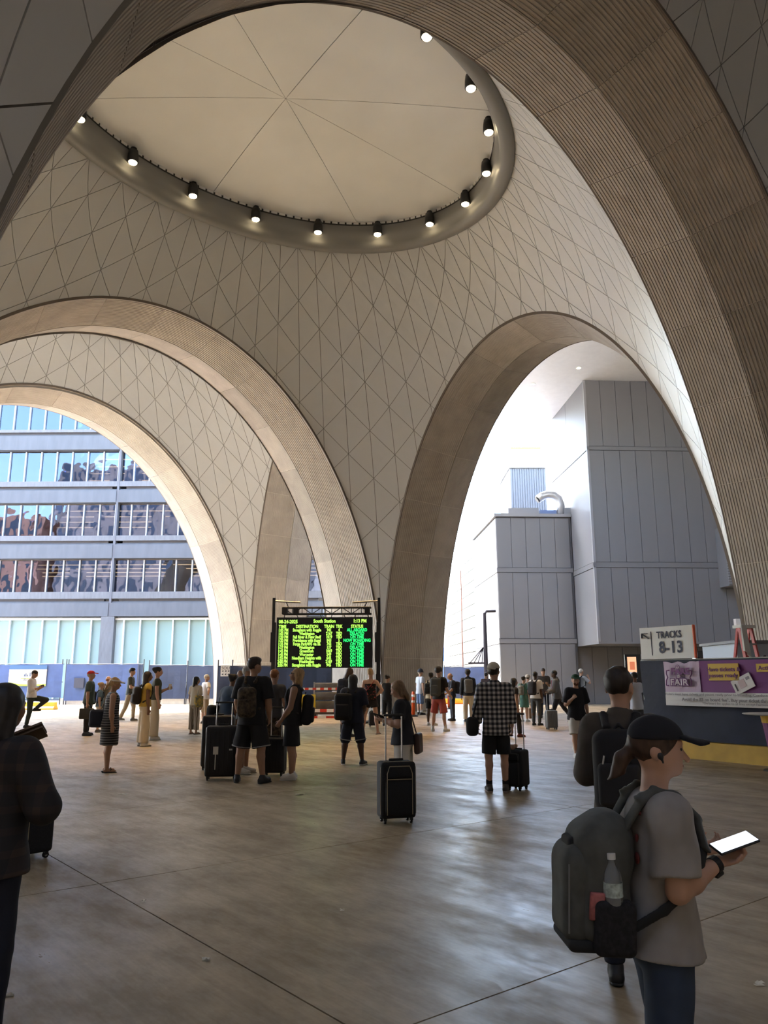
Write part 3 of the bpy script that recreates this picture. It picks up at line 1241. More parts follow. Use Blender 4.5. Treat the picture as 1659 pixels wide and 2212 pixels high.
# street lamps
for px, ytop, lab, colr, arm in ((1053, 1324, 'dark street lamp post with a short arm beside the white corner', (.018, .014, .022), True), (1000, 1232, 'thin rust coloured pole in front of the screen wall', (.30, .14, .10), False)):
    b = at(px - 3 if arm else px, 1440, 49 if arm else 62)
    lp = empty('street_lamp' if arm else 'pole', (b.x, b.y, 0), 0)
    tag(lp, lab, 'lamp post' if arm else 'pole')
    zt = at(px, ytop, b.y).z
    mm = mat('lamp_post_%d' % px, colr, .5)
    MB().tube([(0, 0, 0), (0, 0, zt * .6), (0, 0, zt)], [.16, .13, .10] if arm else [.06, .05, .04], 8).build('post', mm, lp)
    if arm:
        MB().tube([(0, 0, zt - .1), (.12, 0, zt + .1), (.7, 0, zt + .12)], .09, 8).build('arm', mm, lp)
        MB().box(-1.1, -.1, -.1, .1, zt * .44, zt * .46).build('bracket', mm, lp)
        for k in range(4):
            MB().bar((-1.0 + k * .25, 0, zt * .45), (-.15 - .0 * k, 0, zt * .62), .05).build('stay', mm, lp)

# unseen walls added to block daylight, leaving it to enter from the far side
hw = MB().box(-45, 45, -.4, 0, -.3, 20).build('light_block_back', mat('light_block_wall', (.13, .115, .10), .8, var=.05))  # added out of view to keep the camera's bay dark
hw.location = bw(0, YC0 - A2 - BAND - 1.5)
hw.rotation_euler = (0, 0, PSI)
tag(hw, 'added light-blocking wall behind the camera, unseen', kind='structure')
hw = MB().box(-.4, 0, -24, 35.5, -.3, 20).build('light_block_left', mat('light_block_wall', (.13, .115, .10), .8, var=.05))  # added blocker: shuts daylight out of the left openings
hw.location = bw(-A1 - BAND - 2.5, YC0 - 4)
hw.rotation_euler = (0, 0, PSI)
tag(hw, 'added light-blocking wall to the left of the camera, unseen', kind='structure')


hw = MB().box(0, .4, -20, 8.5, -.3, 20).build('light_block_right', mat('light_block_wall', (.13, .115, .10), .8, var=.05))  # added blocker: keeps light out of the camera bay's right opening
hw.location = bw(A1 + BAND + 4.0, YC0)
hw.rotation_euler = (0, 0, PSI)
tag(hw, 'added light-blocking wall on the far right, out of view', kind='structure')

hw = MB().box(30.5, 31, -12, 45.8, -.3, zs + .4).build('light_block_side', mat('light_block_wall', (.13, .115, .10), .8, var=.05))  # unseen, added so the right arch falls into shade
tag(hw, 'light-blocking wall added right of the hall, out of view', kind='structure')


def street_block(x0, x1, y0, y1, h, colr, lab, floors):
    b = empty('street_building', (x0, y0, 0), 0)
    tag(b, lab, kind='structure')
    MB().box(0, x1 - x0, 0, y1 - y0, 0, h).build('wall', mat('block_%d' % int(h * 10), colr, .8, var=.1, vscale=.2), b)
    fh = h / floors
    w = MB()
    for f in range(floors):
        n = int((x1 - x0) / 3.2)
        for k in range(n):
            xx = (k + .25) * (x1 - x0) / n
            w.box(xx, xx + 1.7, y1 - y0, y1 - y0 + .05, f * fh + 1.0, f * fh + fh - .7)
    w.build('window_field', mat('block_window', (.03, .035, .05), .15), b)
    tag(b.children[-1], kind='stuff')


street_block(-66, -22, -34, -20, 43, (.24, .185, .15), 'brown street building behind the camera, mirrored in the office windows', 8)
street_block(-104, -68, -40, -18, 33, (.42, .20, .12), 'brick street building far behind the camera', 6)
street_block(-28, -4, -75, -62, 78, (.10, .16, .28), 'blue glass tower far behind the camera', 14)
# ------------------------------------------------------------------ fences
M_POST = mat('fence_post', (0.04, 0.04, 0.045), 0.5)
M_YELLOW = mat('barrier_yellow', (0.62, 0.36, 0.02), 0.6, var=.12, vscale=3)
M_WOODW = mat('barrier_white', (.62, .61, .58), .7, var=.1)


def mesh_cloth(name, colr, alpha):
    m = mat(name, colr, 0.75, var=.12, vscale=1.2)
    nt = m.node_tree
    b = nt.nodes['Principled BSDF']
    out = nt.nodes['Material Output']
    tr = nt.nodes.new('ShaderNodeBsdfTransparent')
    mx = nt.nodes.new('ShaderNodeMixShader')
    mx.inputs[0].default_value = alpha
    nt.links.new(tr.outputs[0], mx.inputs[1])
    nt.links.new(b.outputs[0], mx.inputs[2])
    nt.links.new(mx.outputs[0], out.inputs[0])
    return m


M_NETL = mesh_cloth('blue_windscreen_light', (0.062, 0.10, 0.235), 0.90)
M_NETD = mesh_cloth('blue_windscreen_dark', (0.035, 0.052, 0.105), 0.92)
M_NAVY = mat('navy_windscreen', (0.006, 0.010, 0.030), 0.75, var=.25, vscale=1.5, bump=.3, bscale=6)


def wavy(x0, x1, z0, z1, amp, n=14, m=6, y=0.0, sag=0.0, seed=1):
    rng = random.Random(seed)
    ph = [rng.random() * 6.28 for _ in range(6)]
    mb = MB()
    vs, fs = [], []
    for i in range(n + 1):
        for j in range(m + 1):
            u, v = i / n, j / m
            d = amp * (math.sin(u * 9 + ph[0] + v * 2) + .6 * math.sin(u * 21 + ph[1] - v * 3) + .5 * math.sin(v * 7 + ph[2] + u * 4)) * (.35 + .65 * (1 - abs(2 * v - 1)))
            zz = z0 + (z1 - z0) * v
            if j == m:
                zz -= sag * (.5 + .5 * math.sin(u * 17 + ph[3])) * math.sin(math.pi * min(1, max(0, u)))
            vs.append((x0 + (x1 - x0) * u, y + d, zz))
    w = m + 1
    for i in range(n):
        for j in range(m):
            a = i * w + j
            fs.append((a, a + w, a + w + 1, a + 1))
    k = len(vs)
    vs2 = [(x, yy + .006, z) for x, yy, z in vs]
    mb.add(vs + vs2, fs + [tuple(q + k for q in f[::-1]) for f in fs])
    return mb


def fence_run(px0, px1, ybase, ytop, netmat, label, posts, seed, skirt=0.12, Y=None):
    """temporary fence: posts, rails and a windscreen cloth, standing across the view at one distance"""
    Y = Y or ground((px0 + px1) / 2, ybase).y
    x0, x1 = at(px0, ybase, Y).x, at(px1, ybase, Y).x
    h = at((px0 + px1) / 2, ytop, Y).z
    f = empty('fence_panel', (x0, Y, 0), 0)
    tag(f, label, 'fence', 'temporary fences round the hall')
    L = x1 - x0
    wavy(0.03, L - .03, skirt, h - .03, .03, n=max(6, int(L * 2)), sag=.05, seed=seed).build('windscreen', netmat, f)
    for t in posts:
        x = L * t[0]
        MB().tube([(x, .06, 0), (x, .06, h + t[1])], .035, 7).build('post', M_POST, f)
    MB().tube([(0, .06, h - .02), (L, .06, h - .02)], .025, 6).build('top_rail', M_POST, f)
    MB().tube([(0, .06, h * .55), (L, .06, h * .55)], .025, 6).build('mid_rail', M_POST, f)
    return f, L, h, Y


YFN = ground(140, 1522).y
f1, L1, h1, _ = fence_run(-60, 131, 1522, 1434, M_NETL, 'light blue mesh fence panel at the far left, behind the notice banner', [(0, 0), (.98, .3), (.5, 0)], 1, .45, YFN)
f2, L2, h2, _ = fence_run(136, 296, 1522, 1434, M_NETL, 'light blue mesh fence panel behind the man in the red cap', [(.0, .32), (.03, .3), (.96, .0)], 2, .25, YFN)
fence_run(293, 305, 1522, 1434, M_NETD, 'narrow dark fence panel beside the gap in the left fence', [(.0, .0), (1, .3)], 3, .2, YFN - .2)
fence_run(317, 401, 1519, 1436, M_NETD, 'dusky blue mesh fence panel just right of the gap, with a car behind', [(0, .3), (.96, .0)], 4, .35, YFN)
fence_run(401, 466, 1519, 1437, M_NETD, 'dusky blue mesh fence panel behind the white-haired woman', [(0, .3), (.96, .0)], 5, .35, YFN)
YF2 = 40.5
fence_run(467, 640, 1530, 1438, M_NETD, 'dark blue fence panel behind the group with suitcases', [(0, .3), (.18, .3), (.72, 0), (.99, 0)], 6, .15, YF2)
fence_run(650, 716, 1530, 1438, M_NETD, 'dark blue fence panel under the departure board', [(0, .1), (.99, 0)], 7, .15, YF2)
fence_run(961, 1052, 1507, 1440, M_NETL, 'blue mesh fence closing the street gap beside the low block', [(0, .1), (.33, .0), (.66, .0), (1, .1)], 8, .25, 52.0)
cu = empty('kerb_block', (at(1005, 1500, 51.4).x, 51.4, 0), 0)
tag(cu, 'yellow concrete kerb under the street fence', 'barrier')
MB().box(-1.5, 1.6, -.2, .2, 0, .34).build('block', M_YELLOW, cu)
MB().box(-1.5, 1.6, -.24, .24, 0, .05).build('foot', mat('kerb_orange', (.7, .15, .03), .6), cu)

# yellow concrete barrier and white base blocks under the left fence
yb_ = ground(95, 1533)
bx0, bx1 = at(-60, 1530, yb_.y).x, at(120, 1530, yb_.y).x
hb = at(95, 1517, yb_.y).z
br = empty('concrete_barrier', ((bx0 + bx1) / 2, yb_.y, 0), 0)
tag(br, 'yellow painted concrete barrier at the foot of the far left fence', 'barrier')
w = (bx1 - bx0) / 2
MB().prism([(-.32, 0), (.32, 0), (.32, .08), (.18, .2), (.14, hb), (-.14, hb), (-.18, .2), (-.32, .08)], 0, -w, w).build('block', M_YELLOW, br)
for k, lab in ((0, 'first of the white kerb blocks under the left fence'), (1, 'second of the white kerb blocks under the left fence'), (2, 'third of the white kerb blocks under the left fence')):
    pxs = [(124, 196), (205, 296), (318, 470)][k]
    xa, xb = at(pxs[0], 1522, YFN).x, at(pxs[1], 1522, YFN).x
    kb = empty('kerb_block', ((xa + xb) / 2, YFN + .5, 0), 0)
    tag(kb, lab, 'barrier', 'white kerb blocks')
    ww = (xb - xa) / 2
    MB().prism([(-.25, 0), (.25, 0), (.22, .38), (-.22, .38)], 0, -ww, ww).build('block', M_WOODW, kb)

# notice banner hung on the first fence
bn = empty('notice_banner', (at(100, 1460, YFN).x * 0 + at(20, 1460, YFN).x, YFN - .06, 0), 0)
tag(bn, 'cream and green notice banner hung on the far left fence', 'banner')
bx = at(101, 1460, YFN).x - at(20, 1460, YFN).x
zb, zt_, zm = at(60, 1482, YFN).z, at(60, 1437, YFN).z, at(60, 1446, YFN).z
MB().box(0, bx, 0, .02, zb, zm).build('sheet', mat('banner_cream', (.66, .56, .42), .7, var=.05), bn)
MB().box(0, bx, -.004, .022, zm, zt_).build('header', mat('banner_blue', (.05, .12, .25), .7), bn)
MB().prism([(0, zb), (bx, zb), (bx, zb + .14), (bx * .6, zb + .10), (bx * .3, zb + .13), (0, zb + .26)], 1, -.006, 0).build('green_edge', mat('banner_green', (.30, .40, .06), .7), bn)
MB().box(bx * .10, bx * .30, -.006, 0, zb + .48, zb + .82).build('text_block', mat('banner_grey', (.38, .34, .30), .7), bn)
for k, (dx, hh) in enumerate(((.40, .14), (.44, .20), (.48, .12), (.55, .26), (.60, .16), (.67, .12))):
    MB().box(bx * dx, bx * (dx + .03), -.006, 0, zb + .62, zb + .62 + hh).build('skyline_mark', mat('banner_navy', (.06, .09, .16), .7), bn)
MB().box(bx * .33, bx * .66, -.006, 0, zb + .46, zb + .52).build('green_rule', mat('banner_green', (.30, .40, .06), .7), bn)
text('Boston', .30, mat('banner_navy', (.06, .09, .16), .7), bn, (bx * .40, -.007, zb + .32), name='lettering')
# small dark box clipped to the second fence
nb = MB().box(-.32, .32, -.06, .06, -.32, .32).build('sign_plate', mat('plate_dark', (.04, .045, .07), .6))
nb.location = at(171, 1475, YFN - .07)
tag(nb, 'small dark square plate on the light blue fence left of the red cap', 'sign')

# parked car seen through the mesh
def car(px, py, Y, lab, colr):
    c = empty('parked_car', (at(px, py, Y).x, Y, 0), 0)
    tag(c, lab, 'car')
    mm = mat('car_paint', colr, .25, spec=.6)
    body = [(-2.2, .35), (2.2, .35), (2.25, .75), (2.0, .95), (1.1, 1.0), (.6, 1.5), (-1.2, 1.52), (-1.9, 1.0), (-2.25, .9)]
    MB().prism(body, 1, -.85, .85).build('body', mm, c)
    MB().prism([(.5, 1.44), (-1.1, 1.46), (-1.65, 1.02), (.95, 1.02)], 1, -.87, .87).build('windows', mat('car_glass', (.02, .02, .025), .1), c)
    for x in (-1.4, 1.4):
        for y in (-.8, .8):
            o = MB().tube([(0, -.1, 0), (0, .1, 0)], .33, 14).build('wheel', mat('tyre', (.015, .015, .015), .9), c)
            o.location = (x, y, .33)
    for y in (-.6, .6):
        MB().box(2.2, 2.28, y - .15, y + .15, .65, .85).build('headlamp', mat('headlamp', (.8, .8, .75), .2), c)


car(362, 1500, 57.0, 'dark parked car behind the dusky blue fence', (.02, .025, .04))

# wayfinding board clipped to the fence, half hidden
sg = empty('wayfinding_sign', (at(486, 1460, YF2 - .2).x, YF2 - .2, 0), 0)
tag(sg, 'white sign lettered SOU with track arrows, on the dark blue fence', 'sign')
z0, z1 = at(486, 1461, YF2 - .2).z, at(486, 1437, YF2 - .2).z
MB().box(-.23, .23, 0, .03, z0, z1).build('board', mat('sign_white', (.72, .72, .70), .5), sg)
M_INK = mat('sign_ink', (.012, .013, .02), .6)
text('SOU', .21, M_INK, sg, (-.19, -.004, z1 - .21))
for k in range(3):
    for j in range(2):
        zz = z0 + .10 + j * .16
        MB().add([(-.18 + k * .15, -.003, zz), (-.09 + k * .15, -.003, zz + .05), (-.09 + k * .15, -.003, zz - .05)], [(0, 2, 1)]).build('arrow', M_INK, sg)

# ------------------------------------------------------------------ departure board
YB_ = 29.0
bc = at(701, 1388, YB_)
bd = empty('departure_board', (bc.x, YB_, 0), math.radians(-1.0))
tag(bd, 'large black electronic departure board with green lettering', 'departure board')
x0, x1 = at(598, 1388, YB_).x - bc.x, at(803, 1388, YB_).x - bc.x
zt, zb = at(701, 1335, YB_).z, at(701, 1441, YB_).z
W, H = x1 - x0, zt - zb
MB().box(x0, x1, 0, .14, zb, zt).build('screen', mat('led_screen', (.008, .009, .012), .35), bd)
MB().box(x0 - .03, x1 + .03, .02, .2, zb - .03, zt + .03).build('cabinet', M_BLACK, bd)
for k in range(1, 6):
    MB().box(x0 + W * k / 6 - .004, x0 + W * k / 6 + .004, -.001, .02, zb, zt).build('module_seam', mat('led_seam', (.02, .02, .024), .5), bd)
M_LED1 = mat('led_lime', (.1, .2, .02), .5, emit=(.42, 1.0, .10), es=1.0)
M_LED2 = mat('led_green', (.02, .2, .05), .5, emit=(.02, 1.0, .18), es=.9)
lines = [('1:05 PM', 'Stoughton with Ruggle', '941', '4', 'ALL ABOARD'), ('1:05 PM', 'Washington', '2167', 'TBD', 'DELAYED'),
         ('1:20 PM', 'Fall River & New Bedf', '1019', 'TBD', 'ON TIME'), ('1:20 PM', 'Providence with Ruggl', '843', '5', 'NOW BOARDING'),
         ('1:35 PM', 'Forge Park/495 via Ba', '743', 'TBD', 'ON TIME'), ('1:37 PM', 'Washington', '137', 'TBD', 'DELAYED'),
         ('1:45 PM', 'Greenbush', '1069', 'TBD', 'ON TIME'), ('1:45 PM', 'Worcester', '549', 'TBD', 'ON TIME'),
         ('1:55 PM', 'Needham Heights with', '645', 'TBD', 'ON TIME'), ('2:00 PM', 'Washington', '2169', 'TBD', 'ON TIME'),
         ('2:05 PM', 'Stoughton with Ruggle', '945', 'TBD', 'ON TIME')]


def led(s, u, v, size, m, al, sx=1.0):
    text(s, size, m, bd, (x0 + W * u, -.006, zt - H * v), align=al, bold=.006, sx=sx, ext=.001, name='led_text')


led('08-24-2025', .015, .105, .175, M_LED1, 'LEFT', .86)
led('South Station', .50, .095, .175, M_LED1, 'CENTER', .86)
led('1:13 PM', .945, .095, .175, M_LED1, 'RIGHT', .86)
for s, u in (('TIME', .055), ('DESTINATION', .315), ('TRAIN', .55), ('TRK', .655), ('STATUS', .845)):
    led(s, u, .205, .165, M_LED1, 'CENTER', .78)
for k, (a, b, c, d, e) in enumerate(lines):
    v = .275 + k * .0712
    led(a, .065, v, .155, M_LED1, 'CENTER', .72)
    led(b, .315, v, .155, M_LED1, 'CENTER', .74)
    led(c, .55, v, .155, M_LED1, 'CENTER', .74)
    led(d, .655, v, .155, M_LED1, 'CENTER', .74)
    led(e, .845, v, .155, M_LED2, 'CENTER', .80)
# truss over the screen
za, zb2 = at(701, 1312, YB_).z, at(701, 1326, YB_).z
tr = empty('truss', (0, 0, 0))
tr.parent = bd
ta, tb_ = at(610, 1318, YB_).x - bc.x, at(802, 1318, YB_).x - bc.x
for z in (za, zb2):
    for y in (0, .28):
        MB().tube([(ta, y, z), (tb_, y, z)], .028, 6).build('chord', M_BLACK, tr)
n = 9
for k in range(n):
    xa, xb = ta + (tb_ - ta) * k / n, ta + (tb_ - ta) * (k + 1) / n
    MB().tube([(xa, 0, zb2 if k % 2 else za), (xb, 0, za if k % 2 else zb2)], .016, 5).build('brace', M_BLACK, tr)
    MB().tube([(xa, 0, zb2), (xa, 0, za)], .016, 5).build('strut', M_BLACK, tr)
for t in (0.0, .125, .93):
    MB().box(ta + (tb_ - ta) * t - .02, ta + (tb_ - ta) * t + .18, -.03, .3, zb2, za).build('gusset', M_BLACK, tr)
for k in range(8):
    x = ta + .08 + (tb_ - ta - .1) * k / 7.3
    MB().tube([(x, .1, zb2), (x + (.05 if k % 2 else -.02), .1, zt + .02)], .016, 5).build('hanger', M_BLACK, bd)
# lifting towers either side
for s, px in ((-1, 590), (1, 817)):
    x = at(px, 1400, YB_).x - bc.x
    ztop = at(px, 1291, YB_).z
    tw = empty('lift_tower', (x, .1, 0))
    tw.parent = bd
    MB().box(-.07, .07, -.07, .07, 0, ztop * .80).build('outer_mast', M_BLACK, tw)
    MB().box(-.05 + s * .03, .05 + s * .03, -.05, .05, ztop * .62, ztop).build('inner_mast', M_BLACK, tw)
    MB().box(-.12, -.07, -.05, .05, ztop * .48, ztop * .72).build('winch_rail', M_BLACK, tw)
    MB().tube([(0, 0, ztop - .12), (-s * .95, 0, ztop - .17)], .035, 6).build('fork_arm', mat('steel_grey', (.30, .30, .30), .4, metal=.5), tw)
    MB().tube([(-s * .42, 0, ztop - .14), (-s * .52, 0, za)], .022, 6).build('hanger', M_BLACK, tw)
    MB().box(-.09, .09, -.16, .02, 1.45, 1.75).build('winch', M_BLACK, tw)
    for a in (45, 135, 225, 315):
        c, sn = math.cos(math.radians(a)), math.sin(math.radians(a))
        MB().tube([(0, 0, .12), (c * .85, sn * .85, .03)], .035, 6).build('outrigger', M_BLACK, tw)
        MB().tube([(0, 0, 1.55), (c * .75, sn * .75, .08)], .022, 6).build('stay', mat('steel_grey', (.30, .30, .30), .4, metal=.5), tw)
        MB().lathe([(.09, 0), (.09, .04)], 10, (c * .85, sn * .85, 0)).build('pad', M_BLACK, tw)

# stack of grey crowd panels behind the board, with barrier tape
YS = 34.0
st = at(707, 1510, YS)
ck = empty('panel_crate', (st.x, YS, 0), 0)
tag(ck, 'grey slatted crate of panels standing behind the board', 'crate')
hw_ = at(737, 1510, YS).x - at(680, 1510, YS).x
hz, lz = at(707, 1473, YS).z, at(707, 1532, YS).z
for k in range(3):
    z = lz + (hz - lz) * k / 3
    me = rbox(hw_, .9, (hz - lz) / 3 - .04, .05, 2)
    o = link_mesh('stacked_panel', me, mat('crate_grey', (.10, .10, .10), .5, var=.2, vscale=4), ck)
    o.location = (0, .4, z)
MB().box(-hw_ / 2 - .05, hw_ / 2 + .05, -.06, .9, .12, lz).build('pallet', mat('pallet', (.06, .05, .045), .8), ck)
for x in (-hw_ / 2, hw_ / 2 - .1):
    MB().box(x, x + .1, 0, .8, 0, .12).build('foot', M_BLACK, ck)
MB().box(-hw_ / 2 - .03, -hw_ / 2 + .03, -.05, 0, .1, hz).build('frame_post', mat('steel_grey', (.30, .30, .30), .4, metal=.5), ck)
M_RED, M_WHITE = mat('tape_red', (.55, .04, .02), .5), mat('tape_white', (.75, .73, .70), .5)


def tape(name, label, px0, px1, py, Y, hgt, n, legs=False):
    t = empty(name, (at(px0, py, Y).x, Y, 0), 0)
    tag(t, label, 'barrier', 'striped barriers behind the board')
    L = at(px1, py, Y).x - at(px0, py, Y).x
    z = at((px0 + px1) / 2, py, Y).z
    for k in range(n):
        MB().box(L * k / n, L * (k + 1) / n - .001, -.012, .012, z - hgt / 2, z + hgt / 2).build('stripe', M_RED if k % 2 == 0 else M_WHITE, t)
    for x in (0.02, L - .02):
        MB().tube([(x, .03, 0), (x, .03, z + .05)], .02, 6).build('leg', M_BLACK, t)
    return t


tape('barrier_board', 'red and white striped bar at waist height in front of the crate', 642, 733, 1488, YS - .5, .09, 11)
tape('barrier_board', 'low red and white striped bar near the floor behind the board', 667, 742, 1549, 32.2, .09, 4)
tape('barrier_board', 'red striped foot bar under the crate', 662, 735, 1535, YS - .75, .12, 5)
yx = at(665, 1515, YS - .2)
yo = MB().box(-.32, .32, -.05, .05, -.28, .28).build('tool_tray', mat('tray_yellow', (.55, .42, .03), .6))
yo.location = yx
tag(yo, 'yellow plastic tray hung on the barrier left of the crate', 'tray')


def delineator(px, py, lab, hh=1.05):
    g = ground(px, py)
    d = empty('delineator_post', (g.x, g.y, 0), 0)
    tag(d, lab, 'traffic post', 'orange traffic posts')
    om = mat('traffic_orange', (.75, .10, .02), .5)
    MB().lathe([(.2, 0), (.2, .05), (.16, .08)], 10).build('base', M_BLACK, d)
    MB().lathe([(.075, .08), (.06, hh - .1), (.045, hh)], 12).build('post', om, d, True)
    for z in (hh * .55, hh * .78):
        MB().lathe([(.07, z), (.068, z + .1)], 12).build('reflective_band', M_WHITE, d, True)


delineator(604, 1551, 'orange traffic post with white bands left of the departure board masts', 1.1)
delineator(893, 1548, 'orange traffic post behind the woman with the phone')
delineator(970, 1532, 'orange traffic post in front of the street fence', 1.3)

# ------------------------------------------------------------------ navy fence with banner and the tracks sign, right
pL = ground(1392, 1627)
pR = ground(1655, 1652)
dv = (pR - pL)
dv.z = 0
Lw = dv.length + 3.0
angw = math.atan2(dv.y, dv.x)
nf_ = empty('navy_fence', (pL.x, pL.y, 0), angw)
tag(nf_, 'navy cloth-covered fence on a yellow kerb, behind the woman in the cap', 'fence')
hN = at(1395, 1425, pL.y).z


def on_fence(px, py):
    """(distance along the fence, height) of a pixel on its face"""
    d = ray(px, py)
    nrm_ = Vector((-dv.y, dv.x, 0)).normalized()
    t = (pL - Vector((0, 0, EYE))).dot(nrm_) / d.dot(nrm_)
    p = Vector((0, 0, EYE)) + d * t
    return (p - pL).dot(dv.normalized()), p.z


hT = on_fence(1655, 1424)[1]
ky = on_fence(1560, 1606)[1]
wavy(0.0, Lw, ky + .01, (hN + hT) / 2, .03, n=26, y=.05, seed=21).build('windscreen', M_NAVY, nf_)
MB().box(0, Lw, .14, .18, ky, (hN + hT) / 2 - .05).build('backing_board', M_NAVY, nf_)
for k in range(5):
    x = .02 + (Lw - .04) * k / 4
    MB().tube([(x, .12, ky), (x, .12, hN + (.12 if k == 0 else .02))], .03, 7).build('post', M_POST if k else mat('steel_grey', (.30, .30, .30), .4, metal=.5), nf_)
MB().tube([(0, .10, (hN + hT) / 2), (Lw, .10, (hN + hT) / 2)], .022, 6).build('top_rail', mat('rail_grey', (.42, .41, .40), .5), nf_)
kb = empty('kerb_block', (pL.x, pL.y, 0), angw)
tag(kb, 'long yellow kerb under the navy fence', 'barrier')
MB().prism([(-.20, 0), (.28, 0), (.28, ky), (-.10, ky)], 0, -.1, Lw).build('block', mat('kerb_ochre', (.50, .30, .03), .7, var=.15, vscale=2.5), kb)

# sign TRACKS 8-13
sa, sb_ = on_fence(1386, 1424), on_fence(1500, 1424)
s_l, s_r = sa[0], sb_[0]
sz0 = (hN + hT) / 2 + .03
sz1 = on_fence(1440, 1353)[1]
ts = empty('tracks_sign', (pL.x, pL.y, 0), angw)
tag(ts, 'white board reading TRACKS 8-13 with an arrow, standing on the navy fence', 'sign')
MB().box(s_l - .02, s_r, .02, .06, sz0, sz1).build('board', mat('sign_white', (.72, .72, .70), .5), ts)
MB().box(s_r - .004, s_r + .02, .015, .08, sz0, sz1).build('orange_edge', mat('traffic_orange', (.75, .10, .02), .5), ts)
sw, sh = s_r - s_l, sz1 - sz0
M_NAVYINK = mat('navy_ink', (.015, .02, .05), .6)
text('TRACKS', sh * .30, M_NAVYINK, ts, (s_l + sw * .56, .012, sz0 + sh * .645), align='CENTER', bold=.004, sx=.84)
text('8-13', sh * .50, M_NAVYINK, ts, (s_l + sw * .58, .012, sz0 + sh * .19), align='CENTER', bold=.009, sx=.92, space=1.08)
MB().box(s_l + sw * .205, s_l + sw * .215, .012, .02, sz0 + sh * .12, sz0 + sh * .87).build('divider', M_NAVYINK, ts)
cx, cz, q = s_l + sw * .10, sz0 + sh * .73, sh * .085
for (a, b) in (((-q, q), (q * 1.0, -q * 1.0)), ((-q, q), (q * .7, q)), ((-q, q), (-q, -q * .7))):
    MB().bar((cx + a[0] * sw / sh * .8, .012, cz + a[1]), (cx + b[0] * sw / sh * .8, .012, cz + b[1]), .012, .05, (0, 1, 0)).build('arrow_stroke', M_NAVYINK, ts)
    # strokes lie flat on the board
for c in ts.children:
    if c.name.startswith('arrow_stroke'):
        pass

# fare banner: lilac logo square, purple field, white strip of small print
bl, br_ = on_fence(1436, 1430)[0], Lw
z_t, z_m, z_b = (hN + hT) / 2 - .03, on_fence(1436, 1492)[1], on_fence(1436, 1523)[1]
zmR = on_fence(1655, 1500)[1]
fb_ = empty('fare_banner', (pL.x, pL.y, 0), angw)
tag(fb_, 'purple and lilac banner reading FARE IS FAIR, tied to the navy fence', 'banner')
zm_ = (z_m + zmR) / 2
lil = on_fence(1513, 1430)[0]
wavy(bl, lil, zm_, z_t, .012, n=12, y=-.05, sag=.05, seed=3).build('lilac_square', mat('banner_lilac', (.52, .40, .54), .6), fb_)
wavy(lil, br_, zm_, z_t, .012, n=20, y=-.05, sag=.0, seed=4).build('purple_field', mat('banner_purple', (.16, .02, .17), .55), fb_)
wavy(bl, br_, z_b, zm_, .012, n=26, y=-.05, seed=5).build('white_strip', mat('banner_white', (.68, .66, .66), .55), fb_)
yT = -.095


def ftext(s, px, py, hpx, m, al='LEFT', bold=.003):
    a = on_fence(px, py)
    sc = (on_fence(px, py - hpx)[1] - a[1])
    w1 = on_fence(px + 10, py)[0] - a[0]
    h1_ = on_fence(px, py - 10)[1] - a[1]
    return text(s, sc * 1.38, m, fb_, (a[0], yT, a[1]), align=al, bold=bold, sx=w1 / h1_, name='lettering')


M_PURP = mat('ink_purple', (.13, .015, .14), .6)
M_PINK = mat('ink_pale', (.66, .56, .64), .6)
M_GREYINK = mat('ink_grey', (.24, .22, .23), .6)
ftext('FARE', 1476, 1456, 13, M_PURP, 'CENTER', .010)
ftext('IS', 1472, 1464, 7, M_PURP, 'CENTER', .02)
ftext('FAIR', 1474, 1480, 14, M_PURP, 'CENTER', .018)
o = ftext('FAIR', 1474, 1480, 14, M_PINK, 'CENTER', .004)
o.location.y -= .004
o = ftext('IS', 1472, 1464, 7, M_PINK, 'CENTER', .004)
o.location.y -= .004
a = on_fence(1470, 1441)
MB().tube([(a[0], yT, a[1]), (a[0], yT - .006, a[1])], .05, 14).build('roundel', M_PURP, fb_)
MB().tube([(a[0], yT - .004, a[1]), (a[0], yT - .009, a[1])], .038, 14).build('roundel_disc', M_PINK, fb_)
MB().box(a[0] - .022, a[0] + .022, yT - .012, yT - .008, a[1] + .010, a[1] + .02).add([], []).box(a[0] - .005, a[0] + .005, yT - .012, yT - .008, a[1] - .024, a[1] + .012).build('roundel_letter', M_PURP, fb_)
for sgn, px in ((1, 1446), (-1, 1500)):
    pts = [(px + sgn * 6, 1448), (px, 1449), (px, 1456), (px + sgn * 3, 1463), (px, 1470), (px, 1480), (px + sgn * 5, 1481)]
    MB().tube([(on_fence(*q_)[0], yT, on_fence(*q_)[1]) for q_ in pts], .012, 5).build('ticket_outline', M_PURP, fb_)
a, b = on_fence(1535, 1434), on_fence(1604, 1470)
M_GOLD = mat('banner_gold', (.62, .40, .06), .6)
MB().box(a[0], b[0], yT + .0, yT + .02, b[1], a[1]).build('gold_label', M_GOLD, fb_)
o = ftext('Have tickets &', 1569, 1450, 9, M_PURP, 'CENTER', .002)
o2 = ftext('passes ready', 1569, 1463, 9, M_PURP, 'CENTER', .002)
a, b = on_fence(1639, 1434), on_fence(1700, 1451)
MB().box(a[0], Lw, yT + .0, yT + .02, b[1], a[1]).build('gold_label', M_GOLD, fb_)
o3 = ftext('Activate', 1645, 1447, 9, M_PURP, 'LEFT', .002)
for o in (o, o2, o3):
    o.location.y -= .004
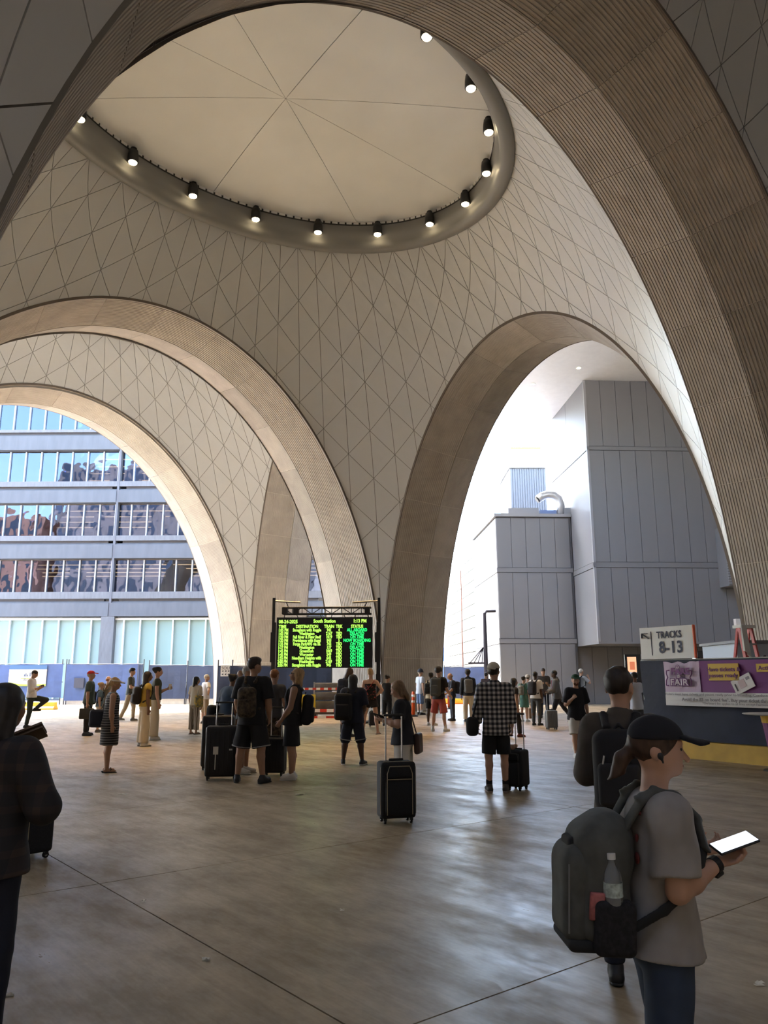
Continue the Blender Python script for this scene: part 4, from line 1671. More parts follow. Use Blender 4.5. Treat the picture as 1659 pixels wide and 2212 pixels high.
# drawn ticket on the banner
a = on_fence(1611, 1477)
tk = MB().box(-.22, .22, 0, .012, -.14, .14).build('ticket_card', mat('ticket_white', (.70, .66, .66), .5), fb_)
tk.location = (a[0], yT, a[1])
tk.rotation_euler = (0, math.radians(-24), 0)
for nm, bx_, mm in (('ticket_bar', (-.17, -.14, -.08, .06), M_BLACK), ('ticket_art', (-.08, .06, -.07, .08), mat('ticket_pink', (.55, .42, .42), .6)), ('ticket_line', (.1, .18, .03, .08), M_GREYINK)):
    o = MB().box(bx_[0], bx_[1], -.004, 0, bx_[2], bx_[3]).build(nm, mm, fb_)
    o.location = (a[0], yT, a[1])
    o.rotation_euler = (0, math.radians(-24), 0)
ftext('Riders must have tickets and passes ready prior to boarding. Conductors will validate all tickets on board', 1444, 1501, 5.0, M_GREYINK, 'LEFT', .0)
ftext('Avoid the $3 on board fee*. Buy your ticket through mTicket', 1480, 1513, 6.2, M_GREYINK, 'LEFT', .003)
ftext('*On board fee applies to all lines except Fairmount Line.', 1524, 1521, 4.8, M_GREYINK, 'LEFT', .0)

# lit advertising screen seen between the fence and the man
ad = empty('advert_screen', at(1366, 1440, 33), math.radians(-8))
ad.location.z = 0
tag(ad, 'tall lit advertising screen beyond the navy fence, left of the tracks sign', 'screen')
za_, zb_ = at(1366, 1466, 33).z, at(1366, 1419, 33).z
MB().box(-.28, .40, .0, .2, 0, zb_ + .1).build('casing', M_BLACK, ad)
MB().box(-.19, .17, -.012, 0, za_, zb_).build('lit_panel', mat('advert_glow', (.8, .5, .3), .4, emit=(1.0, .52, .30), es=.55, var=0), ad)
MB().box(-.19, .17, -.016, -.012, za_, za_ + .26).build('lower_picture', mat('advert_blue', (.3, .4, .5), .4, emit=(.35, .45, .6), es=.4), ad)
MB().box(-.10, .10, -.016, -.012, za_ + .36, zb_ - .2).build('picture', mat('advert_red', (.7, .25, .15), .4, emit=(.8, .22, .10), es=.4), ad)

# things stored behind the navy fence: pale cabin, red step ladder, camera mast
cb = empty('site_cabin', (0, 0, 0), 0)
tag(cb, 'pale blue site cabin partly showing above the navy fence', 'cabin')
YCb = 20.5
c0, c1 = at(1591, 1400, YCb), at(1760, 1390, YCb)
cb.location = (c0.x, YCb, 0)
zc1 = at(1620, 1389, YCb).z
MB().box(0, c1.x - c0.x, 0, 2.2, .15, zc1).build('wall', mat('cabin_blue', (.38, .44, .52), .6), cb)
MB().box(-.06, c1.x - c0.x, -.06, 2.26, zc1, zc1 + .07).build('roof', mat('cabin_roof', (.16, .16, .17), .6), cb)
MB().box(.2, .3, -.02, 0, .15, zc1).build('corner_post', mat('cabin_trim', (.6, .64, .68), .6), cb)
MB().box(0, c1.x - c0.x, .2, 2.0, 0, .15).build('skid', M_BLACK, cb)
YLd = 18.0
l0 = at(1632, 1425, YLd)
ld_ = empty('step_ladder', (l0.x, YLd, 0), math.radians(20))
tag(ld_, 'red fibreglass step ladder standing behind the navy fence', 'ladder')
zl = at(1640, 1352, YLd).z
M_LRED = mat('ladder_red', (.42, .03, .025), .5)
for x in (0, .45):
    MB().bar((x, 0, 0), (x * .75 + .06, .45, zl), .05, .08).build('front_rail', M_LRED, ld_)
    MB().bar((x, 1.1, 0), (x * .75 + .06, .5, zl), .04, .06).build('rear_rail', M_LRED, ld_)
for k in range(6):
    t = (k + 1) / 7
    MB().box(.06 * t, .45 - .05 * t, .45 * t - .05, .45 * t + .05, zl * t - .015, zl * t + .015).build('tread', mat('steel_grey', (.30, .30, .30), .4, metal=.5), ld_)
MB().box(0.02, .45, .36, .62, zl - .02, zl + .05).build('top_cap', mat('ladder_white', (.6, .6, .58), .5), ld_)
rag = MB()
rag.add([(.02, .34, zl + .04), (.16, .34, zl + .02), (.2, .30, zl - .7), (.02, .30, zl - .55), (.02, .38, zl + .04), (.16, .38, zl + .02), (.2, .36, zl - .7), (.02, .36, zl - .55)],
        [(0, 1, 2, 3), (7, 6, 5, 4), (0, 4, 5, 1), (1, 5, 6, 2), (2, 6, 7, 3), (3, 7, 4, 0)])
rg = rag.build('hanging_cloth', mat('cloth_white', (.55, .54, .52), .8))
rg.location = ld_.location
rg.rotation_euler = ld_.rotation_euler
tag(rg, 'white cloth hanging from the top of the red step ladder', 'cloth')
YCm = 30.0
m0 = at(1513, 1420, YCm)
cm = empty('equipment_box', (m0.x, YCm, 0), 0)
tag(cm, 'black equipment box on a stand, just right of the tracks sign', 'equipment')
zq = at(1513, 1424, YCm).z
MB().box(-.14, .14, -.1, .1, zq - .1, at(1513, 1406, YCm).z).build('box', M_BLACK, cm)
MB().box(-.15, .42, -.1, .1, zq - .1, zq + .04).build('shelf', M_BLACK, cm)
MB().box(-.05, .05, -.05, .05, 0, zq - .1).build('stand', M_BLACK, cm)
MB().box(-.3, -.2, -.03, .03, zq - .1, at(1503, 1409, YCm).z).build('lamp_strip', mat('strip_white', (.8, .82, .85), .4, emit=(.9, .95, 1), es=1.2), cm)

# round bar table at the right edge
tg = ground(1694, 1666)
tb = empty('bar_table', (tg.x, tg.y, 0), 0)
tag(tb, 'round bar table with yellow and purple pedestal at the right edge', 'table')
zt_ = at(1640, 1541, tg.y).z
rt = abs(tg.x - at(1609, 1541, tg.y).x)
MB().lathe([(rt - .02, zt_ - .025), (rt, zt_ - .012), (rt - .01, zt_)], 28).build('table_top', mat('table_grey', (.38, .36, .33), .4), tb, False)
pr = abs(tg.x - at(1647, 1545, tg.y).x)
MB().lathe([(pr * 1.0, zt_ - .16), (pr * 1.06, zt_ - .03)], 20).build('yellow_collar', M_YELLOW, tb)
MB().lathe([(pr * .62, .02), (pr * .98, zt_ - .16)], 20).build('purple_pedestal', mat('pedestal_purple', (.16, .02, .12), .5), tb)
MB().lathe([(pr * 1.2, 0), (pr * 1.15, .02)], 20).build('base_plate', M_BLACK, tb)

# scraps on the floor
for px, py, L_, W_, a, lab in ((264, 1716, .18, .035, -25, 'slip of white paper on the floor near the striped dress'), (648, 1717, .13, .06, 5, 'white paper scrap on the floor between the suitcases and the phone woman'),
                              (445, 2074, .045, .03, 20, 'small white scrap on the floor in the foreground'), (18, 2152, .05, .03, 40, 'crumpled scrap at the lower left corner'),
                              (311, 1948, .03, .02, 60, 'tiny pale scrap on the floor left of centre'), (739, 1967, .03, .02, 10, 'tiny pale scrap on the floor right of centre'),
                              (1640, 2128, .05, .03, 10, 'small beige scrap on the floor at the lower right edge')):
    g = ground(px, py)
    n = 5
    mb = MB()
    vs = []
    rng = random.Random(px)
    for z in (0.002, .005):
        for i in range(n):
            for j in range(3):
                vs.append(((i / (n - 1) - .5) * L_, (j / 2 - .5) * W_ + rng.uniform(-.1, .1) * W_, z + .012 * rng.random() * (1 if z > .003 else .0)))
    fs = []
    for i in range(n - 1):
        for j in range(2):
            p_ = i * 3 + j
            fs.append((p_ + 15, p_ + 18, p_ + 19, p_ + 16))
            fs.append((p_, p_ + 1, p_ + 4, p_ + 3))
    mb.add(vs, fs)
    o = mb.build('paper_scrap', mat('paper_white', (.72, .68, .58), .8))
    o.location = (g.x, g.y, 0)
    o.rotation_euler = (0, 0, math.radians(a))
    tag(o, lab, 'litter', 'paper scraps on the floor')
# ------------------------------------------------------------------ smooth bodies from blended round shapes
def V(*a):
    return np.array(a, dtype=float)


def unit(v):
    v = np.asarray(v, dtype=float)
    return v / (np.linalg.norm(v) + 1e-12)


class Blob:
    """a solid made of blended round cones, ellipsoids and boxes, turned into one smooth closed mesh"""

    def __init__(s, vox):
        s.vox = vox
        s.p = []
        s.cuts = []
        s.wr = None

    def cone(s, a, b, ra, rb, k=.02, flat=None, endb=False, enda=False, op=1):
        s.p.append(('c', V(*a), V(*b), ra, rb, k, flat, enda, endb, op))
        return s

    def ell(s, c, r, k=.02, R=None, op=1):
        s.p.append(('e', V(*c), V(*r), k, R, op))
        return s

    def box(s, c, h, rr=.02, k=.01, R=None, op=1):
        s.p.append(('b', V(*c), V(*h), rr, k, R, op))
        return s

    def cut(s, pt, n):
        s.cuts.append((V(*pt), unit(n)))
        return s

    def arrays(s):
        vox = s.vox
        lo, hi = np.full(3, 1e9), np.full(3, -1e9)
        bounds = []
        for q in s.p:
            if q[0] == 'c':
                m = max(q[3], q[4])
                a, b = np.minimum(q[1], q[2]) - m, np.maximum(q[1], q[2]) + m
                k = q[5]
            elif q[0] == 'e':
                m = q[2].max() if q[4] is not None else q[2]
                a, b = q[1] - m, q[1] + m
                k = q[3]
            else:
                m = np.linalg.norm(q[2]) if q[5] is not None else q[2]
                a, b = q[1] - m - q[3], q[1] + m + q[3]
                k = q[4]
            bounds.append((a - k - 2.5 * vox, b + k + 2.5 * vox))
            if q[-1] > 0:
                lo, hi = np.minimum(lo, a), np.maximum(hi, b)
        lo -= 3 * vox
        hi += 3 * vox
        n = np.ceil((hi - lo) / vox).astype(int) + 1
        D = np.full(n, 1.0, dtype=np.float32)
        ax = [lo[i] + vox * np.arange(n[i]) for i in range(3)]
        for q, (a, b) in zip(s.p, bounds):
            i0 = np.maximum(np.floor((a - lo) / vox).astype(int), 0)
            i1 = np.minimum(np.ceil((b - lo) / vox).astype(int) + 1, n)
            if (i1 <= i0).any():
                continue
            X = ax[0][i0[0]:i1[0]][:, None, None]
            Y = ax[1][i0[1]:i1[1]][None, :, None]
            Z = ax[2][i0[2]:i1[2]][None, None, :]
            if q[0] == 'c':
                _, A, B, ra, rb, k, flat, ea, eb, op = q
                ab = B - A
                L2 = ab @ ab + 1e-12
                dx, dy, dz = X - A[0], Y - A[1], Z - A[2]
                t = (dx * ab[0] + dy * ab[1] + dz * ab[2]) / L2
                tc = np.clip(t, 0, 1)
                px, py, pz = dx - tc * ab[0], dy - tc * ab[1], dz - tc * ab[2]
                r = ra + (rb - ra) * tc
                d2 = px * px + py * py + pz * pz
                if flat is not None:
                    nv, f = flat
                    c = px * nv[0] + py * nv[1] + pz * nv[2]
                    d2 = d2 + c * c * (1 / (f * f) - 1)
                d = np.sqrt(d2) - r
                if flat is not None:
                    d = d * (.5 + .5 * flat[1])
                L = math.sqrt(L2)
                if eb:
                    d = np.maximum(d, (t - 1) * L)
                if ea:
                    d = np.maximum(d, -t * L)
            elif q[0] == 'e':
                _, C, r, k, R, op = q
                dx, dy, dz = X - C[0], Y - C[1], Z - C[2]
                if R is not None:
                    dx, dy, dz = [dx * R[0][i] + dy * R[1][i] + dz * R[2][i] for i in range(3)]
                qn = np.sqrt((dx / r[0]) ** 2 + (dy / r[1]) ** 2 + (dz / r[2]) ** 2)
                d = (qn - 1) * float(np.min(r)) * (.6 + .4 * float(np.median(r) / np.max(r)))
            else:
                _, C, h, rr, k, R, op = q
                dx, dy, dz = X - C[0], Y - C[1], Z - C[2]
                if R is not None:
                    dx, dy, dz = [dx * R[0][i] + dy * R[1][i] + dz * R[2][i] for i in range(3)]
                ux, uy, uz = np.abs(dx) - h[0] + rr, np.abs(dy) - h[1] + rr, np.abs(dz) - h[2] + rr
                d = np.sqrt(np.maximum(ux, 0) ** 2 + np.maximum(uy, 0) ** 2 + np.maximum(uz, 0) ** 2) + np.minimum(np.maximum(np.maximum(ux, uy), uz), 0) - rr
            S = D[i0[0]:i1[0], i0[1]:i1[1], i0[2]:i1[2]]
            if op > 0:
                h_ = np.clip(.5 + .5 * (d - S) / k, 0, 1)
                S[...] = d + (S - d) * h_ - k * h_ * (1 - h_)
            else:
                d = -d
                h_ = np.clip(.5 - .5 * (d - S) / k, 0, 1)
                S[...] = d + (S - d) * h_ + k * h_ * (1 - h_)
        if s.wr:
            am, fq, sd = s.wr
            X, Y, Z = ax[0][:, None, None], ax[1][None, :, None], ax[2][None, None, :]
            D += (am * (np.sin(fq * (X + .6 * Z) + sd + 2 * np.sin(fq * .5 * Y + sd)) * np.sin(fq * .8 * (Z - .5 * Y) + sd * 2 + 1.5 * np.sin(fq * .4 * X)))).astype(np.float32)
        for pt, nv in s.cuts:
            X, Y, Z = ax[0][:, None, None], ax[1][None, :, None], ax[2][None, None, :]
            D = np.maximum(D, ((X - pt[0]) * nv[0] + (Y - pt[1]) * nv[1] + (Z - pt[2]) * nv[2]).astype(np.float32))
        # surface nets
        sg = D < 0
        c = [sg[i:n[0] - 1 + i, j:n[1] - 1 + j, k:n[2] - 1 + k] for i in (0, 1) for j in (0, 1) for k in (0, 1)]
        tot = sum(x.astype(np.int8) for x in c)
        act = (tot > 0) & (tot < 8)
        idx = np.argwhere(act)
        if len(idx) == 0:
            return np.zeros((0, 3)), np.zeros((0, 4), int)
        cor = np.array([(i, j, k) for i in (0, 1) for j in (0, 1) for k in (0, 1)])
        val = np.stack([D[idx[:, 0] + o[0], idx[:, 1] + o[1], idx[:, 2] + o[2]] for o in cor], 1)
        acc = np.zeros((len(idx), 3))
        cnt = np.zeros(len(idx))
        for a in range(8):
            for b in range(a + 1, 8):
                if abs(cor[a] - cor[b]).sum() != 1:
                    continue
                va, vb = val[:, a], val[:, b]
                m = (va < 0) != (vb < 0)
                t = np.where(m, va / np.where(m, va - vb, 1), 0)
                acc += (cor[a] + t[:, None] * (cor[b] - cor[a])) * m[:, None]
                cnt += m
        vs = lo + vox * (idx + acc / cnt[:, None])
        vid = np.full(act.shape, -1, dtype=np.int64)
        vid[act] = np.arange(len(idx))
        faces = []
        for d in range(3):
            u, v = [(1, 2), (2, 0), (0, 1)][d]
            sl0 = [slice(1, n[i] - 1) for i in range(3)]
            sl1 = list(sl0)
            sl0[d], sl1[d] = slice(0, n[d] - 1), slice(1, n[d])
            s0, s1 = sg[tuple(sl0)], sg[tuple(sl1)]
            ch = np.argwhere(s0 != s1)
            if len(ch) == 0:
                continue
            flip = s1[tuple(ch.T)]
            base = ch.copy()
            base[:, u] += 1
            base[:, v] += 1
            q = []
            for du, dv_ in ((-1, -1), (0, -1), (0, 0), (-1, 0)):
                g = base.copy()
                g[:, u] += du
                g[:, v] += dv_
                q.append(vid[tuple(g.T)])
            q = np.stack(q, 1)
            q[flip] = q[flip][:, ::-1]
            faces.append(q)
        faces = np.concatenate(faces)
        faces = faces[(faces >= 0).all(1)]
        return vs, faces

    def build(s, name, m, parent=None, scale=1.0, smooth_it=1):
        vs, fs = s.arrays()
        if len(vs) == 0:
            return None
        for _ in range(smooth_it):
            e = np.concatenate([fs[:, [0, 1]], fs[:, [1, 2]], fs[:, [2, 3]], fs[:, [3, 0]]])
            e = np.concatenate([e, e[:, ::-1]])
            acc = np.zeros_like(vs)
            np.add.at(acc, e[:, 0], vs[e[:, 1]])
            c = np.bincount(e[:, 0], minlength=len(vs))[:, None]
            vs = vs * .5 + acc / np.maximum(c, 1) * .5
        me = bpy.data.meshes.new(name)
        me.vertices.add(len(vs))
        me.vertices.foreach_set('co', (vs * scale).astype(np.float32).ravel())
        me.loops.add(len(fs) * 4)
        me.loops.foreach_set('vertex_index', fs.astype(np.int32).ravel())
        me.polygons.add(len(fs))
        me.polygons.foreach_set('loop_start', (np.arange(len(fs)) * 4).astype(np.int32))
        me.polygons.foreach_set('loop_total', np.full(len(fs), 4, dtype=np.int32))
        me.polygons.foreach_set('use_smooth', np.ones(len(fs), dtype=bool))
        me.update(calc_edges=True)
        return link_mesh(name, me, m, parent)


def rot_x(a):
    c, s = math.cos(a), math.sin(a)
    return np.array(((1, 0, 0), (0, c, -s), (0, s, c)))


def rot_z(a):
    c, s = math.cos(a), math.sin(a)
    return np.array(((c, -s, 0), (s, c, 0), (0, 0, 1)))


# a few ready poses: direction of upper arm and forearm as (outward, forward, up)
DOWN = dict(u=(.16, -.02, -1), f=(.05, .14, -1), palm=(-1, 0, 0))
PHONE = dict(u=(.10, .22, -1), f=(-.42, 1, .30), palm=(-.5, -.4, .8), curl=1.0)
FOLD = dict(u=(.22, .16, -1), f=(-1, .55, .12), palm=(0, -1, 0), curl=.5)
HIP = dict(u=(.75, -.25, -1), f=(-.75, .35, -.62), palm=(-.6, .2, -.6), curl=.6)
CARRY = dict(u=(.14, .0, -1), f=(.04, .06, -1), palm=(-1, 0, 0), curl=1.3)
HOLDF = dict(u=(.12, .25, -1), f=(-.1, .9, -.1), palm=(-.9, 0, 0), curl=1.2)
LEG = dict(t=(.05, .0, -1), s=(.01, -.03, -1), toe=10)
SKIN = {'light': (.50, .30, .215), 'tan': (.40, .225, .145), 'brown': (.19, .098, .06), 'dark': (.075, .038, .024)}
HAIRC = {'black': (.010, .008, .007), 'brown': (.045, .022, .012), 'dark': (.02, .012, .008), 'blond': (.42, .27, .13), 'grey': (.36, .34, .31), 'white': (.62, .60, .56), 'red': (.22, .085, .03), 'sandy': (.20, .12, .06)}
PERSON_FRAMES = {}


def cmat(col, rough=.85, tagname='cloth'):
    return mat('%s_%03d_%03d_%03d' % ((tagname,) + tuple(int(c * 999) for c in col)), col, rough)


def person(key, x, y, face, h, label, vox=.02, skin='tan', pose=None, top=None, bottom=None, shoes=None, hair=None, hat=None, build=1.0, sh=1.0,
           hips=1.0, eyes=False, group='travellers in the hall', chest=1.0, legk=1.0, hk=1.0):
    """x, y: floor position; face: heading in degrees, 0 away from the camera, 90 to the right, 180 towards it"""
    P = dict(lean=2, twist=0, head=(0, 0), aL=DOWN, aR=DOWN, lL=LEG, lR=LEG, bend=0)
    P.update(pose or {})
    f = h / 1.75
    vx = vox / f
    rmin = .72 * vx
    RT = rot_z(math.radians(-P['twist'])) @ rot_x(math.radians(-P['lean']))
    H0 = V(0, 0, .93)

    def T(p):                       # torso frame to person frame
        return RT @ (V(*p) - H0) + H0
    bd_ = build
    J = {}
    for sd, s in (('L', -1), ('R', 1)):
        lg = P['l' + sd]
        hip = V(s * .088 * hips, 0, .91)
        t = unit((s * lg['t'][0], lg['t'][1], lg['t'][2]))
        q = unit((s * lg['s'][0], lg['s'][1], lg['s'][2]))
        kn = hip + t * .425 * legk
        an = kn + q * .415 * legk
        J['hip' + sd], J['kn' + sd], J['an' + sd] = hip, kn, an
        J['toe' + sd] = rot_z(math.radians(-s * lg.get('toe', 8))) @ unit((0, 1, lg.get('pitch', 0)))
    drop = min(J['anL'][2], J['anR'][2]) - .075
    lift = V(0, 0, -drop)
    for k_ in list(J):
        if not k_.startswith('toe'):
            J[k_] = J[k_] + lift
    _T0 = T
    T = lambda p: _T0(p) + lift
    for sd, s in (('L', -1), ('R', 1)):
        a = P['a' + sd]
        so = T((s * .172 * sh, -.005, 1.405))
        u = RT @ unit((s * a['u'][0], a['u'][1], a['u'][2]))
        w = RT @ unit((s * a['f'][0], a['f'][1], a['f'][2]))
        el = so + u * .285
        wr = el + w * .25
        pn = RT @ unit((s * a['palm'][0], a['palm'][1], a['palm'][2]))
        hd = RT @ unit((s * a['h'][0], a['h'][1], a['h'][2])) if 'h' in a else w
        pn = unit(pn - hd * (pn @ hd))
        J['so' + sd], J['el' + sd], J['wr' + sd], J['hd' + sd], J['pn' + sd] = so, el, wr, hd, pn
        J['palm' + sd] = wr + hd * .07 + pn * .02
    hy, hp = P['head']
    RH = RT @ rot_z(math.radians(-hy)) @ rot_x(math.radians(-hp))
    NB = V(0, 0.0, 1.50)

    def Hd(p):                      # head frame
        return T(NB) + RH @ ((V(*p) - NB) * hk)
    fy = RT @ V(0, 1, 0)
    # ---- body
    b = Blob(vx)
    b.cone(T((0, 0, .95)), T((0, 0, 1.10)), .150 * bd_ * hips, .122 * bd_, .05, (fy, .70))
    b.cone(T((0, 0, 1.10)), T((0, 0, 1.31)), .122 * bd_, .150 * bd_, .05, (fy, .68))
    b.cone(T((-.13 * sh, -.005, 1.405)), T((.13 * sh, -.005, 1.405)), .058, .058, .06)
    b.cone(T((0, -.012, 1.43)), Hd((0, .0, 1.58)), .056, .054 * hk, .03)
    hs = .97
    b.ell(Hd((0, -.002, 1.662)), np.array((.076, .096, .096)) * hk, .03, RH)
    b.ell(Hd((0, .040, 1.605)), np.array((.058, .058, .066)) * hk, .03, RH)
    b.ell(Hd((0, .078, 1.567)), np.array((.026, .024, .020)) * hk, .02, RH)
    b.cone(Hd((0, .096, 1.648)), Hd((0, .122, 1.613)), max(.009, rmin), max(.0135, rmin), .014)
    b.cone(Hd((-.03, .085, 1.675)), Hd((.03, .085, 1.675)), .014, .014, .02)
    b.ell(Hd((0, .094, 1.588)), np.array((.024, .010, .011)) * hk, .012, RH)
    for s in (-1, 1):
        b.ell(Hd((s * .078, -.008, 1.632)), np.array((max(.011, rmin), .022, .033)) * hk, .008, RH)
        if vox < .013:
            b.ell(Hd((s * .031, .108, 1.652)), np.array((.017, .014, .011)) * hk, .012, RH, op=-1)
            b.ell(Hd((s * .036, .070, 1.625)), np.array((.022, .022, .022)) * hk, .03, RH)
    for sd, s in (('L', -1), ('R', 1)):
        so, el, wr, hd, pn = (J[k_ + sd] for k_ in ('so', 'el', 'wr', 'hd', 'pn'))
        b.cone(so, el, .056 * bd_, .043 * bd_, .03)
        b.cone(el, el + (wr - el) * .35, .043 * bd_, .044 * bd_, .02)
        b.cone(el + (wr - el) * .35, wr, .044 * bd_, .028, .02)
        side = np.cross(hd, pn) * s              # thumb side
        a = P['a' + sd]
        curl = a.get('curl', .45)
        b.cone(wr, wr + hd * .075, .030, .040, .015, (pn, max(.42, rmin / .036)))
        fr = max(.0088, rmin)
        for o, l in ((.030, .064), (.010, .074), (-.010, .070), (-.029, .055)):
            k0 = wr + hd * .088 + side * o
            d1 = unit(hd * math.cos(curl * .6) + pn * math.sin(curl * .6))
            k1 = k0 + d1 * l * .5
            d2 = unit(hd * math.cos(curl * 1.7) + pn * math.sin(curl * 1.7))
            k2 = k1 + d2 * l * .5
            b.cone(k0, k1, fr * 1.05, fr, .006)
            b.cone(k1, k2, fr, fr * .85, .004)
        t0 = wr + hd * .028 + side * .026
        t1 = t0 + unit(hd * .75 + side * .75 + pn * .35) * .04
        t2 = t1 + unit(hd * .95 + side * .15 + pn * (.3 + .5 * curl)) * .032
        b.cone(t0, t1, fr * 1.35, fr * 1.1, .01)
        b.cone(t1, t2, fr * 1.1, fr * .9, .004)
        hp_, kn, an, toe = (J[k_ + sd] for k_ in ('hip', 'kn', 'an', 'toe'))
        b.cone(hp_, kn, .080 * bd_, .056 * bd_, .04)
        b.cone(kn, kn + (an - kn) * .3 - toe * .018, .054 * bd_, .054 * bd_, .02)
        b.cone(kn + (an - kn) * .3 - toe * .018, an, .054 * bd_, .036, .02)
        b.cone(an - V(0, 0, .035) - toe * .035, an - V(0, 0, .045) + toe * .135, .032, .026, .02)
    body = b.build('person', mat('skin_' + skin, SKIN[skin], .55), None, f)
    body.location = (x, y, 0)
    body.rotation_euler = (0, 0, -math.radians(face))
    tag(body, label, 'person', group)
    # ---- eyes and lips
    if eyes:
        e = Blob(vx * .6)
        for s in (-1, 1):
            e.ell(Hd((s * .031, .089, 1.652)), np.array((.013, .010, .0085)) * hk, .003, RH)
        e.build('eyes', mat('eye_dark', (.02, .015, .012), .3), body, f)
        e = Blob(vx * .6)
        e.ell(Hd((0, .101, 1.588)), np.array((.021, .006, .0075)) * hk, .003, RH)
        e.build('lips', mat('lips', (.26, .09, .075), .5), body, f)
    # ---- top
    if top:
        t = Blob(vx)
        g = top.get('g', .016)
        hem = top.get('hem', .87)
        lo_r = top.get('low', .180) * bd_ * hips
        t.cone(T((0, 0, hem - .05)), T((0, 0, 1.12)), lo_r + g, (.135 + .0) * bd_ + g, .04, (fy, .80))
        t.cone(T((0, 0, 1.10)), T((0, 0, 1.31)), .132 * bd_ + g, .152 * bd_ * chest + g, .05, (fy, .72))
        t.cone(T((-.135 * sh, -.005, 1.402)), T((.135 * sh, -.005, 1.402)), .060 + g, .060 + g, .05)
        if top.get('bust'):
            for s in (-1, 1):
                t.ell(T((s * .07, .085, 1.27)), (.075, .065, .075), .05)
        sl = top.get('sleeve', .62)
        for sd in 'LR':
            so, el, wr = J['so' + sd], J['el' + sd], J['wr' + sd]
            if sl <= 0:
                continue
            fl = top.get('flare', .012)
            if sl <= 1:
                t.cone(so, so + (el - so) * sl, .060 * bd_ + g, (.056 - .012 * sl) * bd_ + g + fl, .03, None, True)
            else:
                t.cone(so, el, .060 * bd_ + g, .050 * bd_ + g, .03)
                t.cone(el, el + (wr - el) * (sl - 1), .050 * bd_ + g, .034 + g + fl * .5, .02, None, True)
        if sl <= 0:
            for s in (-1, 1):
                t.cone(T((s * .235 * sh, 0, 1.50)), T((s * .215 * sh, 0, 1.22)), .075, .06, .02, op=-1)
        if top.get('neck') == 'strap':
            t.cut(T((0, 0, 1.36)), RT @ V(0, 0, 1))
        elif top.get('neck') == 'v':
            t.cone(T((0, .03, 1.52)), T((0, .13, 1.33)), .085, .03, .02, op=-1)
            t.ell(T((0, .01, 1.515)), (.085, .08, .06), .015, op=-1)
        else:
            t.ell(T((0, .022, 1.51)), (.072, .072, .052), .015, op=-1)
        if top.get('collar'):
            t.cone(T((0, -.005, 1.445)), T((0, .0, 1.515)), .082, .075, .01, None, True)
            t.cone(T((0, -.005, 1.42)), T((0, .012, 1.60)), .062, .064, .01, op=-1)
        t.cut(T((0, 0, hem)), RT @ V(0, 0, -1))
        t.wr = top.get('wr', (.004, 26, sum(map(ord, key)) % 7))
        t.build(top.get('name', 'shirt'), top['m'], body, f)
        if top.get('hood'):
            t = Blob(vx)
            t.cone(T((-.08, -.075, 1.45)), T((.08, -.075, 1.45)), .055, .055, .03)
            t.cone(T((0, -.09, 1.40)), T((0, -.06, 1.50)), .06, .06, .03)
            t.build('hood', top['m'], body, f)
    # ---- trousers, shorts, skirt
    if bottom:
        k_ = bottom.get('kind', 'trousers')
        t = Blob(vx)
        g = bottom.get('g', .014)
        t.cone(T((0, 0, .93)), T((0, 0, 1.03)), .150 * bd_ * hips + g, .135 * bd_ + g, .04, (fy, .74))
        if k_ in ('trousers', 'shorts'):
            L_ = bottom.get('len', 1.93 if k_ == 'trousers' else .95)
            w = bottom.get('wide', 0.0)
            t.ell(lift + V(0, -.02, .90), (.13 * bd_ * hips, .115 * bd_, .10), .04)
            for sd in 'LR':
                hp_, kn, an = J['hip' + sd], J['kn' + sd], J['an' + sd]
                if L_ <= 1:
                    t.cone(hp_, hp_ + (kn - hp_) * L_, .084 * bd_ + g, .066 * bd_ + g + w, .025, None, True)
                else:
                    t.cone(hp_, kn, .084 * bd_ + g, .060 * bd_ + g + w * .6, .025)
                    t.cone(kn, kn + (an - kn) * (L_ - 1), .060 * bd_ + g + w * .6, .044 + g + w, .02, None, True)
        else:
            zl = bottom.get('hem', .50)
            t.cone(T((0, 0, 1.0)), V(0, 0.0, zl) + lift * 0, .150 * bd_ * hips + g, bottom.get('flare', .20), .04, (V(0, 1, 0), .80), True)
        t.cut(T((0, 0, bottom.get('top', (top or {}).get('hem', .87) + .06))), RT @ V(0, 0, 1))
        t.wr = bottom.get('wr', (.004, 20, sum(map(ord, key)) % 5))
        t.build(bottom.get('name', k_), bottom['m'], body, f)
    # ---- shoes
    if shoes:
        for sd in 'LR':
            t, so_ = Blob(min(vx, .016)), Blob(min(vx, .012))
            an, toe = J['an' + sd], J['toe' + sd]
            z = V(0, 0, 1)
            if not shoes.get('sandal'):
                t.cone(an - z * .035 - toe * .045, an - z * .035 + toe * .14, .045, .036, .02)
                t.cone(an + z * .01 - toe * .01, an - z * .03 + toe * .06, .046, .040, .02)
                so_.cone(an - z * .062 - toe * .052, an - z * .062 + toe * .15, .043, .042, .01, (z, .36))
            else:
                so_.cone(an - z * .066 - toe * .055, an - z * .066 + toe * .15, .044, .044, .01, (z, .28))
                t.cone(an - z * .03 + toe * .06 + np.cross(toe, z) * .03, an - z * .012 + toe * .085, .012, .012, .01)
                t.cone(an - z * .03 + toe * .06 - np.cross(toe, z) * .03, an - z * .012 + toe * .085, .012, .012, .01)
            sho = t.build('sandal_strap' if shoes.get('sandal') else 'shoe', shoes['m'], body, f)
            so_.build('sole', shoes.get('sole', shoes['m']), sho, f)
            if shoes.get('sock'):
                t = Blob(min(vx, .016))
                kn = J['kn' + sd]
                t.cone(an, an + unit(kn - an) * shoes.get('sockh', .10), .045, .046, .01, None, True)
                t.build('sock', shoes['sock'], body, f)
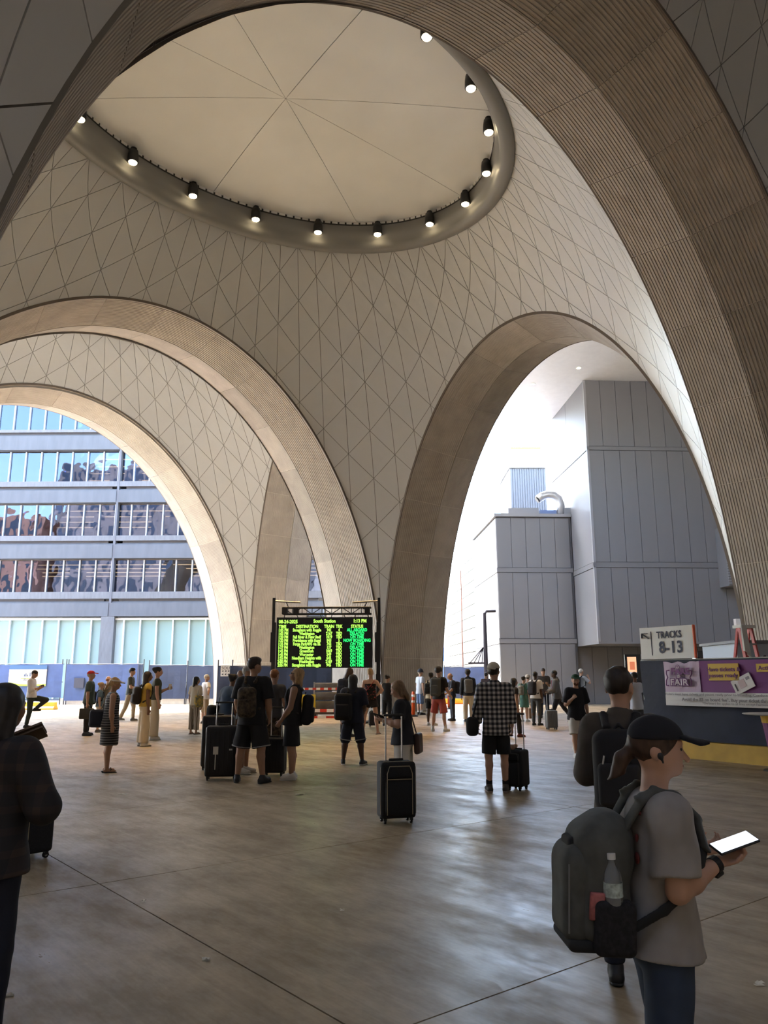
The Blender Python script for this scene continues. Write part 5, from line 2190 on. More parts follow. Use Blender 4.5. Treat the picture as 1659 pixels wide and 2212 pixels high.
    # ---- hair
    if hair:
        kind, hc = hair
        m_h = mat('hair_' + hc, HAIRC[hc], .55, var=.35, vscale=60, stretch=(1, 1, .15)) if vox < .013 else mat('hair_far_' + hc, HAIRC[hc], .6)
        t = Blob(vx)
        dz = 0
        if kind == 'fringe':            # ring of hair round a bald crown
            t.ell(Hd((0, -.03, 1.632)), np.array((.083, .085, .055)) * hk, .02, RH)
            t.ell(Hd((0, .09, 1.64)), np.array((.075, .10, .12)) * hk, .02, RH, op=-1)
        else:
            t.ell(Hd((0, -.010, 1.672)), np.array((.086, .106, .098)) * hk, .02, RH)
            if kind == 'top':
                t.ell(Hd((0, .02, 1.735)), np.array((.078, .092, .045)) * hk, .03, RH)
            if kind == 'curly':
                t.ell(Hd((0, -.01, 1.70)), np.array((.10, .115, .095)) * hk, .03, RH)
            if kind in ('long', 'bob', 'locks'):
                zl = {'long': 1.36, 'bob': 1.50, 'locks': 1.30}[kind]
                for s in (-1, 1):
                    t.cone(Hd((s * .070, -.012, 1.66)), Hd((s * .082, -.02, zl + .04)), .035 * hk, .030 * hk, .03, (RH @ V(1, 0, 0), .8))
                t.cone(Hd((0, -.065, 1.66)), Hd((0, -.085, zl)), .075 * hk, .080 * hk, .04, (RH @ V(0, 1, 0), .5))
            if kind == 'bun':
                t.ell(Hd((0, -.105, 1.70)), np.array((.05, .05, .048)) * hk, .02, RH)
            if kind == 'updo':
                t.ell(Hd((0, -.075, 1.72)), np.array((.075, .07, .07)) * hk, .03, RH)
                t.cone(Hd((.03, -.11, 1.72)), Hd((.05, -.10, 1.55)), .035, .015, .02)
            if kind == 'pony':
                t.cone(Hd((0, -.090, 1.640)), Hd((0, -.135, 1.59)), .024, .030, .02)
                t.cone(Hd((0, -.135, 1.59)), Hd((0, -.160, 1.48)), .030, .032, .02)
                t.cone(Hd((0, -.160, 1.48)), Hd((0.012, -.150, 1.36)), .032, .026, .02)
                t.cone(Hd((0.012, -.150, 1.36)), Hd((-.01, -.158, 1.25)), .026, .010, .02)
            low = {'short': 1.60, 'top': 1.60, 'curly': 1.58, 'bun': 1.60, 'pony': 1.59, 'updo': 1.60}.get(kind)
            t.ell(Hd((0, .125, 1.615)), np.array((.073, .092, .088)) * hk, .02, RH, op=-1)
            if low:
                t.cut(Hd((0, 0, low)), RH @ V(0, -.35 * 0 + .5, -1))
            if kind in ('short', 'top'):
                for s in (-1, 1):
                    t.ell(Hd((s * .09, .02, 1.625)), np.array((.03, .06, .04)) * hk, .015, RH, op=-1)
        t.wr = (.003, 70, 1.0)
        t.build('hair', m_h, body, f)
    # ---- hats
    if hat:
        kind, hm = hat
        t = Blob(min(vx, .014))
        back = -1 if kind == 'cap_back' else 1
        if kind in ('cap', 'cap_back'):
            t.ell(Hd((0, -.004, 1.688)), np.array((.094, .112, .092)) * hk, .02, RH)
            t.cut(Hd((0, 0, 1.682)), RH @ V(0, .10 * back, -1))
            br_ = Blob(min(vx, .012))
            th = max(.010, .72 * min(vx, .012))
            for q in range(7):
                a = math.radians(-48 + 16 * q)
                br_.cone(Hd((math.sin(a) * .07, back * (.075 + .03 * math.cos(a)), 1.700)), Hd((math.sin(a) * .075, back * (.10 + .095 * math.cos(a)), 1.690 - .012 * abs(math.sin(a)))), .016, .014, .012, (RH @ V(0, 0, 1), th / .016))
            br_.build('cap_brim', hm, body, f)
            if kind == 'cap_back':
                t.ell(Hd((0, .118, 1.70)), np.array((.040, .04, .030)) * hk, .006, RH, op=-1)
        elif kind == 'bucket':
            t.ell(Hd((0, 0, 1.70)), np.array((.092, .108, .082)) * hk, .02, RH)
            t.cone(Hd((0, 0, 1.70)), Hd((0, 0, 1.655)), .115, .150, .02, None, True)
            t.cut(Hd((0, 0, 1.66)), RH @ V(0, 0, -1))
        elif kind == 'visor':
            t.cone(Hd((0, -.005, 1.685)), Hd((0, -.005, 1.715)), .100, .100, .01, None, True, True)
            for q in range(7):
                a = math.radians(-60 + 20 * q)
                t.cone(Hd((math.sin(a) * .07, .06 + .04 * math.cos(a), 1.690)), Hd((math.sin(a) * .085, .09 + .10 * math.cos(a), 1.668)), .016, .014, .012, (RH @ V(0, 0, 1), .8))
        t.build('cap' if 'cap' in kind else ('hat' if kind == 'bucket' else 'visor'), hm, body, f)
    PERSON_FRAMES[key] = dict(body=body, f=f, T=T, Hd=Hd, RT=RT, RH=RH, J=J, x=x, y=y, face=face, vx=vx, loc=(x, y, 0), rz=-math.radians(face))
    return body


def worn(key, name, label, cat, group=None):
    """empty for a bag or gadget carried by a person, in that person's own frame"""
    F = PERSON_FRAMES[key]
    o = empty(name, F['loc'], F['rz'])
    tag(o, label, cat, group)
    return F, o


def wpoint(key, p):
    F = PERSON_FRAMES[key]
    q = np.asarray(p) * F['f']
    a = F['rz']
    return V(F['x'] + q[0] * math.cos(a) - q[1] * math.sin(a), F['y'] + q[0] * math.sin(a) + q[1] * math.cos(a), q[2])


def backpack(key, label, m, m2=None, w=.15, d=.085, hh=.23, z=1.20, y=-.225, pocket=True, straps=True, side=0, vox=None, hang=0.0):
    F, o = worn(key, 'backpack', label, 'backpack', 'backpacks worn by travellers')
    T, RT, f = F['T'], F['RT'], F['f']
    vx = (vox or max(.008, F['vx'] * .8))
    m2 = m2 or m
    b = Blob(vx)
    c = T((side, y, z))
    b.box(c, (w, d, hh), .065, .03, RT)
    b.box(T((side, y - .01, z + hh * .45)), (w * .85, d * .9, hh * .55), .07, .03, RT)
    b.build('bag_body', m, o, f)
    if pocket:
        b = Blob(vx)
        b.box(T((side, y - d * .95, z - hh * .30)), (w * .78, .040, hh * .52), .03, .02, RT)
        b.build('front_pocket', m2, o, f)
    b = Blob(min(vx, .012))
    b.cone(T((side - .03, y + d * .6, z + hh - .0)), T((side, y + d * .6, z + hh + .035)), .010, .010, .01)
    b.cone(T((side + .03, y + d * .6, z + hh - .0)), T((side, y + d * .6, z + hh + .035)), .010, .010, .01)
    b.build('grab_handle', m2, o, f)
    if straps:
        for s in (-1, 1):
            b = Blob(min(vx, .013))
            pts = [(s * .075, -.13, 1.40), (s * .095, -.06, 1.475), (s * .105, .02, 1.475), (s * .115, .10, 1.40), (s * .125, .125, 1.28), (s * .15, .08, 1.13), (s * .14, -.10, 1.03)]
            for p, q in zip(pts, pts[1:]):
                b.cone(T(p), T(q), .026, .026, .012, (RT @ unit((0, .6, .6)) if p[2] > 1.39 else RT @ V(0, 1, 0), .5))
            b.build('strap', m2, o, f)
    return o


def phone(key, hand, label, lit=False, size=1.0, tilt=None):
    F, o = worn(key, 'phone', label, 'phone', 'phones held by travellers')
    J, f = F['J'], F['f']
    c = J['palm' + hand] + J['pn' + hand] * .030 + J['hd' + hand] * .02
    n, d = J['pn' + hand], J['hd' + hand]
    sd = np.cross(d, n)
    R = np.stack([sd, d, n], 1)
    me = rbox(.072, .148, .009, .004, 2)
    p = link_mesh('phone_case', me, M_BLACK, o)
    mtx = Matrix([[*R[i], c[i] * f] for i in range(3)] + [[0, 0, 0, 1]])
    p.matrix_local = mtx
    s = MB().box(-.032, .032, -.069, .069, .0085, .0098).build('screen', mat('phone_screen_lit', (.6, .65, .7), .2, emit=(.75, .85, 1), es=1.6) if lit else mat('phone_screen', (.05, .06, .07), .1), o)
    s.matrix_local = mtx
    return o
# ------------------------------------------------------------------ cloth colours
BLACK = cmat((.009, .009, .011))
NAVY = cmat((.012, .016, .032))
WHITE = cmat((.62, .62, .64))
CREAM = cmat((.56, .49, .37))
KHAKI = cmat((.36, .28, .19))
GREY = cmat((.17, .17, .175))
DGREY = cmat((.05, .05, .055))
DENIM = mat('denim', (.030, .048, .085), .85, var=.3, vscale=7)
LDENIM = mat('light_denim', (.10, .15, .27), .85, var=.2, vscale=7)
OLIVE = cmat((.035, .05, .045))
SHOE_W, SHOE_B, SHOE_G = cmat((.66, .65, .63), .6, 'shoe'), cmat((.012, .012, .013), .6, 'shoe'), cmat((.12, .11, .10), .7, 'shoe')
SH_W = dict(m=SHOE_W, sole=SHOE_W)
SH_B = dict(m=SHOE_B, sole=SHOE_B)
SH_BW = dict(m=SHOE_B, sole=SHOE_W)
TEE = lambda m, **k: dict(dict(m=m), **k)
PANTS = lambda m, **k: dict(dict(m=m, kind='trousers'), **k)
SHORTS = lambda m, **k: dict(dict(m=m, kind='shorts'), **k)


def spot(px, feet, top):
    g = ground(px, feet)
    return g.x, g.y, at(px, top, g.y).z


def crowd(key, px, feet, top_y, face, label, **k):
    x, y, h = spot(px, feet, top_y)
    v = .012 if y < 14.5 else (.016 if y < 19 else .021)
    k.setdefault('vox', v)
    return person(key, x, y, face, h - .01, label, **k)


STEP = dict(lL=dict(t=(.05, .30, -1), s=(.0, -.02, -1), toe=8), lR=dict(t=(.05, -.22, -1), s=(.0, -.45, -1), toe=8))
WIDEST = dict(lL=dict(t=(.16, 0, -1), s=(.10, -.03, -1), toe=16), lR=dict(t=(.16, 0, -1), s=(.10, -.03, -1), toe=16))

# ---- foreground
fgx = at(1396, 1620, 2.85).x
CAPBLACK = cmat((.007, .008, .012), .9, 'cap')
TEEGREY = mat('heather_tee', (.29, .275, .265), .9, var=.15, vscale=9)
person('fg', fgx, 2.85, 88, 1.40, 'woman in black cap and grey tee looking at her phone, nearest on the right', vox=.0068, skin='light', hk=1.07, build=1.06, hips=1.08, eyes=True,
       pose=dict(lean=3, head=(16, 2), aR=dict(u=(.10, .04, -1), f=(-.42, .90, .42), palm=(.30, -.50, .80), curl=1.05, h=(-.1, 1, .34)),
                 aL=dict(u=(.12, .05, -1), f=(-.10, 1, .34), palm=(-.5, -.15, .8), curl=1.0), lL=dict(t=(.05, .16, -1), s=(.0, -.10, -1), toe=6), lR=dict(t=(.06, -.08, -1), s=(.0, -.18, -1), toe=6)),
       top=TEE(TEEGREY, sleeve=.80, flare=.022, g=.024, hem=.85, low=.180, bust=True, wr=(.007, 22, 2.0)), bottom=PANTS(DENIM, wide=.006, g=.018), shoes=SH_W, hair=('pony', 'brown'), hat=('cap', CAPBLACK))
PACKGREY = mat('pack_grey', (.075, .080, .075), .9, var=.2, vscale=14)
PACKDARK = cmat((.012, .013, .014), .9, 'pack')
F, bp_ = worn('fg', 'backpack', 'bulging grey backpack with a bottle in its pocket, on the woman in the cap', 'backpack', 'backpacks worn by travellers')
T, RT, f = F['T'], F['RT'], F['f']
vx = .0085
bz_ = 1.13
b = Blob(vx)
b.box(T((0, -.26, bz_ - .02)), (.155, .115, .235), .08, .03, RT)
b.box(T((0, -.22, bz_ + .13)), (.13, .09, .13), .08, .05, RT)
b.wr = (.004, 18, 1)
b.build('bag_body', PACKGREY, bp_, f)
b = Blob(vx)
b.box(T((0, -.37, bz_ - .07)), (.135, .06, .175), .055, .03, RT)
b.box(T((0, -.355, bz_ + .05)), (.12, .05, .08), .045, .05, RT)
b.build('front_pocket', PACKGREY, bp_, f)
b = Blob(vx)
b.box(T((0, -.355, bz_ + .125)), (.07, .045, .028), .02, .01, RT)
b.build('top_pouch', PACKDARK, bp_, f)
for s in (-1, 1):
    b = Blob(vx)
    b.box(T((s * .150, -.235, bz_ - .165)), (.042, .085, .105), .03, .02, RT)
    b.build('mesh_pocket', mat('pack_mesh', (.014, .014, .016), .95, var=.5, vscale=60), bp_, f)
b = Blob(vx)
b.box(T((0, -.285, bz_ - .245)), (.145, .13, .025), .024, .02, RT)
b.build('base_panel', PACKDARK, bp_, f)
for s in (-1, 1):
    b = Blob(.007)
    pts = [(s * .085, -.17, 1.33), (s * .095, -.10, 1.445), (s * .10, -.03, 1.488), (s * .105, .05, 1.475), (s * .115, .12, 1.40), (s * .125, .15, 1.28)]
    for p, q in zip(pts, pts[1:]):
        b.cone(T(p), T(q), .034, .034, .012, (RT @ unit((0, .5, .7)) if p[2] > 1.39 else RT @ V(0, 1, 0), .40))
    b.build('shoulder_strap', PACKGREY, bp_, f)
    b = Blob(.007)
    pts = [(s * .125, .15, 1.28), (s * .190, .09, 1.16), (s * .200, -.05, 1.05), (s * .165, -.18, .96)]
    for p, q in zip(pts, pts[1:]):
        b.cone(T(p), T(q), .020, .020, .01, (RT @ V(1, 0, 0), .45))
    b.build('lower_strap', PACKDARK, bp_, f)
zp = [T((.126, -.412, bz_ + dz_)) * f for dz_ in (.06, .02, -.04, -.10, -.16, -.20)]
MB().tube(zp, .0035, 6).build('zip_piping', mat('zip_grey', (.16, .17, .17), .6), bp_)
# water bottle standing in the mesh pocket
bt_ = empty('water_bottle', F['loc'], F['rz'])
tag(bt_, 'clear plastic water bottle in the side pocket of the grey backpack', 'bottle')
c0 = T((.152, -.235, bz_ - .14)) * f
M_PET = mat('clear_plastic', (.62, .68, .70), .10, trans=.70, ior=1.25)
MB().lathe([(.026, 0), (.031, .01), (.031, .045), (.029, .05), (.031, .055), (.031, .12), (.028, .145), (.014, .172), (.0125, .178), (.0125, .19)], 18, c0).build('bottle_body', M_PET, bt_, True)
MB().lathe([(.0145, .186), (.0148, .205), (.012, .206)], 16, c0).build('bottle_cap', mat('bottle_cap', (.7, .72, .72), .4), bt_)
MB().lathe([(.0316, .075), (.0316, .118)], 18, c0).build('bottle_label', mat('bottle_label', (.42, .52, .50), .4, var=.5, vscale=45), bt_)
pk = link_mesh('snack_packet', rbox(.05, .016, .085, .006, 2), mat('packet_red', (.34, .10, .10), .4, var=.5, vscale=30))
pk.parent = None
w_ = wpoint('fg', T((.158, -.31, bz_ - .14)))
pk.location = w_
pk.rotation_euler = (0, math.radians(6), F['rz'] + math.pi / 2)
tag(pk, 'red and white snack packet beside the bottle in the backpack pocket', 'packet')
pr = Blob(.006)
for z_, w_, h_ in ((1.40, .030, .012), (1.30, .012, .020), (1.22, .026, .026)):
    pr.ell(T((.100, -.112 - .010 * (z_ < 1.35), z_)), (w_, .008, h_), .004, RT)
pr.build('shirt_print', cmat((.13, .022, .020)), F['body'], f)
phone('fg', 'R', 'lit phone in the hand of the woman in the black cap', lit=True)
# watch, earbud, print on her shirt
J = F['J']
wd = unit(J['wrR'] - J['elR'])
wa = (J['wrR'] - wd * .02) * f
wb = empty('wrist_watch', F['loc'], F['rz'])
tag(wb, 'black watch on the wrist of the woman in the black cap', 'watch')
MB().tube([wa - wd * .011, wa + wd * .011], .031 * f + .003, 16).build('watch_strap', M_BLACK, wb)
o = link_mesh('watch_case', rbox(.036, .036, .012, .004, 2), M_BLACK, wb)
nn = unit(-J['pnR'] - wd * (-J['pnR'] @ wd))
sdv = np.cross(wd, nn)
cc = wa + nn * (.031 * f + .0)
o.matrix_local = Matrix([[sdv[i], wd[i], nn[i], cc[i]] for i in range(3)] + [[0, 0, 0, 1]])
e = Blob(.005)
Hd = F['Hd']
e.ell(Hd((.088, .010, 1.622)), (.012, .014, .016), .004)
e.cone(Hd((.091, .014, 1.618)), Hd((.089, .020, 1.597)), .006, .005, .004)
eb = e.build('earbud', M_BLACK, None, f)
eb.location, eb.rotation_euler = F['loc'], (0, 0, F['rz'])
tag(eb, 'black earbud in the ear of the woman in the black cap', 'earbud')

x, y = at(1337, 1500, 4.5).x, 4.5
person('gm', x, y, 22, 1.612, 'man in brownish grey shirt with black backpack, back turned, behind the woman in the cap', vox=.0095, skin='light', build=1.02, sh=1.0,
       pose=dict(head=(14, 2), aL=dict(u=(.20, .02, -1), f=(-.55, 1, .02), palm=(-.6, 0, .6), curl=.9), aR=dict(u=(.0, .22, -1), f=(-.9, .8, .1), palm=(-.6, 0, .6), curl=.9)),
       top=TEE(mat('taupe_knit', (.085, .072, .060), .9, var=.15, vscale=12), sleeve=1.85, collar=True, g=.018), bottom=PANTS(NAVY), shoes=SH_B, hair=('short', 'dark'))
backpack('gm', 'black backpack on the back of the man in the grey shirt', cmat((.010, .010, .013), .8, 'pack'), cmat((.016, .016, .018), .8, 'pack'), z=1.16, y=-.20, vox=.010)
Fg = PERSON_FRAMES['gm']
zt2 = [Fg['T'](p) * Fg['f'] for p in ((-.075, -.302, 1.25), (-.085, -.305, 1.19))]
zo = MB().tube(zt2, .005, 6).build('zip_pull', mat('zip_silver', (.5, .5, .5), .4, metal=.6))
zo.parent = bpy.data.objects[[o.name for o in bpy.data.objects if o.get('label', '').startswith('black backpack on the back of the man in the grey')][0]]

PLAID = stripes_mat('brown_plaid', (.010, .009, .010), (.035, .022, .016), axis=2, period=.09, duty=.35, second=(.018, .013, .012), axis2=0)
xl_, yl_ = at(-4, 1560, 3.7).x, 3.7
person('dw', xl_, yl_, 16, 1.53, 'dark silhouetted woman in plaid shirt and jeans with folded arms at the left edge', vox=.0095, skin='brown', build=1.12, hips=1.1,
       pose=dict(head=(6, 6), aR=dict(u=(.50, .10, -1), f=(-.75, .95, .10), palm=(0, -1, .1), curl=.6), aL=dict(u=(.30, .14, -1), f=(-.75, .95, .25), palm=(0, -1, 0), curl=.6)),
       top=TEE(PLAID, sleeve=1.75, g=.028, hem=.83, name='plaid_shirt'), bottom=PANTS(cmat((.008, .011, .024)), name='jeans'), shoes=SH_B, hair=('long', 'black'))
# brown card folder she holds up
cf = MB()
cf.box(-.085, .085, -.006, .006, -.04, .04).box(-.085, .085, -.03, -.02, -.04, .04)
cfo = cf.build('card_folder', mat('brown_card', (.115, .075, .042), .8))
cfo.location = at(57, 1586, 3.95)
cfo.rotation_euler = (math.radians(50), math.radians(-22), math.radians(15))
tag(cfo, 'folded brown card held up by the dark woman at the left edge', 'card')

# ---- middle distance, left
STRIPED = stripes_mat('striped_dress', (.010, .010, .014), (.26, .25, .24), axis=2, period=.042, duty=.22)
crowd('dress', 231, 1668, 1464, 68, 'woman in white visor and striped sleeveless dress, standing in sandals on the left', skin='tan', pose=dict(head=(-6, 4)),
      top=TEE(STRIPED, sleeve=0, hem=.82, g=.02, name='dress_top'), bottom=dict(m=STRIPED, kind='dress_skirt', hem=.50, flare=.215, g=.03), shoes=dict(m=SHOE_B, sole=SHOE_B, sandal=True), hair=('pony', 'blond'), hat=('visor', WHITE), build=1.1, hips=1.05, eyes=True)
F, o = worn('dress', 'shoulder_bag', 'dark navy shoulder bag hanging behind the woman in the striped dress', 'bag')
b = Blob(.014)
b.box(F['T']((-.10, -.24, .98)), (.07, .15, .17), .06, .03, F['RT'])
b.build('bag_body', cmat((.010, .014, .03), .8, 'bag'), o, F['f'])
b = Blob(.012)
b.cone(F['T']((-.10, -.2, 1.12)), F['T']((-.14, -.08, 1.47)), .014, .014, .01)
b.cone(F['T']((-.10, -.1, 1.10)), F['T']((-.15, .04, 1.46)), .014, .014, .01)
b.build('bag_strap', cmat((.20, .15, .11), .8, 'bag'), o, F['f'])

crowd('redcap', 186, 1589, 1450, 80, 'man in red cap and dark green polo carrying a black briefcase', skin='light', build=1.08,
      pose=dict(head=(0, -4), aR=CARRY), top=TEE(cmat((.040, .062, .058)), g=.02, sleeve=.75), bottom=PANTS(BLACK), shoes=SH_B, hair=('short', 'grey'), hat=('cap', cmat((.45, .012, .02), .8, 'cap')), eyes=True)
F, o = worn('redcap', 'briefcase', 'black briefcase in the hand of the man in the red cap', 'briefcase')
c = F['J']['palmR'] * F['f']
me = rbox(.40, .11, .30, .03, 2)
q = link_mesh('case_body', me, cmat((.014, .013, .012), .6, 'bag'), o)
q.location = (c[0] + .03, c[1], c[2] - .36)
q.rotation_euler = (0, 0, math.pi / 2)
MB().tube([(c[0] + .03, c[1] - .07, c[2] - .07), (c[0] + .02, c[1] - .05, c[2]), (c[0] + .02, c[1] + .05, c[2]), (c[0] + .03, c[1] + .07, c[2] - .07)], .012, 6).build('case_handle', M_BLACK, o)

crowd('perch', 62, 1572, 1447, 82, 'man in white shirt resting one foot on the yellow barrier, reading his phone', skin='tan', build=1.05,
      pose=dict(lean=-3, head=(0, 28), aR=dict(u=(.08, .05, -1), f=(-.15, 1, .28), palm=(-.6, 0, .7), curl=.9), aL=dict(u=(.08, .1, -1), f=(-.4, 1, .3), palm=(-.5, 0, .8), curl=.9),
                lR=dict(t=(.02, .02, -1), s=(.0, -.16, -1), toe=5), lL=dict(t=(.10, 1.0, -.18), s=(.05, -.85, -.75), toe=5)),
      top=TEE(WHITE, sleeve=1.55, g=.02, collar=True, hem=.90), bottom=PANTS(cmat((.020, .030, .026))), shoes=SH_B, hair=('short', 'dark'), eyes=True)
phone('perch', 'R', 'phone held by the man perched at the yellow barrier')

crowd('bluebag', 211, 1582, 1474, 75, 'older blonde woman in blue top, half hidden behind the visor woman', skin='light', top=TEE(cmat((.10, .16, .22))), bottom=PANTS(CREAM, len=1.7), shoes=SH_G if False else dict(m=SHOE_G, sole=SHOE_W), hair=('bun', 'blond'))
backpack('bluebag', 'navy backpack of the blonde woman behind the visor woman', NAVY)
crowd('bald', 226, 1566, 1461, 40, 'balding sandy-haired man beyond the visor woman', skin='light', top=TEE(cmat((.16, .15, .12))), bottom=PANTS(DGREY), shoes=SH_B, hair=('fringe', 'red'))
backpack('bald', 'olive backpack of the balding man beyond the visor woman', cmat((.06, .06, .045), .9, 'pack'))
crowd('beard', 277, 1558, 1443, 85, 'bearded man in dark grey tee and khaki trousers striding right', skin='tan', pose=dict(STEP, aR=dict(u=(.1, .2, -1), f=(-.1, 1, -.1), palm=(-1, 0, 0), curl=.8)),
      top=TEE(cmat((.05, .058, .052)), sleeve=.7), bottom=PANTS(KHAKI), shoes=dict(m=SHOE_G, sole=SHOE_W), hair=('top', 'black'), eyes=True)
phone('beard', 'R', 'phone in the hand of the bearded man in the grey tee', lit=True)
crowd('yellow', 308, 1612, 1451, 58, 'woman in yellow top and cream wide trousers with long dark hair, seen from behind', skin='brown',
      pose=dict(head=(12, 0)), top=TEE(cmat((.52, .36, .07)), sleeve=.3, hem=.92), bottom=PANTS(CREAM, wide=.055, len=1.98), shoes=dict(m=SHOE_W, sole=SHOE_G), hair=('long', 'dark'))
backpack('yellow', 'black backpack on the woman in the yellow top', BLACK, hh=.21, z=1.18)
crowd('cup', 331, 1598, 1441, 72, 'dark-haired woman in olive top and cream wide trousers holding a cup', skin='light',
      pose=dict(aR=dict(u=(.10, .05, -1), f=(.1, .25, -1), palm=(-1, 0, 0), curl=.5), aL=dict(u=(.1, .2, -1), f=(-.2, .9, .4), palm=(-1, 0, 0), curl=1.0)),
      top=TEE(cmat((.05, .055, .035)), sleeve=.4, hem=.95), bottom=PANTS(CREAM, wide=.06, len=1.97), shoes=SH_W, hair=('bun', 'dark'), eyes=True)
F, o = worn('cup', 'drink_cup', 'pale takeaway cup held by the woman in the olive top', 'cup')
c = F['J']['palmL'] * F['f']
MB().lathe([(.030, -.05), (.042, .09)], 14, c).build('cup_body', mat('cup_white', (.70, .66, .62), .5), o)
MB().lathe([(.045, .09), (.044, .105)], 14, c).build('cup_lid', mat('cup_lid', (.8, .8, .78), .4), o)
VSTR = stripes_mat('striped_trousers', (.50, .44, .36), (.16, .12, .09), axis=0, period=.05, duty=.45)
crowd('tote', 418, 1586, 1462, 30, 'woman with dark bob, cream tee and striped trousers carrying a printed tote', skin='tan', top=TEE(cmat((.58, .52, .42)), g=.022, sleeve=.75), bottom=PANTS(VSTR, wide=.025, len=1.85),
      shoes=dict(m=SHOE_B, sole=SHOE_B, sandal=True), hair=('bob', 'black'), pose=dict(head=(30, 0)))
F, o = worn('tote', 'tote_bag', 'tote bag printed with yellow flowers on the shoulder of the woman with the dark bob', 'bag')
b = Blob(.016)
b.box(F['T']((.21, -.06, 1.0)), (.055, .17, .18), .04, .02, F['RT'])
b.build('bag_body', mat('tote_print', (.30, .34, .28), .8, var=.6, vscale=14, col2=(.72, .50, .08)), o, F['f'])
b = Blob(.012)
for dy in (-.14, .03):
    b.cone(F['T']((.21, dy, 1.16)), F['T']((.17, -.03, 1.47)), .013, .013, .01)
b.build('bag_strap', cmat((.30, .36, .33), .8, 'bag'), o, F['f'])
crowd('whitehair', 441, 1564, 1457, 50, 'short white-haired woman in white tee beside the fence', skin='light', pose=dict(aR=HIP), top=TEE(WHITE, g=.02), bottom=SHORTS(KHAKI, len=1.2, wide=.02), shoes=dict(m=SHOE_G, sole=SHOE_W), hair=('short', 'white'))
crowd('bluetop', 489, 1655, 1456, 40, 'person in dark blue shirt with a large black bag, behind the big suitcases', skin='brown', build=1.3, pose=dict(lean=6, head=(10, 12)), top=TEE(cmat((.020, .045, .090)), sleeve=.8, g=.03),
      bottom=PANTS(BLACK), shoes=SH_B, hair=('bun', 'black'))
F, o = worn('bluetop', 'shoulder_bag', 'large black shoulder bag of the person in the dark blue shirt', 'bag')
b = Blob(.014)
b.box(F['T']((-.30, -.08, .98)), (.09, .20, .16), .07, .03, F['RT'])
b.build('bag_body', BLACK, o, F['f'])
b = Blob(.012)
b.cone(F['T']((-.28, -.10, 1.12)), F['T']((-.17, -.03, 1.48)), .018, .018, .01)
b.cone(F['T']((-.28, .06, 1.10)), F['T']((-.16, .03, 1.47)), .018, .018, .01)
b.build('bag_strap', BLACK, o, F['f'])
crowd('waver', 513, 1590, 1448, 150, 'balding man beyond the person in dark blue, holding up a phone', skin='brown', pose=dict(aR=dict(u=(.1, .5, -1), f=(-.2, .7, .8), palm=(-1, 0, 0), curl=.9)), top=TEE(DGREY), bottom=PANTS(BLACK), shoes=SH_B, hair=('fringe', 'black'))
crowd('blacktee', 540, 1691, 1421, 14, 'tall young man in black tee and shorts seen from behind, beside the big suitcases', skin='tan', build=1.12, sh=1.1,
      pose=dict(WIDEST, head=(34, 0), aL=dict(u=(.2, .02, -1), f=(-.1, .5, -1), palm=(-1, 0, 0)), aR=dict(u=(.2, .02, -1), f=(-.15, .6, -1), palm=(-1, 0, 0))),
      top=TEE(BLACK, sleeve=.85, flare=.03, g=.026, hem=.80), bottom=SHORTS(BLACK, len=1.0, wide=.045), shoes=SH_B, hair=('top', 'dark'))
F = PERSON_FRAMES['blacktee']
tm = Blob(.010)
for sd in 'LR':
    hp_, kn = F['J']['hip' + sd], F['J']['kn' + sd]
    d_ = kn - hp_
    tm.cone(hp_ + d_ * .94, hp_ + d_ * .985, .066 * 1.12 + .014 + .052, .066 * 1.12 + .014 + .054, .01, None, True, True)
tm.build('shorts_trim', cmat((.24, .24, .24)), F['body'], F['f'])
CAMO = mat('camo_cloth', (.020, .016, .012), .9, var=.7, vscale=16, col2=(.10, .075, .05))
backpack('blacktee', 'small camouflage backpack on the tall man in the black tee', CAMO, CAMO, w=.14, d=.07, hh=.21, z=1.12, y=-.21)
crowd('greyhair', 527, 1671, 1438, 100, 'grey-haired man in white sneakers standing behind the tall man in black', skin='tan', build=1.1, top=TEE(BLACK), bottom=SHORTS(BLACK, len=.9), shoes=SH_W, hair=('short', 'grey'))
crowd('camoshorts', 587, 1656, 1446, 20, 'red-haired man in camouflage shorts, half hidden right of the tall man in black', skin='light', pose=dict(aR=dict(u=(.2, .1, -1), f=(.0, .7, -.8), palm=(-1, 0, 0))), top=TEE(DGREY), bottom=SHORTS(CAMO, len=1.0, wide=.02), shoes=SH_W, hair=('short', 'red'))
crowd('shades', 628, 1684, 1443, 268, 'blonde woman in sunglasses, black top and black shorts facing left', skin='tan', build=1.08, hips=1.08, pose=dict(lean=-4, head=(0, -8), aL=dict(u=(.12, .12, -1), f=(-.05, .55, -.9), palm=(-1, 0, 0), curl=.8)),
      top=TEE(BLACK, sleeve=0, g=.02, hem=.84, bust=True), bottom=SHORTS(BLACK, len=.92, wide=.05), shoes=SH_W, hair=('bob', 'blond'), eyes=True)
F = PERSON_FRAMES['shades']
sgl = empty('sunglasses', F['loc'], F['rz'])
tag(sgl, 'dark sunglasses on the blonde woman facing left', 'sunglasses')
b = Blob(.006)
for s in (-1, 1):
    b.ell(F['Hd']((s * .034, .100, 1.655)), (.026, .012, .018), .004, F['RH'])
b.build('lenses', M_BLACK, sgl, F['f'])
b = Blob(.006)
b.cone(F['Hd']((-.06, .095, 1.662)), F['Hd']((.06, .095, 1.662)), .0055, .0055, .004)
for s in (-1, 1):
    b.cone(F['Hd']((s * .062, .092, 1.660)), F['Hd']((s * .080, -.01, 1.650)), .0055, .0055, .004)
b.build('frame', M_BLACK, sgl, F['f'])
backpack('shades', 'black backpack on the blonde woman in sunglasses', BLACK, cmat((.016, .015, .015), .8, 'pack'), hh=.24, z=1.10, y=-.235)

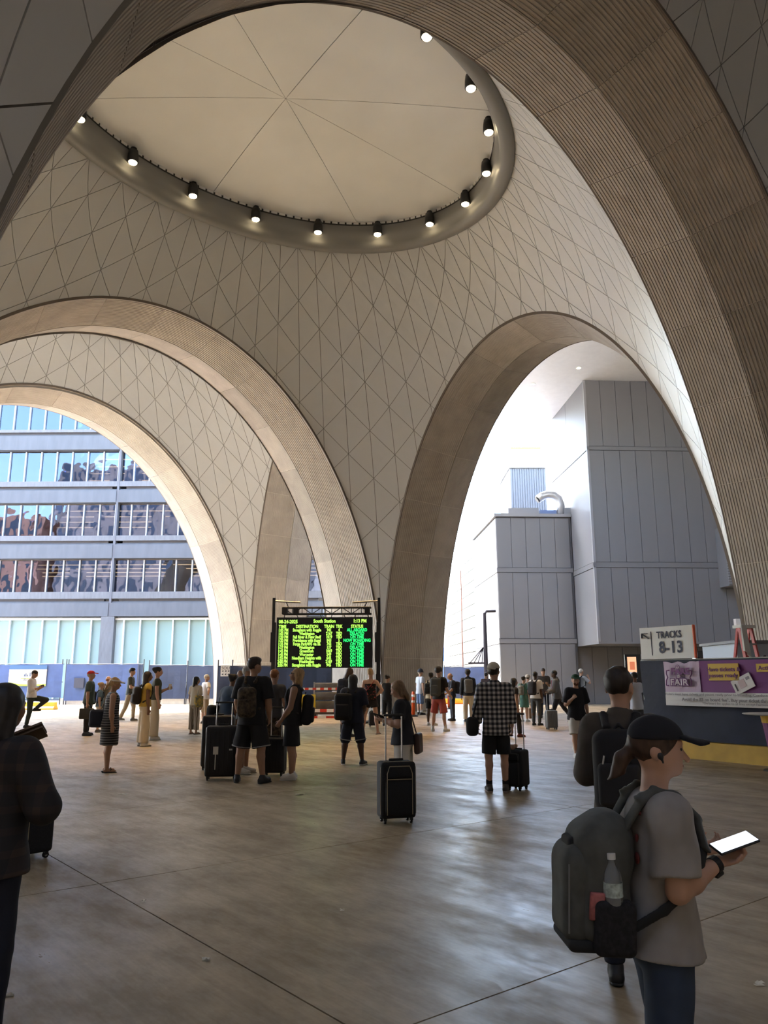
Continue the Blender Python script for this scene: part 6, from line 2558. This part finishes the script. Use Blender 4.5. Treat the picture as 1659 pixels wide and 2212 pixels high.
# ---- centre
crowd('locks', 762, 1652, 1457, 12, 'person with long dark locks in navy tee and shorts, seen from behind', skin='dark', build=1.2, pose=dict(WIDEST, head=(25, 0), aR=dict(u=(.15, .1, -1), f=(-.2, .8, -.5), palm=(-1, 0, 0))), top=TEE(NAVY, sleeve=.9, flare=.03, g=.03, hem=.80), bottom=SHORTS(NAVY, len=1.02, wide=.03), shoes=SH_BW, hair=('locks', 'black'))
F = PERSON_FRAMES['locks']
tm = Blob(.010)
for sd in 'LR':
    hp_, kn = F['J']['hip' + sd], F['J']['kn' + sd]
    d_ = kn - hp_
    tm.cone(hp_ + d_ * .985, hp_ + d_ * 1.02, .066 * 1.2 + .014 + .038, .066 * 1.2 + .014 + .040, .01, None, True, True)
tm.build('shorts_trim', cmat((.35, .36, .36)), F['body'], F['f'])
backpack('locks', 'large black backpack slung on one shoulder of the person with locks', cmat((.010, .010, .012), .8, 'pack'), w=.18, d=.10, hh=.26, z=1.12, y=-.24, side=-.14)
FLORAL = mat('floral_cloth', (.012, .010, .012), .85, var=.9, vscale=18, col2=(.020, .014, .016))
FLORAL.node_tree.nodes['Color Ramp'].color_ramp.elements[1].color = (.40, .05, .04, 1)
FLORAL.node_tree.nodes['Color Ramp'].color_ramp.elements[0].position = .58
FLORAL.node_tree.nodes['Color Ramp'].color_ramp.elements[1].position = .66
crowd('floral', 800, 1586, 1445, 8, 'blonde woman in a black floral playsuit with one hand on her hip', skin='light', hips=1.08, pose=dict(WIDEST, aR=HIP, aL=dict(u=(.3, .1, -1), f=(-.3, .6, -.6), palm=(-1, 0, 0))), top=TEE(FLORAL, sleeve=0, neck='strap', g=.014, hem=.90, wr=(.002, 20, 1)), bottom=SHORTS(cmat((.012, .010, .012)), len=.45, wide=.035), shoes=dict(m=SKIN and cmat((.40, .25, .18), .6, 'shoe'), sole=SHOE_G, sandal=True), hair=('updo', 'blond'))
F, o = worn('floral', 'crossbody_strap', 'thin red strap across the back of the woman in the floral playsuit', 'strap')
MB().tube([F['T'](p) * F['f'] for p in ((.12, .03, 1.475), (.11, -.09, 1.42), (.0, -.125, 1.28), (-.14, -.11, 1.12))], .010, 6).build('strap_band', cmat((.40, .03, .03), .6, 'bag'), o)
crowd('bluesh', 748, 1592, 1442, 30, 'person in light blue shirt with a dark bag, beyond the person with locks', skin='tan', top=TEE(cmat((.20, .27, .42)), sleeve=1.8), bottom=PANTS(DGREY), shoes=SH_B, hair=('bob', 'brown'), pose=dict(lean=8, head=(20, 16)))
backpack('bluesh', 'dark backpack of the person in the light blue shirt', NAVY)
crowd('vest', 836, 1568, 1458, 20, 'dark-haired person in black vest in front of the ribbed arch leg', skin='tan', top=TEE(BLACK, sleeve=0), bottom=PANTS(BLACK), shoes=SH_B, hair=('bun', 'dark'), pose=dict(head=(20, 10), aL=PHONE, aR=PHONE))
crowd('phonew', 872, 1738, 1470, 283, 'woman in black vee-neck top and white trousers looking at her phone behind a black suitcase', skin='light', build=1.14, hips=1.14,
      pose=dict(lean=2, head=(-8, 20), aL=dict(u=(.12, .12, -1), f=(-.22, 1, .28), palm=(-.5, -.2, .8), curl=1.0), aR=dict(u=(.12, .15, -1), f=(-.50, 1, .30), palm=(-.5, -.2, .8), curl=1.0)),
      top=TEE(cmat((.010, .011, .016)), sleeve=.72, neck='v', g=.016, hem=.84, bust=True, flare=.02), bottom=PANTS(cmat((.66, .63, .57)), wide=.045, g=.022), shoes=SH_W, hair=('bob', 'sandy'), eyes=True, vox=.0105)
phone('phonew', 'L', 'silver phone held by the woman in the vee-neck top')
F, o = worn('phonew', 'handbag', 'brown leather handbag at the hip of the woman with the phone', 'bag')
b = Blob(.012)
b.box(F['T']((.12, -.20, .84)), (.17, .045, .15), .04, .02, F['RT'])
b.build('bag_body', cmat((.05, .022, .016), .5, 'bag'), o, F['f'])
b = Blob(.012)
b.cone(F['T']((.06, -.19, .98)), F['T']((.13, -.06, 1.46)), .012, .012, .01)
b.build('bag_strap', cmat((.05, .022, .016), .5, 'bag'), o, F['f'])
F2 = PERSON_FRAMES['phonew']
br2 = empty('bracelet', F2['loc'], F2['rz'])
tag(br2, 'pale bracelet on the wrist of the woman with the phone', 'bracelet')
wd = unit(F2['J']['wrL'] - F2['J']['elL'])
wa = (F2['J']['wrL'] - wd * .012) * F2['f']
MB().tube([wa - wd * .008, wa + wd * .008], .032 * F2['f'], 14).build('band', mat('bracelet', (.6, .58, .52), .4), br2)

# ---- centre right: man in the checked shirt
CHECK = stripes_mat('buffalo_check', (.62, .60, .58), (.010, .010, .014), axis=2, period=.066, duty=.5, second=(.15, .15, .17), axis2=0)
crowd('check', 1075, 1711, 1433, 4, 'man in black and white checked shirt and backward cream cap, seen from behind', skin='light', sh=1.04, pose=dict(head=(16, -4), aL=dict(u=(.24, .0, -1), f=(.02, .30, -1), palm=(-1, 0, 0), curl=.8), aR=dict(u=(.18, .0, -1), f=(.02, .22, -1), palm=(-1, 0, 0), curl=1.1)),
      top=TEE(CHECK, sleeve=1.82, g=.026, hem=.76, low=.168, collar=True, name='checked_shirt'), bottom=SHORTS(BLACK, len=.95, wide=.02), shoes=dict(m=cmat((.06, .055, .05), .7, 'shoe'), sole=cmat((.40, .33, .28), .7, 'shoe'), sock=BLACK, sockh=.10), hair=('short', 'dark'), hat=('cap_back', cmat((.62, .57, .48), .8, 'cap')), vox=.0105)
F, o = worn('check', 'shoulder_bag', 'black duffel bag hanging from the left shoulder of the man in the checked shirt', 'bag')
b = Blob(.012)
b.box(F['T']((-.33, -.03, .88)), (.085, .13, .13), .06, .03, F['RT'])
b.build('bag_body', BLACK, o, F['f'])
b = Blob(.012)
b.cone(F['T']((-.32, -.10, 1.0)), F['T']((-.19, -.03, 1.48)), .016, .016, .01)
b.cone(F['T']((-.32, .06, 1.0)), F['T']((-.18, .03, 1.47)), .016, .016, .01)
b.build('bag_strap', BLACK, o, F['f'])

# ---- background, centre right
crowd('bucket', 908, 1544, 1447, 60, 'man in dark bucket hat, white tee and denim shorts by the arch leg', skin='light', top=TEE(cmat((.50, .54, .62)), g=.024, hem=.80), bottom=SHORTS(LDENIM, len=1.05, wide=.03), shoes=dict(m=SHOE_B, sole=SHOE_B, sock=WHITE, sockh=.14), hair=('short', 'grey'), hat=('bucket', cmat((.02, .025, .045), .8, 'cap')))
crowd('creamtop', 932, 1567, 1452, 30, 'woman in cream vest and black shorts partly behind the man in red shorts', skin='dark', build=1.1, top=TEE(CREAM, sleeve=0), bottom=SHORTS(BLACK, len=.85), shoes=SH_W, hair=('bun', 'black'))
backpack('creamtop', 'black backpack of the woman in the cream vest', BLACK, w=.11, hh=.18)
crowd('redshorts', 949, 1580, 1441, 28, 'young man in red shorts and dark tee with a grey backpack', skin='light', pose=dict(WIDEST, head=(24, 0), aR=dict(u=(.2, .2, -1), f=(.1, .8, -.6), palm=(-1, 0, 0))), top=TEE(cmat((.012, .012, .016)), sleeve=.75), bottom=SHORTS(cmat((.36, .065, .055)), len=.98, wide=.03), shoes=dict(m=SHOE_W, sole=SHOE_W, sock=WHITE, sockh=.14), hair=('curly', 'dark'))
backpack('redshorts', 'grey hiking backpack of the young man in red shorts', cmat((.05, .055, .055), .9, 'pack'), hh=.25, z=1.20)
crowd('shaved', 978, 1557, 1454, 262, 'man with shaved head in dark tee, facing left near the street fence', skin='tan', pose=dict(head=(0, 18), aL=dict(u=(.1, .2, -1), f=(0, .9, -.5), palm=(-1, 0, 0))), top=TEE(NAVY, sleeve=.8), bottom=PANTS(cmat((.022, .026, .035))), shoes=SH_B, hair=('fringe', 'sandy'))
backpack('shaved', 'dark backpack of the man with the shaved head', NAVY)
crowd('hooded', 1013, 1560, 1447, 2, 'person in dark jacket and cream trousers with a grey backpack, back turned', skin='brown', sh=1.05, top=TEE(cmat((.010, .014, .024)), sleeve=1.85, hood=True, g=.024), bottom=PANTS(CREAM, wide=.02), shoes=SH_BW, hair=('curly', 'black'))
backpack('hooded', 'grey backpack of the person in the dark jacket and cream trousers', cmat((.11, .115, .12), .9, 'pack'), hh=.23)
crowd('farhead', 1052, 1538, 1453, 20, 'far person in plum top beside the checked shirt', skin='tan', top=TEE(cmat((.09, .065, .075))), bottom=PANTS(NAVY), shoes=SH_B, hair=('short', 'black'))
crowd('walkw', 1113, 1592, 1464, 78, 'woman with long black hair in dark clothes walking right behind the checked shirt', skin='tan', pose=dict(lL=dict(t=(.04, -.18, -1), s=(0, -.30, -1)), lR=dict(t=(.04, .22, -1), s=(0, .05, -1))), top=TEE(cmat((.018, .016, .018)), sleeve=.5), bottom=PANTS(cmat((.022, .020, .022)), wide=.012), shoes=dict(m=cmat((.16, .03, .02), .6, 'shoe'), sole=SHOE_B), hair=('long', 'black'))
crowd('greenw', 1134, 1559, 1461, 40, 'woman in green dress with a pale backpack', skin='light', top=TEE(cmat((.08, .20, .16))), bottom=dict(m=cmat((.08, .20, .16)), kind='skirt', hem=.55, flare=.20), shoes=SH_W, hair=('bun', 'dark'))
backpack('greenw', 'pale grey backpack of the woman in the green dress', cmat((.20, .20, .18), .9, 'pack'), hh=.18, w=.12)
crowd('creamhat', 1143, 1545, 1459, 20, 'person in cream hat behind the woman in the green dress', skin='light', top=TEE(cmat((.34, .27, .22))), bottom=PANTS(KHAKI), shoes=SH_W, hair=('short', 'brown'), hat=('bucket', cmat((.55, .46, .36), .8, 'cap')))
crowd('whitesh', 1160, 1567, 1451, 42, 'man in white shirt and grey trousers with a black backpack', skin='dark', build=1.05, top=TEE(WHITE, sleeve=.8, g=.022), bottom=PANTS(cmat((.055, .06, .065))), shoes=SH_B, hair=('short', 'black'))
backpack('whitesh', 'black backpack on the man in the white shirt', cmat((.012, .012, .018), .8, 'pack'), hh=.22)
crowd('greysh', 1177, 1551, 1443, 184, 'tall man in grey shirt facing the camera and reading his phone', skin='tan', pose=dict(head=(0, 25), aL=PHONE, aR=PHONE), top=TEE(cmat((.09, .078, .075)), sleeve=.8), bottom=PANTS(NAVY), shoes=SH_B, hair=('short', 'brown'), eyes=True)
crowd('hoodie', 1207, 1567, 1446, 276, 'tall man in grey hoodie and maroon tee striding, pulling a grey suitcase', skin='dark', pose=dict(lean=6, head=(14, 0), aR=dict(u=(.15, .25, -1), f=(-.1, .9, -.1), palm=(-1, 0, 0), curl=1.1), aL=dict(u=(.1, .3, -1), f=(-.2, .9, -.25), palm=(-1, 0, 0), curl=1.2),
      lL=dict(t=(.03, .38, -1), s=(0, .12, -1)), lR=dict(t=(.03, -.62, -1), s=(0, -.70, -1))), top=TEE(cmat((.105, .11, .125)), sleeve=1.85, hood=True, g=.024, hem=.85), bottom=PANTS(cmat((.012, .013, .02)), g=.01), shoes=SH_W, hair=('short', 'black'), eyes=True)
F = PERSON_FRAMES['hoodie']
b = Blob(.016)
b.cone(F['T']((0, .10, 1.40)), F['T']((0, .115, .95)), .065, .07, .02, (F['RT'] @ V(0, 1, 0), .5), True)
b.build('tee_front', cmat((.11, .022, .035)), F['body'], F['f'])
crowd('greencap', 1250, 1637, 1457, 168, 'bearded man in green cap, black tee and white shorts walking towards the camera', skin='light', build=1.05, pose=dict(lean=4, head=(16, 0), aR=dict(u=(.25, .05, -1), f=(-.25, .75, .55), palm=(-.6, -.4, 0), curl=1.6), aL=dict(u=(.3, -.2, -1), f=(.15, .1, -1), palm=(-1, 0, 0), curl=1.0),
      lR=dict(t=(.03, .22, -1), s=(0, .02, -1), toe=2), lL=dict(t=(.03, -.16, -1), s=(0, -.75, -.75), toe=2)), top=TEE(cmat((.009, .010, .015)), sleeve=.9, flare=.03, g=.028, hem=.80), bottom=SHORTS(cmat((.60, .57, .53)), len=.98, wide=.035), shoes=SH_W, hair=('short', 'red'), hat=('cap', cmat((.018, .075, .040), .8, 'cap')), eyes=True, vox=.0115)
F = PERSON_FRAMES['greencap']
b = Blob(.008)
b.ell(F['Hd']((0, .062, 1.573)), (.058, .052, .046), .02, F['RH'])
b.ell(F['Hd']((0, .108, 1.590)), (.025, .014, .014), .01, F['RH'], op=-1)
b.build('beard', mat('hair_beard', (.10, .035, .014), .7), F['body'], F['f'])
crowd('whitem', 1259, 1543, 1445, 60, 'white-haired man in pale blue shirt far behind the man in the green cap', skin='light', top=TEE(cmat((.40, .45, .52)), sleeve=.8), bottom=PANTS(DGREY), shoes=SH_B, hair=('short', 'white'), pose=dict(aR=dict(u=(.3, .5, -.5), f=(-.5, .2, 1), palm=(-1, 0, 0))))
backpack('whitem', 'dark backpack of the white-haired man', cmat((.02, .025, .03), .8, 'pack'))
crowd('edge', 1381, 1600, 1452, 330, 'person in white tee at the end of the navy fence, half hidden', skin='brown', top=TEE(cmat((.56, .60, .68)), g=.026, hem=.78), bottom=PANTS(DGREY), shoes=SH_W, hair=('short', 'black'), pose=dict(aL=HOLDF, aR=HOLDF))


# ------------------------------------------------------------------ luggage
def suitcase(px, feet, w, d, h, rz, label, m, handle=0.0, soft=False, trimm=None, Y=None):
    g = ground(px, feet)
    s = empty('suitcase', (g.x, g.y, 0), math.radians(rz))
    tag(s, label, 'suitcase', 'suitcases standing on the floor')
    wz = .055
    o = link_mesh('shell', rbox(w, d, h, .045 if not soft else .035, 3), m, s)
    o.location = (0, 0, wz)
    tr_ = trimm or M_BLACK
    if soft:
        o = link_mesh('front_pocket', rbox(w * .80, .05, h * .62, .024, 2), m, s)
        o.location = (0, -d / 2 - .012, wz + h * .06)
        o = link_mesh('top_pocket', rbox(w * .74, .04, h * .20, .019, 2), m, s)
        o.location = (0, -d / 2 - .008, wz + h * .72)
        a = w * .36
        arc = [(-a, -d / 2 - .045, wz + h * .08), (-a * 1.0, -d / 2 - .045, wz + h * .80), (-a * .8, -d / 2 - .04, wz + h * .93), (a * .8, -d / 2 - .04, wz + h * .93), (a, -d / 2 - .045, wz + h * .80), (a * 1.0, -d / 2 - .045, wz + h * .08)]
        MB().tube(arc, .0045, 6).build('zip_piping', tr_, s)
        MB().tube([(-a * .95, -d / 2 - .045, wz + h * .70), (a * .95, -d / 2 - .045, wz + h * .70)], .0045, 6).build('pocket_zip', tr_, s)
        e = d / 2 - .03
        MB().tube([(w / 2 + .002, -e, wz + h * .08), (w / 2 + .002, -e, wz + h * .9), (w / 2 - .03, -e, wz + h + .001), (-w / 2 + .03, -e, wz + h + .001), (-w / 2 - .002, -e, wz + h * .9), (-w / 2 - .002, -e, wz + h * .08)], .004, 6).build('edge_piping', tr_, s)
    else:
        for k in range(6):
            xx = -w * .36 + w * .72 * k / 5
            o = link_mesh('ridge', rbox(w * .05, .012, h * .80, .005, 2), m, s)
            o.location = (xx, -d / 2 - .001, wz + h * .1)
        MB().tube([(w / 2 + .001, 0, wz + .06), (w / 2 + .001, 0, wz + h - .05), (w / 2 - .05, 0, wz + h + .001), (-w / 2 + .05, 0, wz + h + .001), (-w / 2 - .001, 0, wz + h - .05), (-w / 2 - .001, 0, wz + .06)], .006, 6).build('seam', tr_, s)
    o = link_mesh('carry_handle', rbox(.17, .03, .025, .01, 2), M_BLACK, s)
    o.location = (0, 0, wz + h + .004)
    for i in (-1, 1):
        for j in (-1, 1):
            wl = empty('wheel', (i * (w / 2 - .05), j * (d / 2 - .045), 0))
            wl.parent = s
            MB().tube([(-.011, 0, .027), (.011, 0, .027)], .027, 12).build('tyre', mat('tyre', (.015, .015, .015), .9), wl)
            MB().tube([(-.0125, 0, .027), (.0125, 0, .027)], .013, 10).build('hub', mat('hub_grey', (.45, .45, .45), .4), wl)
            MB().box(-.02, .02, -.016, .016, .03, .065).build('fork', M_BLACK, wl)
    if handle:
        hx = w * .24
        hy_ = d / 2 - .03
        for i in (-1, 1):
            MB().tube([(i * hx, hy_, wz + h * .95), (i * hx, hy_, wz + h + handle)], .009, 8).build('handle_tube', mat('handle_steel', (.55, .55, .55), .3, metal=.7), s)
        o = link_mesh('handle_grip', rbox(hx * 2 + .05, .03, .028, .011, 2), M_BLACK, s)
        o.location = (0, hy_, wz + h + handle - .014)
    return s


M_SB = mat('suitcase_black', (.007, .007, .009), .55)
M_SBF = mat('suitcase_fabric', (.010, .011, .014), .85, var=.3, vscale=80)
M_GOLDZ = mat('gold_zip', (.36, .30, .20), .45)
suitcase(856, 1776, .40, .25, .60, 14, 'black soft suitcase with pale zips and raised handle, in front of the phone woman', M_SBF, .50, True, M_GOLDZ)
suitcase(1119, 1706, .26, .34, .50, -30, 'black suitcase with raised handle beside the man in the checked shirt', M_SBF, .50, True, M_BLACK)
suitcase(478, 1684, .52, .31, .78, 6, 'large black suitcase with a white tag, in front of the pair on the left', M_SB, .36, False, mat('seam_grey', (.16, .16, .17), .5))
suitcase(469, 1662, .56, .33, .88, 4, 'large black suitcase standing behind the tagged one', M_SB, 0, False, mat('seam_grey', (.16, .16, .17), .5))
suitcase(592, 1676, .38, .25, .56, -6, 'black cabin suitcase between the tall man and the blonde woman in sunglasses', M_SB, .48, False)
suitcase(1192, 1576, .36, .24, .54, 10, 'slate grey hard suitcase pulled by the man in the grey hoodie', mat('suitcase_slate', (.13, .15, .18), .4), .52, False)
suitcase(62, 1852, .36, .27, .44, -42, 'small black suitcase behind the dark woman at the left edge', M_SBF, .0, True, M_GOLDZ)
suitcase(806, 1571, .30, .2, .46, 0, 'small dark suitcase seen between the legs of the floral playsuit', mat('suitcase_brown', (.03, .022, .02), .6), .3, False)
# luggage tag on the big suitcase
g = ground(478, 1684)
tgs = empty('luggage_tag', (g.x, g.y, 0), math.radians(6))
tag(tgs, 'white airline tag hanging on the big black suitcase', 'tag')
MB().box(-.13, -.05, -.172, -.168, .40, .52).build('tag_card', mat('tag_white', (.62, .60, .55), .6), tgs)
MB().box(-.10, -.085, -.171, -.169, .17, .40).build('tag_strip', mat('tag_white', (.62, .60, .55), .6), tgs)
MB().box(.12, .17, -.172, -.168, .46, .485).build('maker_plate', mat('plate_grey', (.5, .5, .5), .4), tgs)
# soft toy on the handle of the checked man's case
g = ground(1113, 1708)
ty = Blob(.008)
ty.ell((0, 0, .64), (.05, .045, .04), .02)
ty.ell((.05, -.02, .66), (.032, .03, .03), .02)
ty.ell((-.04, .02, .665), (.03, .028, .026), .02)
to = ty.build('soft_toy', mat('toy_fur', (.42, .27, .20), .9, var=.5, vscale=25), None)
to.location = (g.x - .02, g.y + .03, -.045)
tag(to, 'small tan soft toy lying on the suitcase beside the checked shirt', 'toy')
# paper carrier bag
g = ground(1148, 1552)
pb = empty('paper_bag', (g.x, g.y, 0), math.radians(20))
tag(pb, 'brown paper carrier bag held low beside the woman in green', 'bag')
MB().box(-.13, .13, -.07, .07, 0.0, .40).build('bag_body', mat('kraft_paper', (.22, .13, .08), .8), pb)
for y_ in (-.05, .05):
    MB().tube([(-.06, y_, .40), (-.05, y_, .55), (.05, y_, .55), (.06, y_, .40)], .006, 6).build('bag_handle', mat('kraft_paper', (.22, .13, .08), .8), pb)
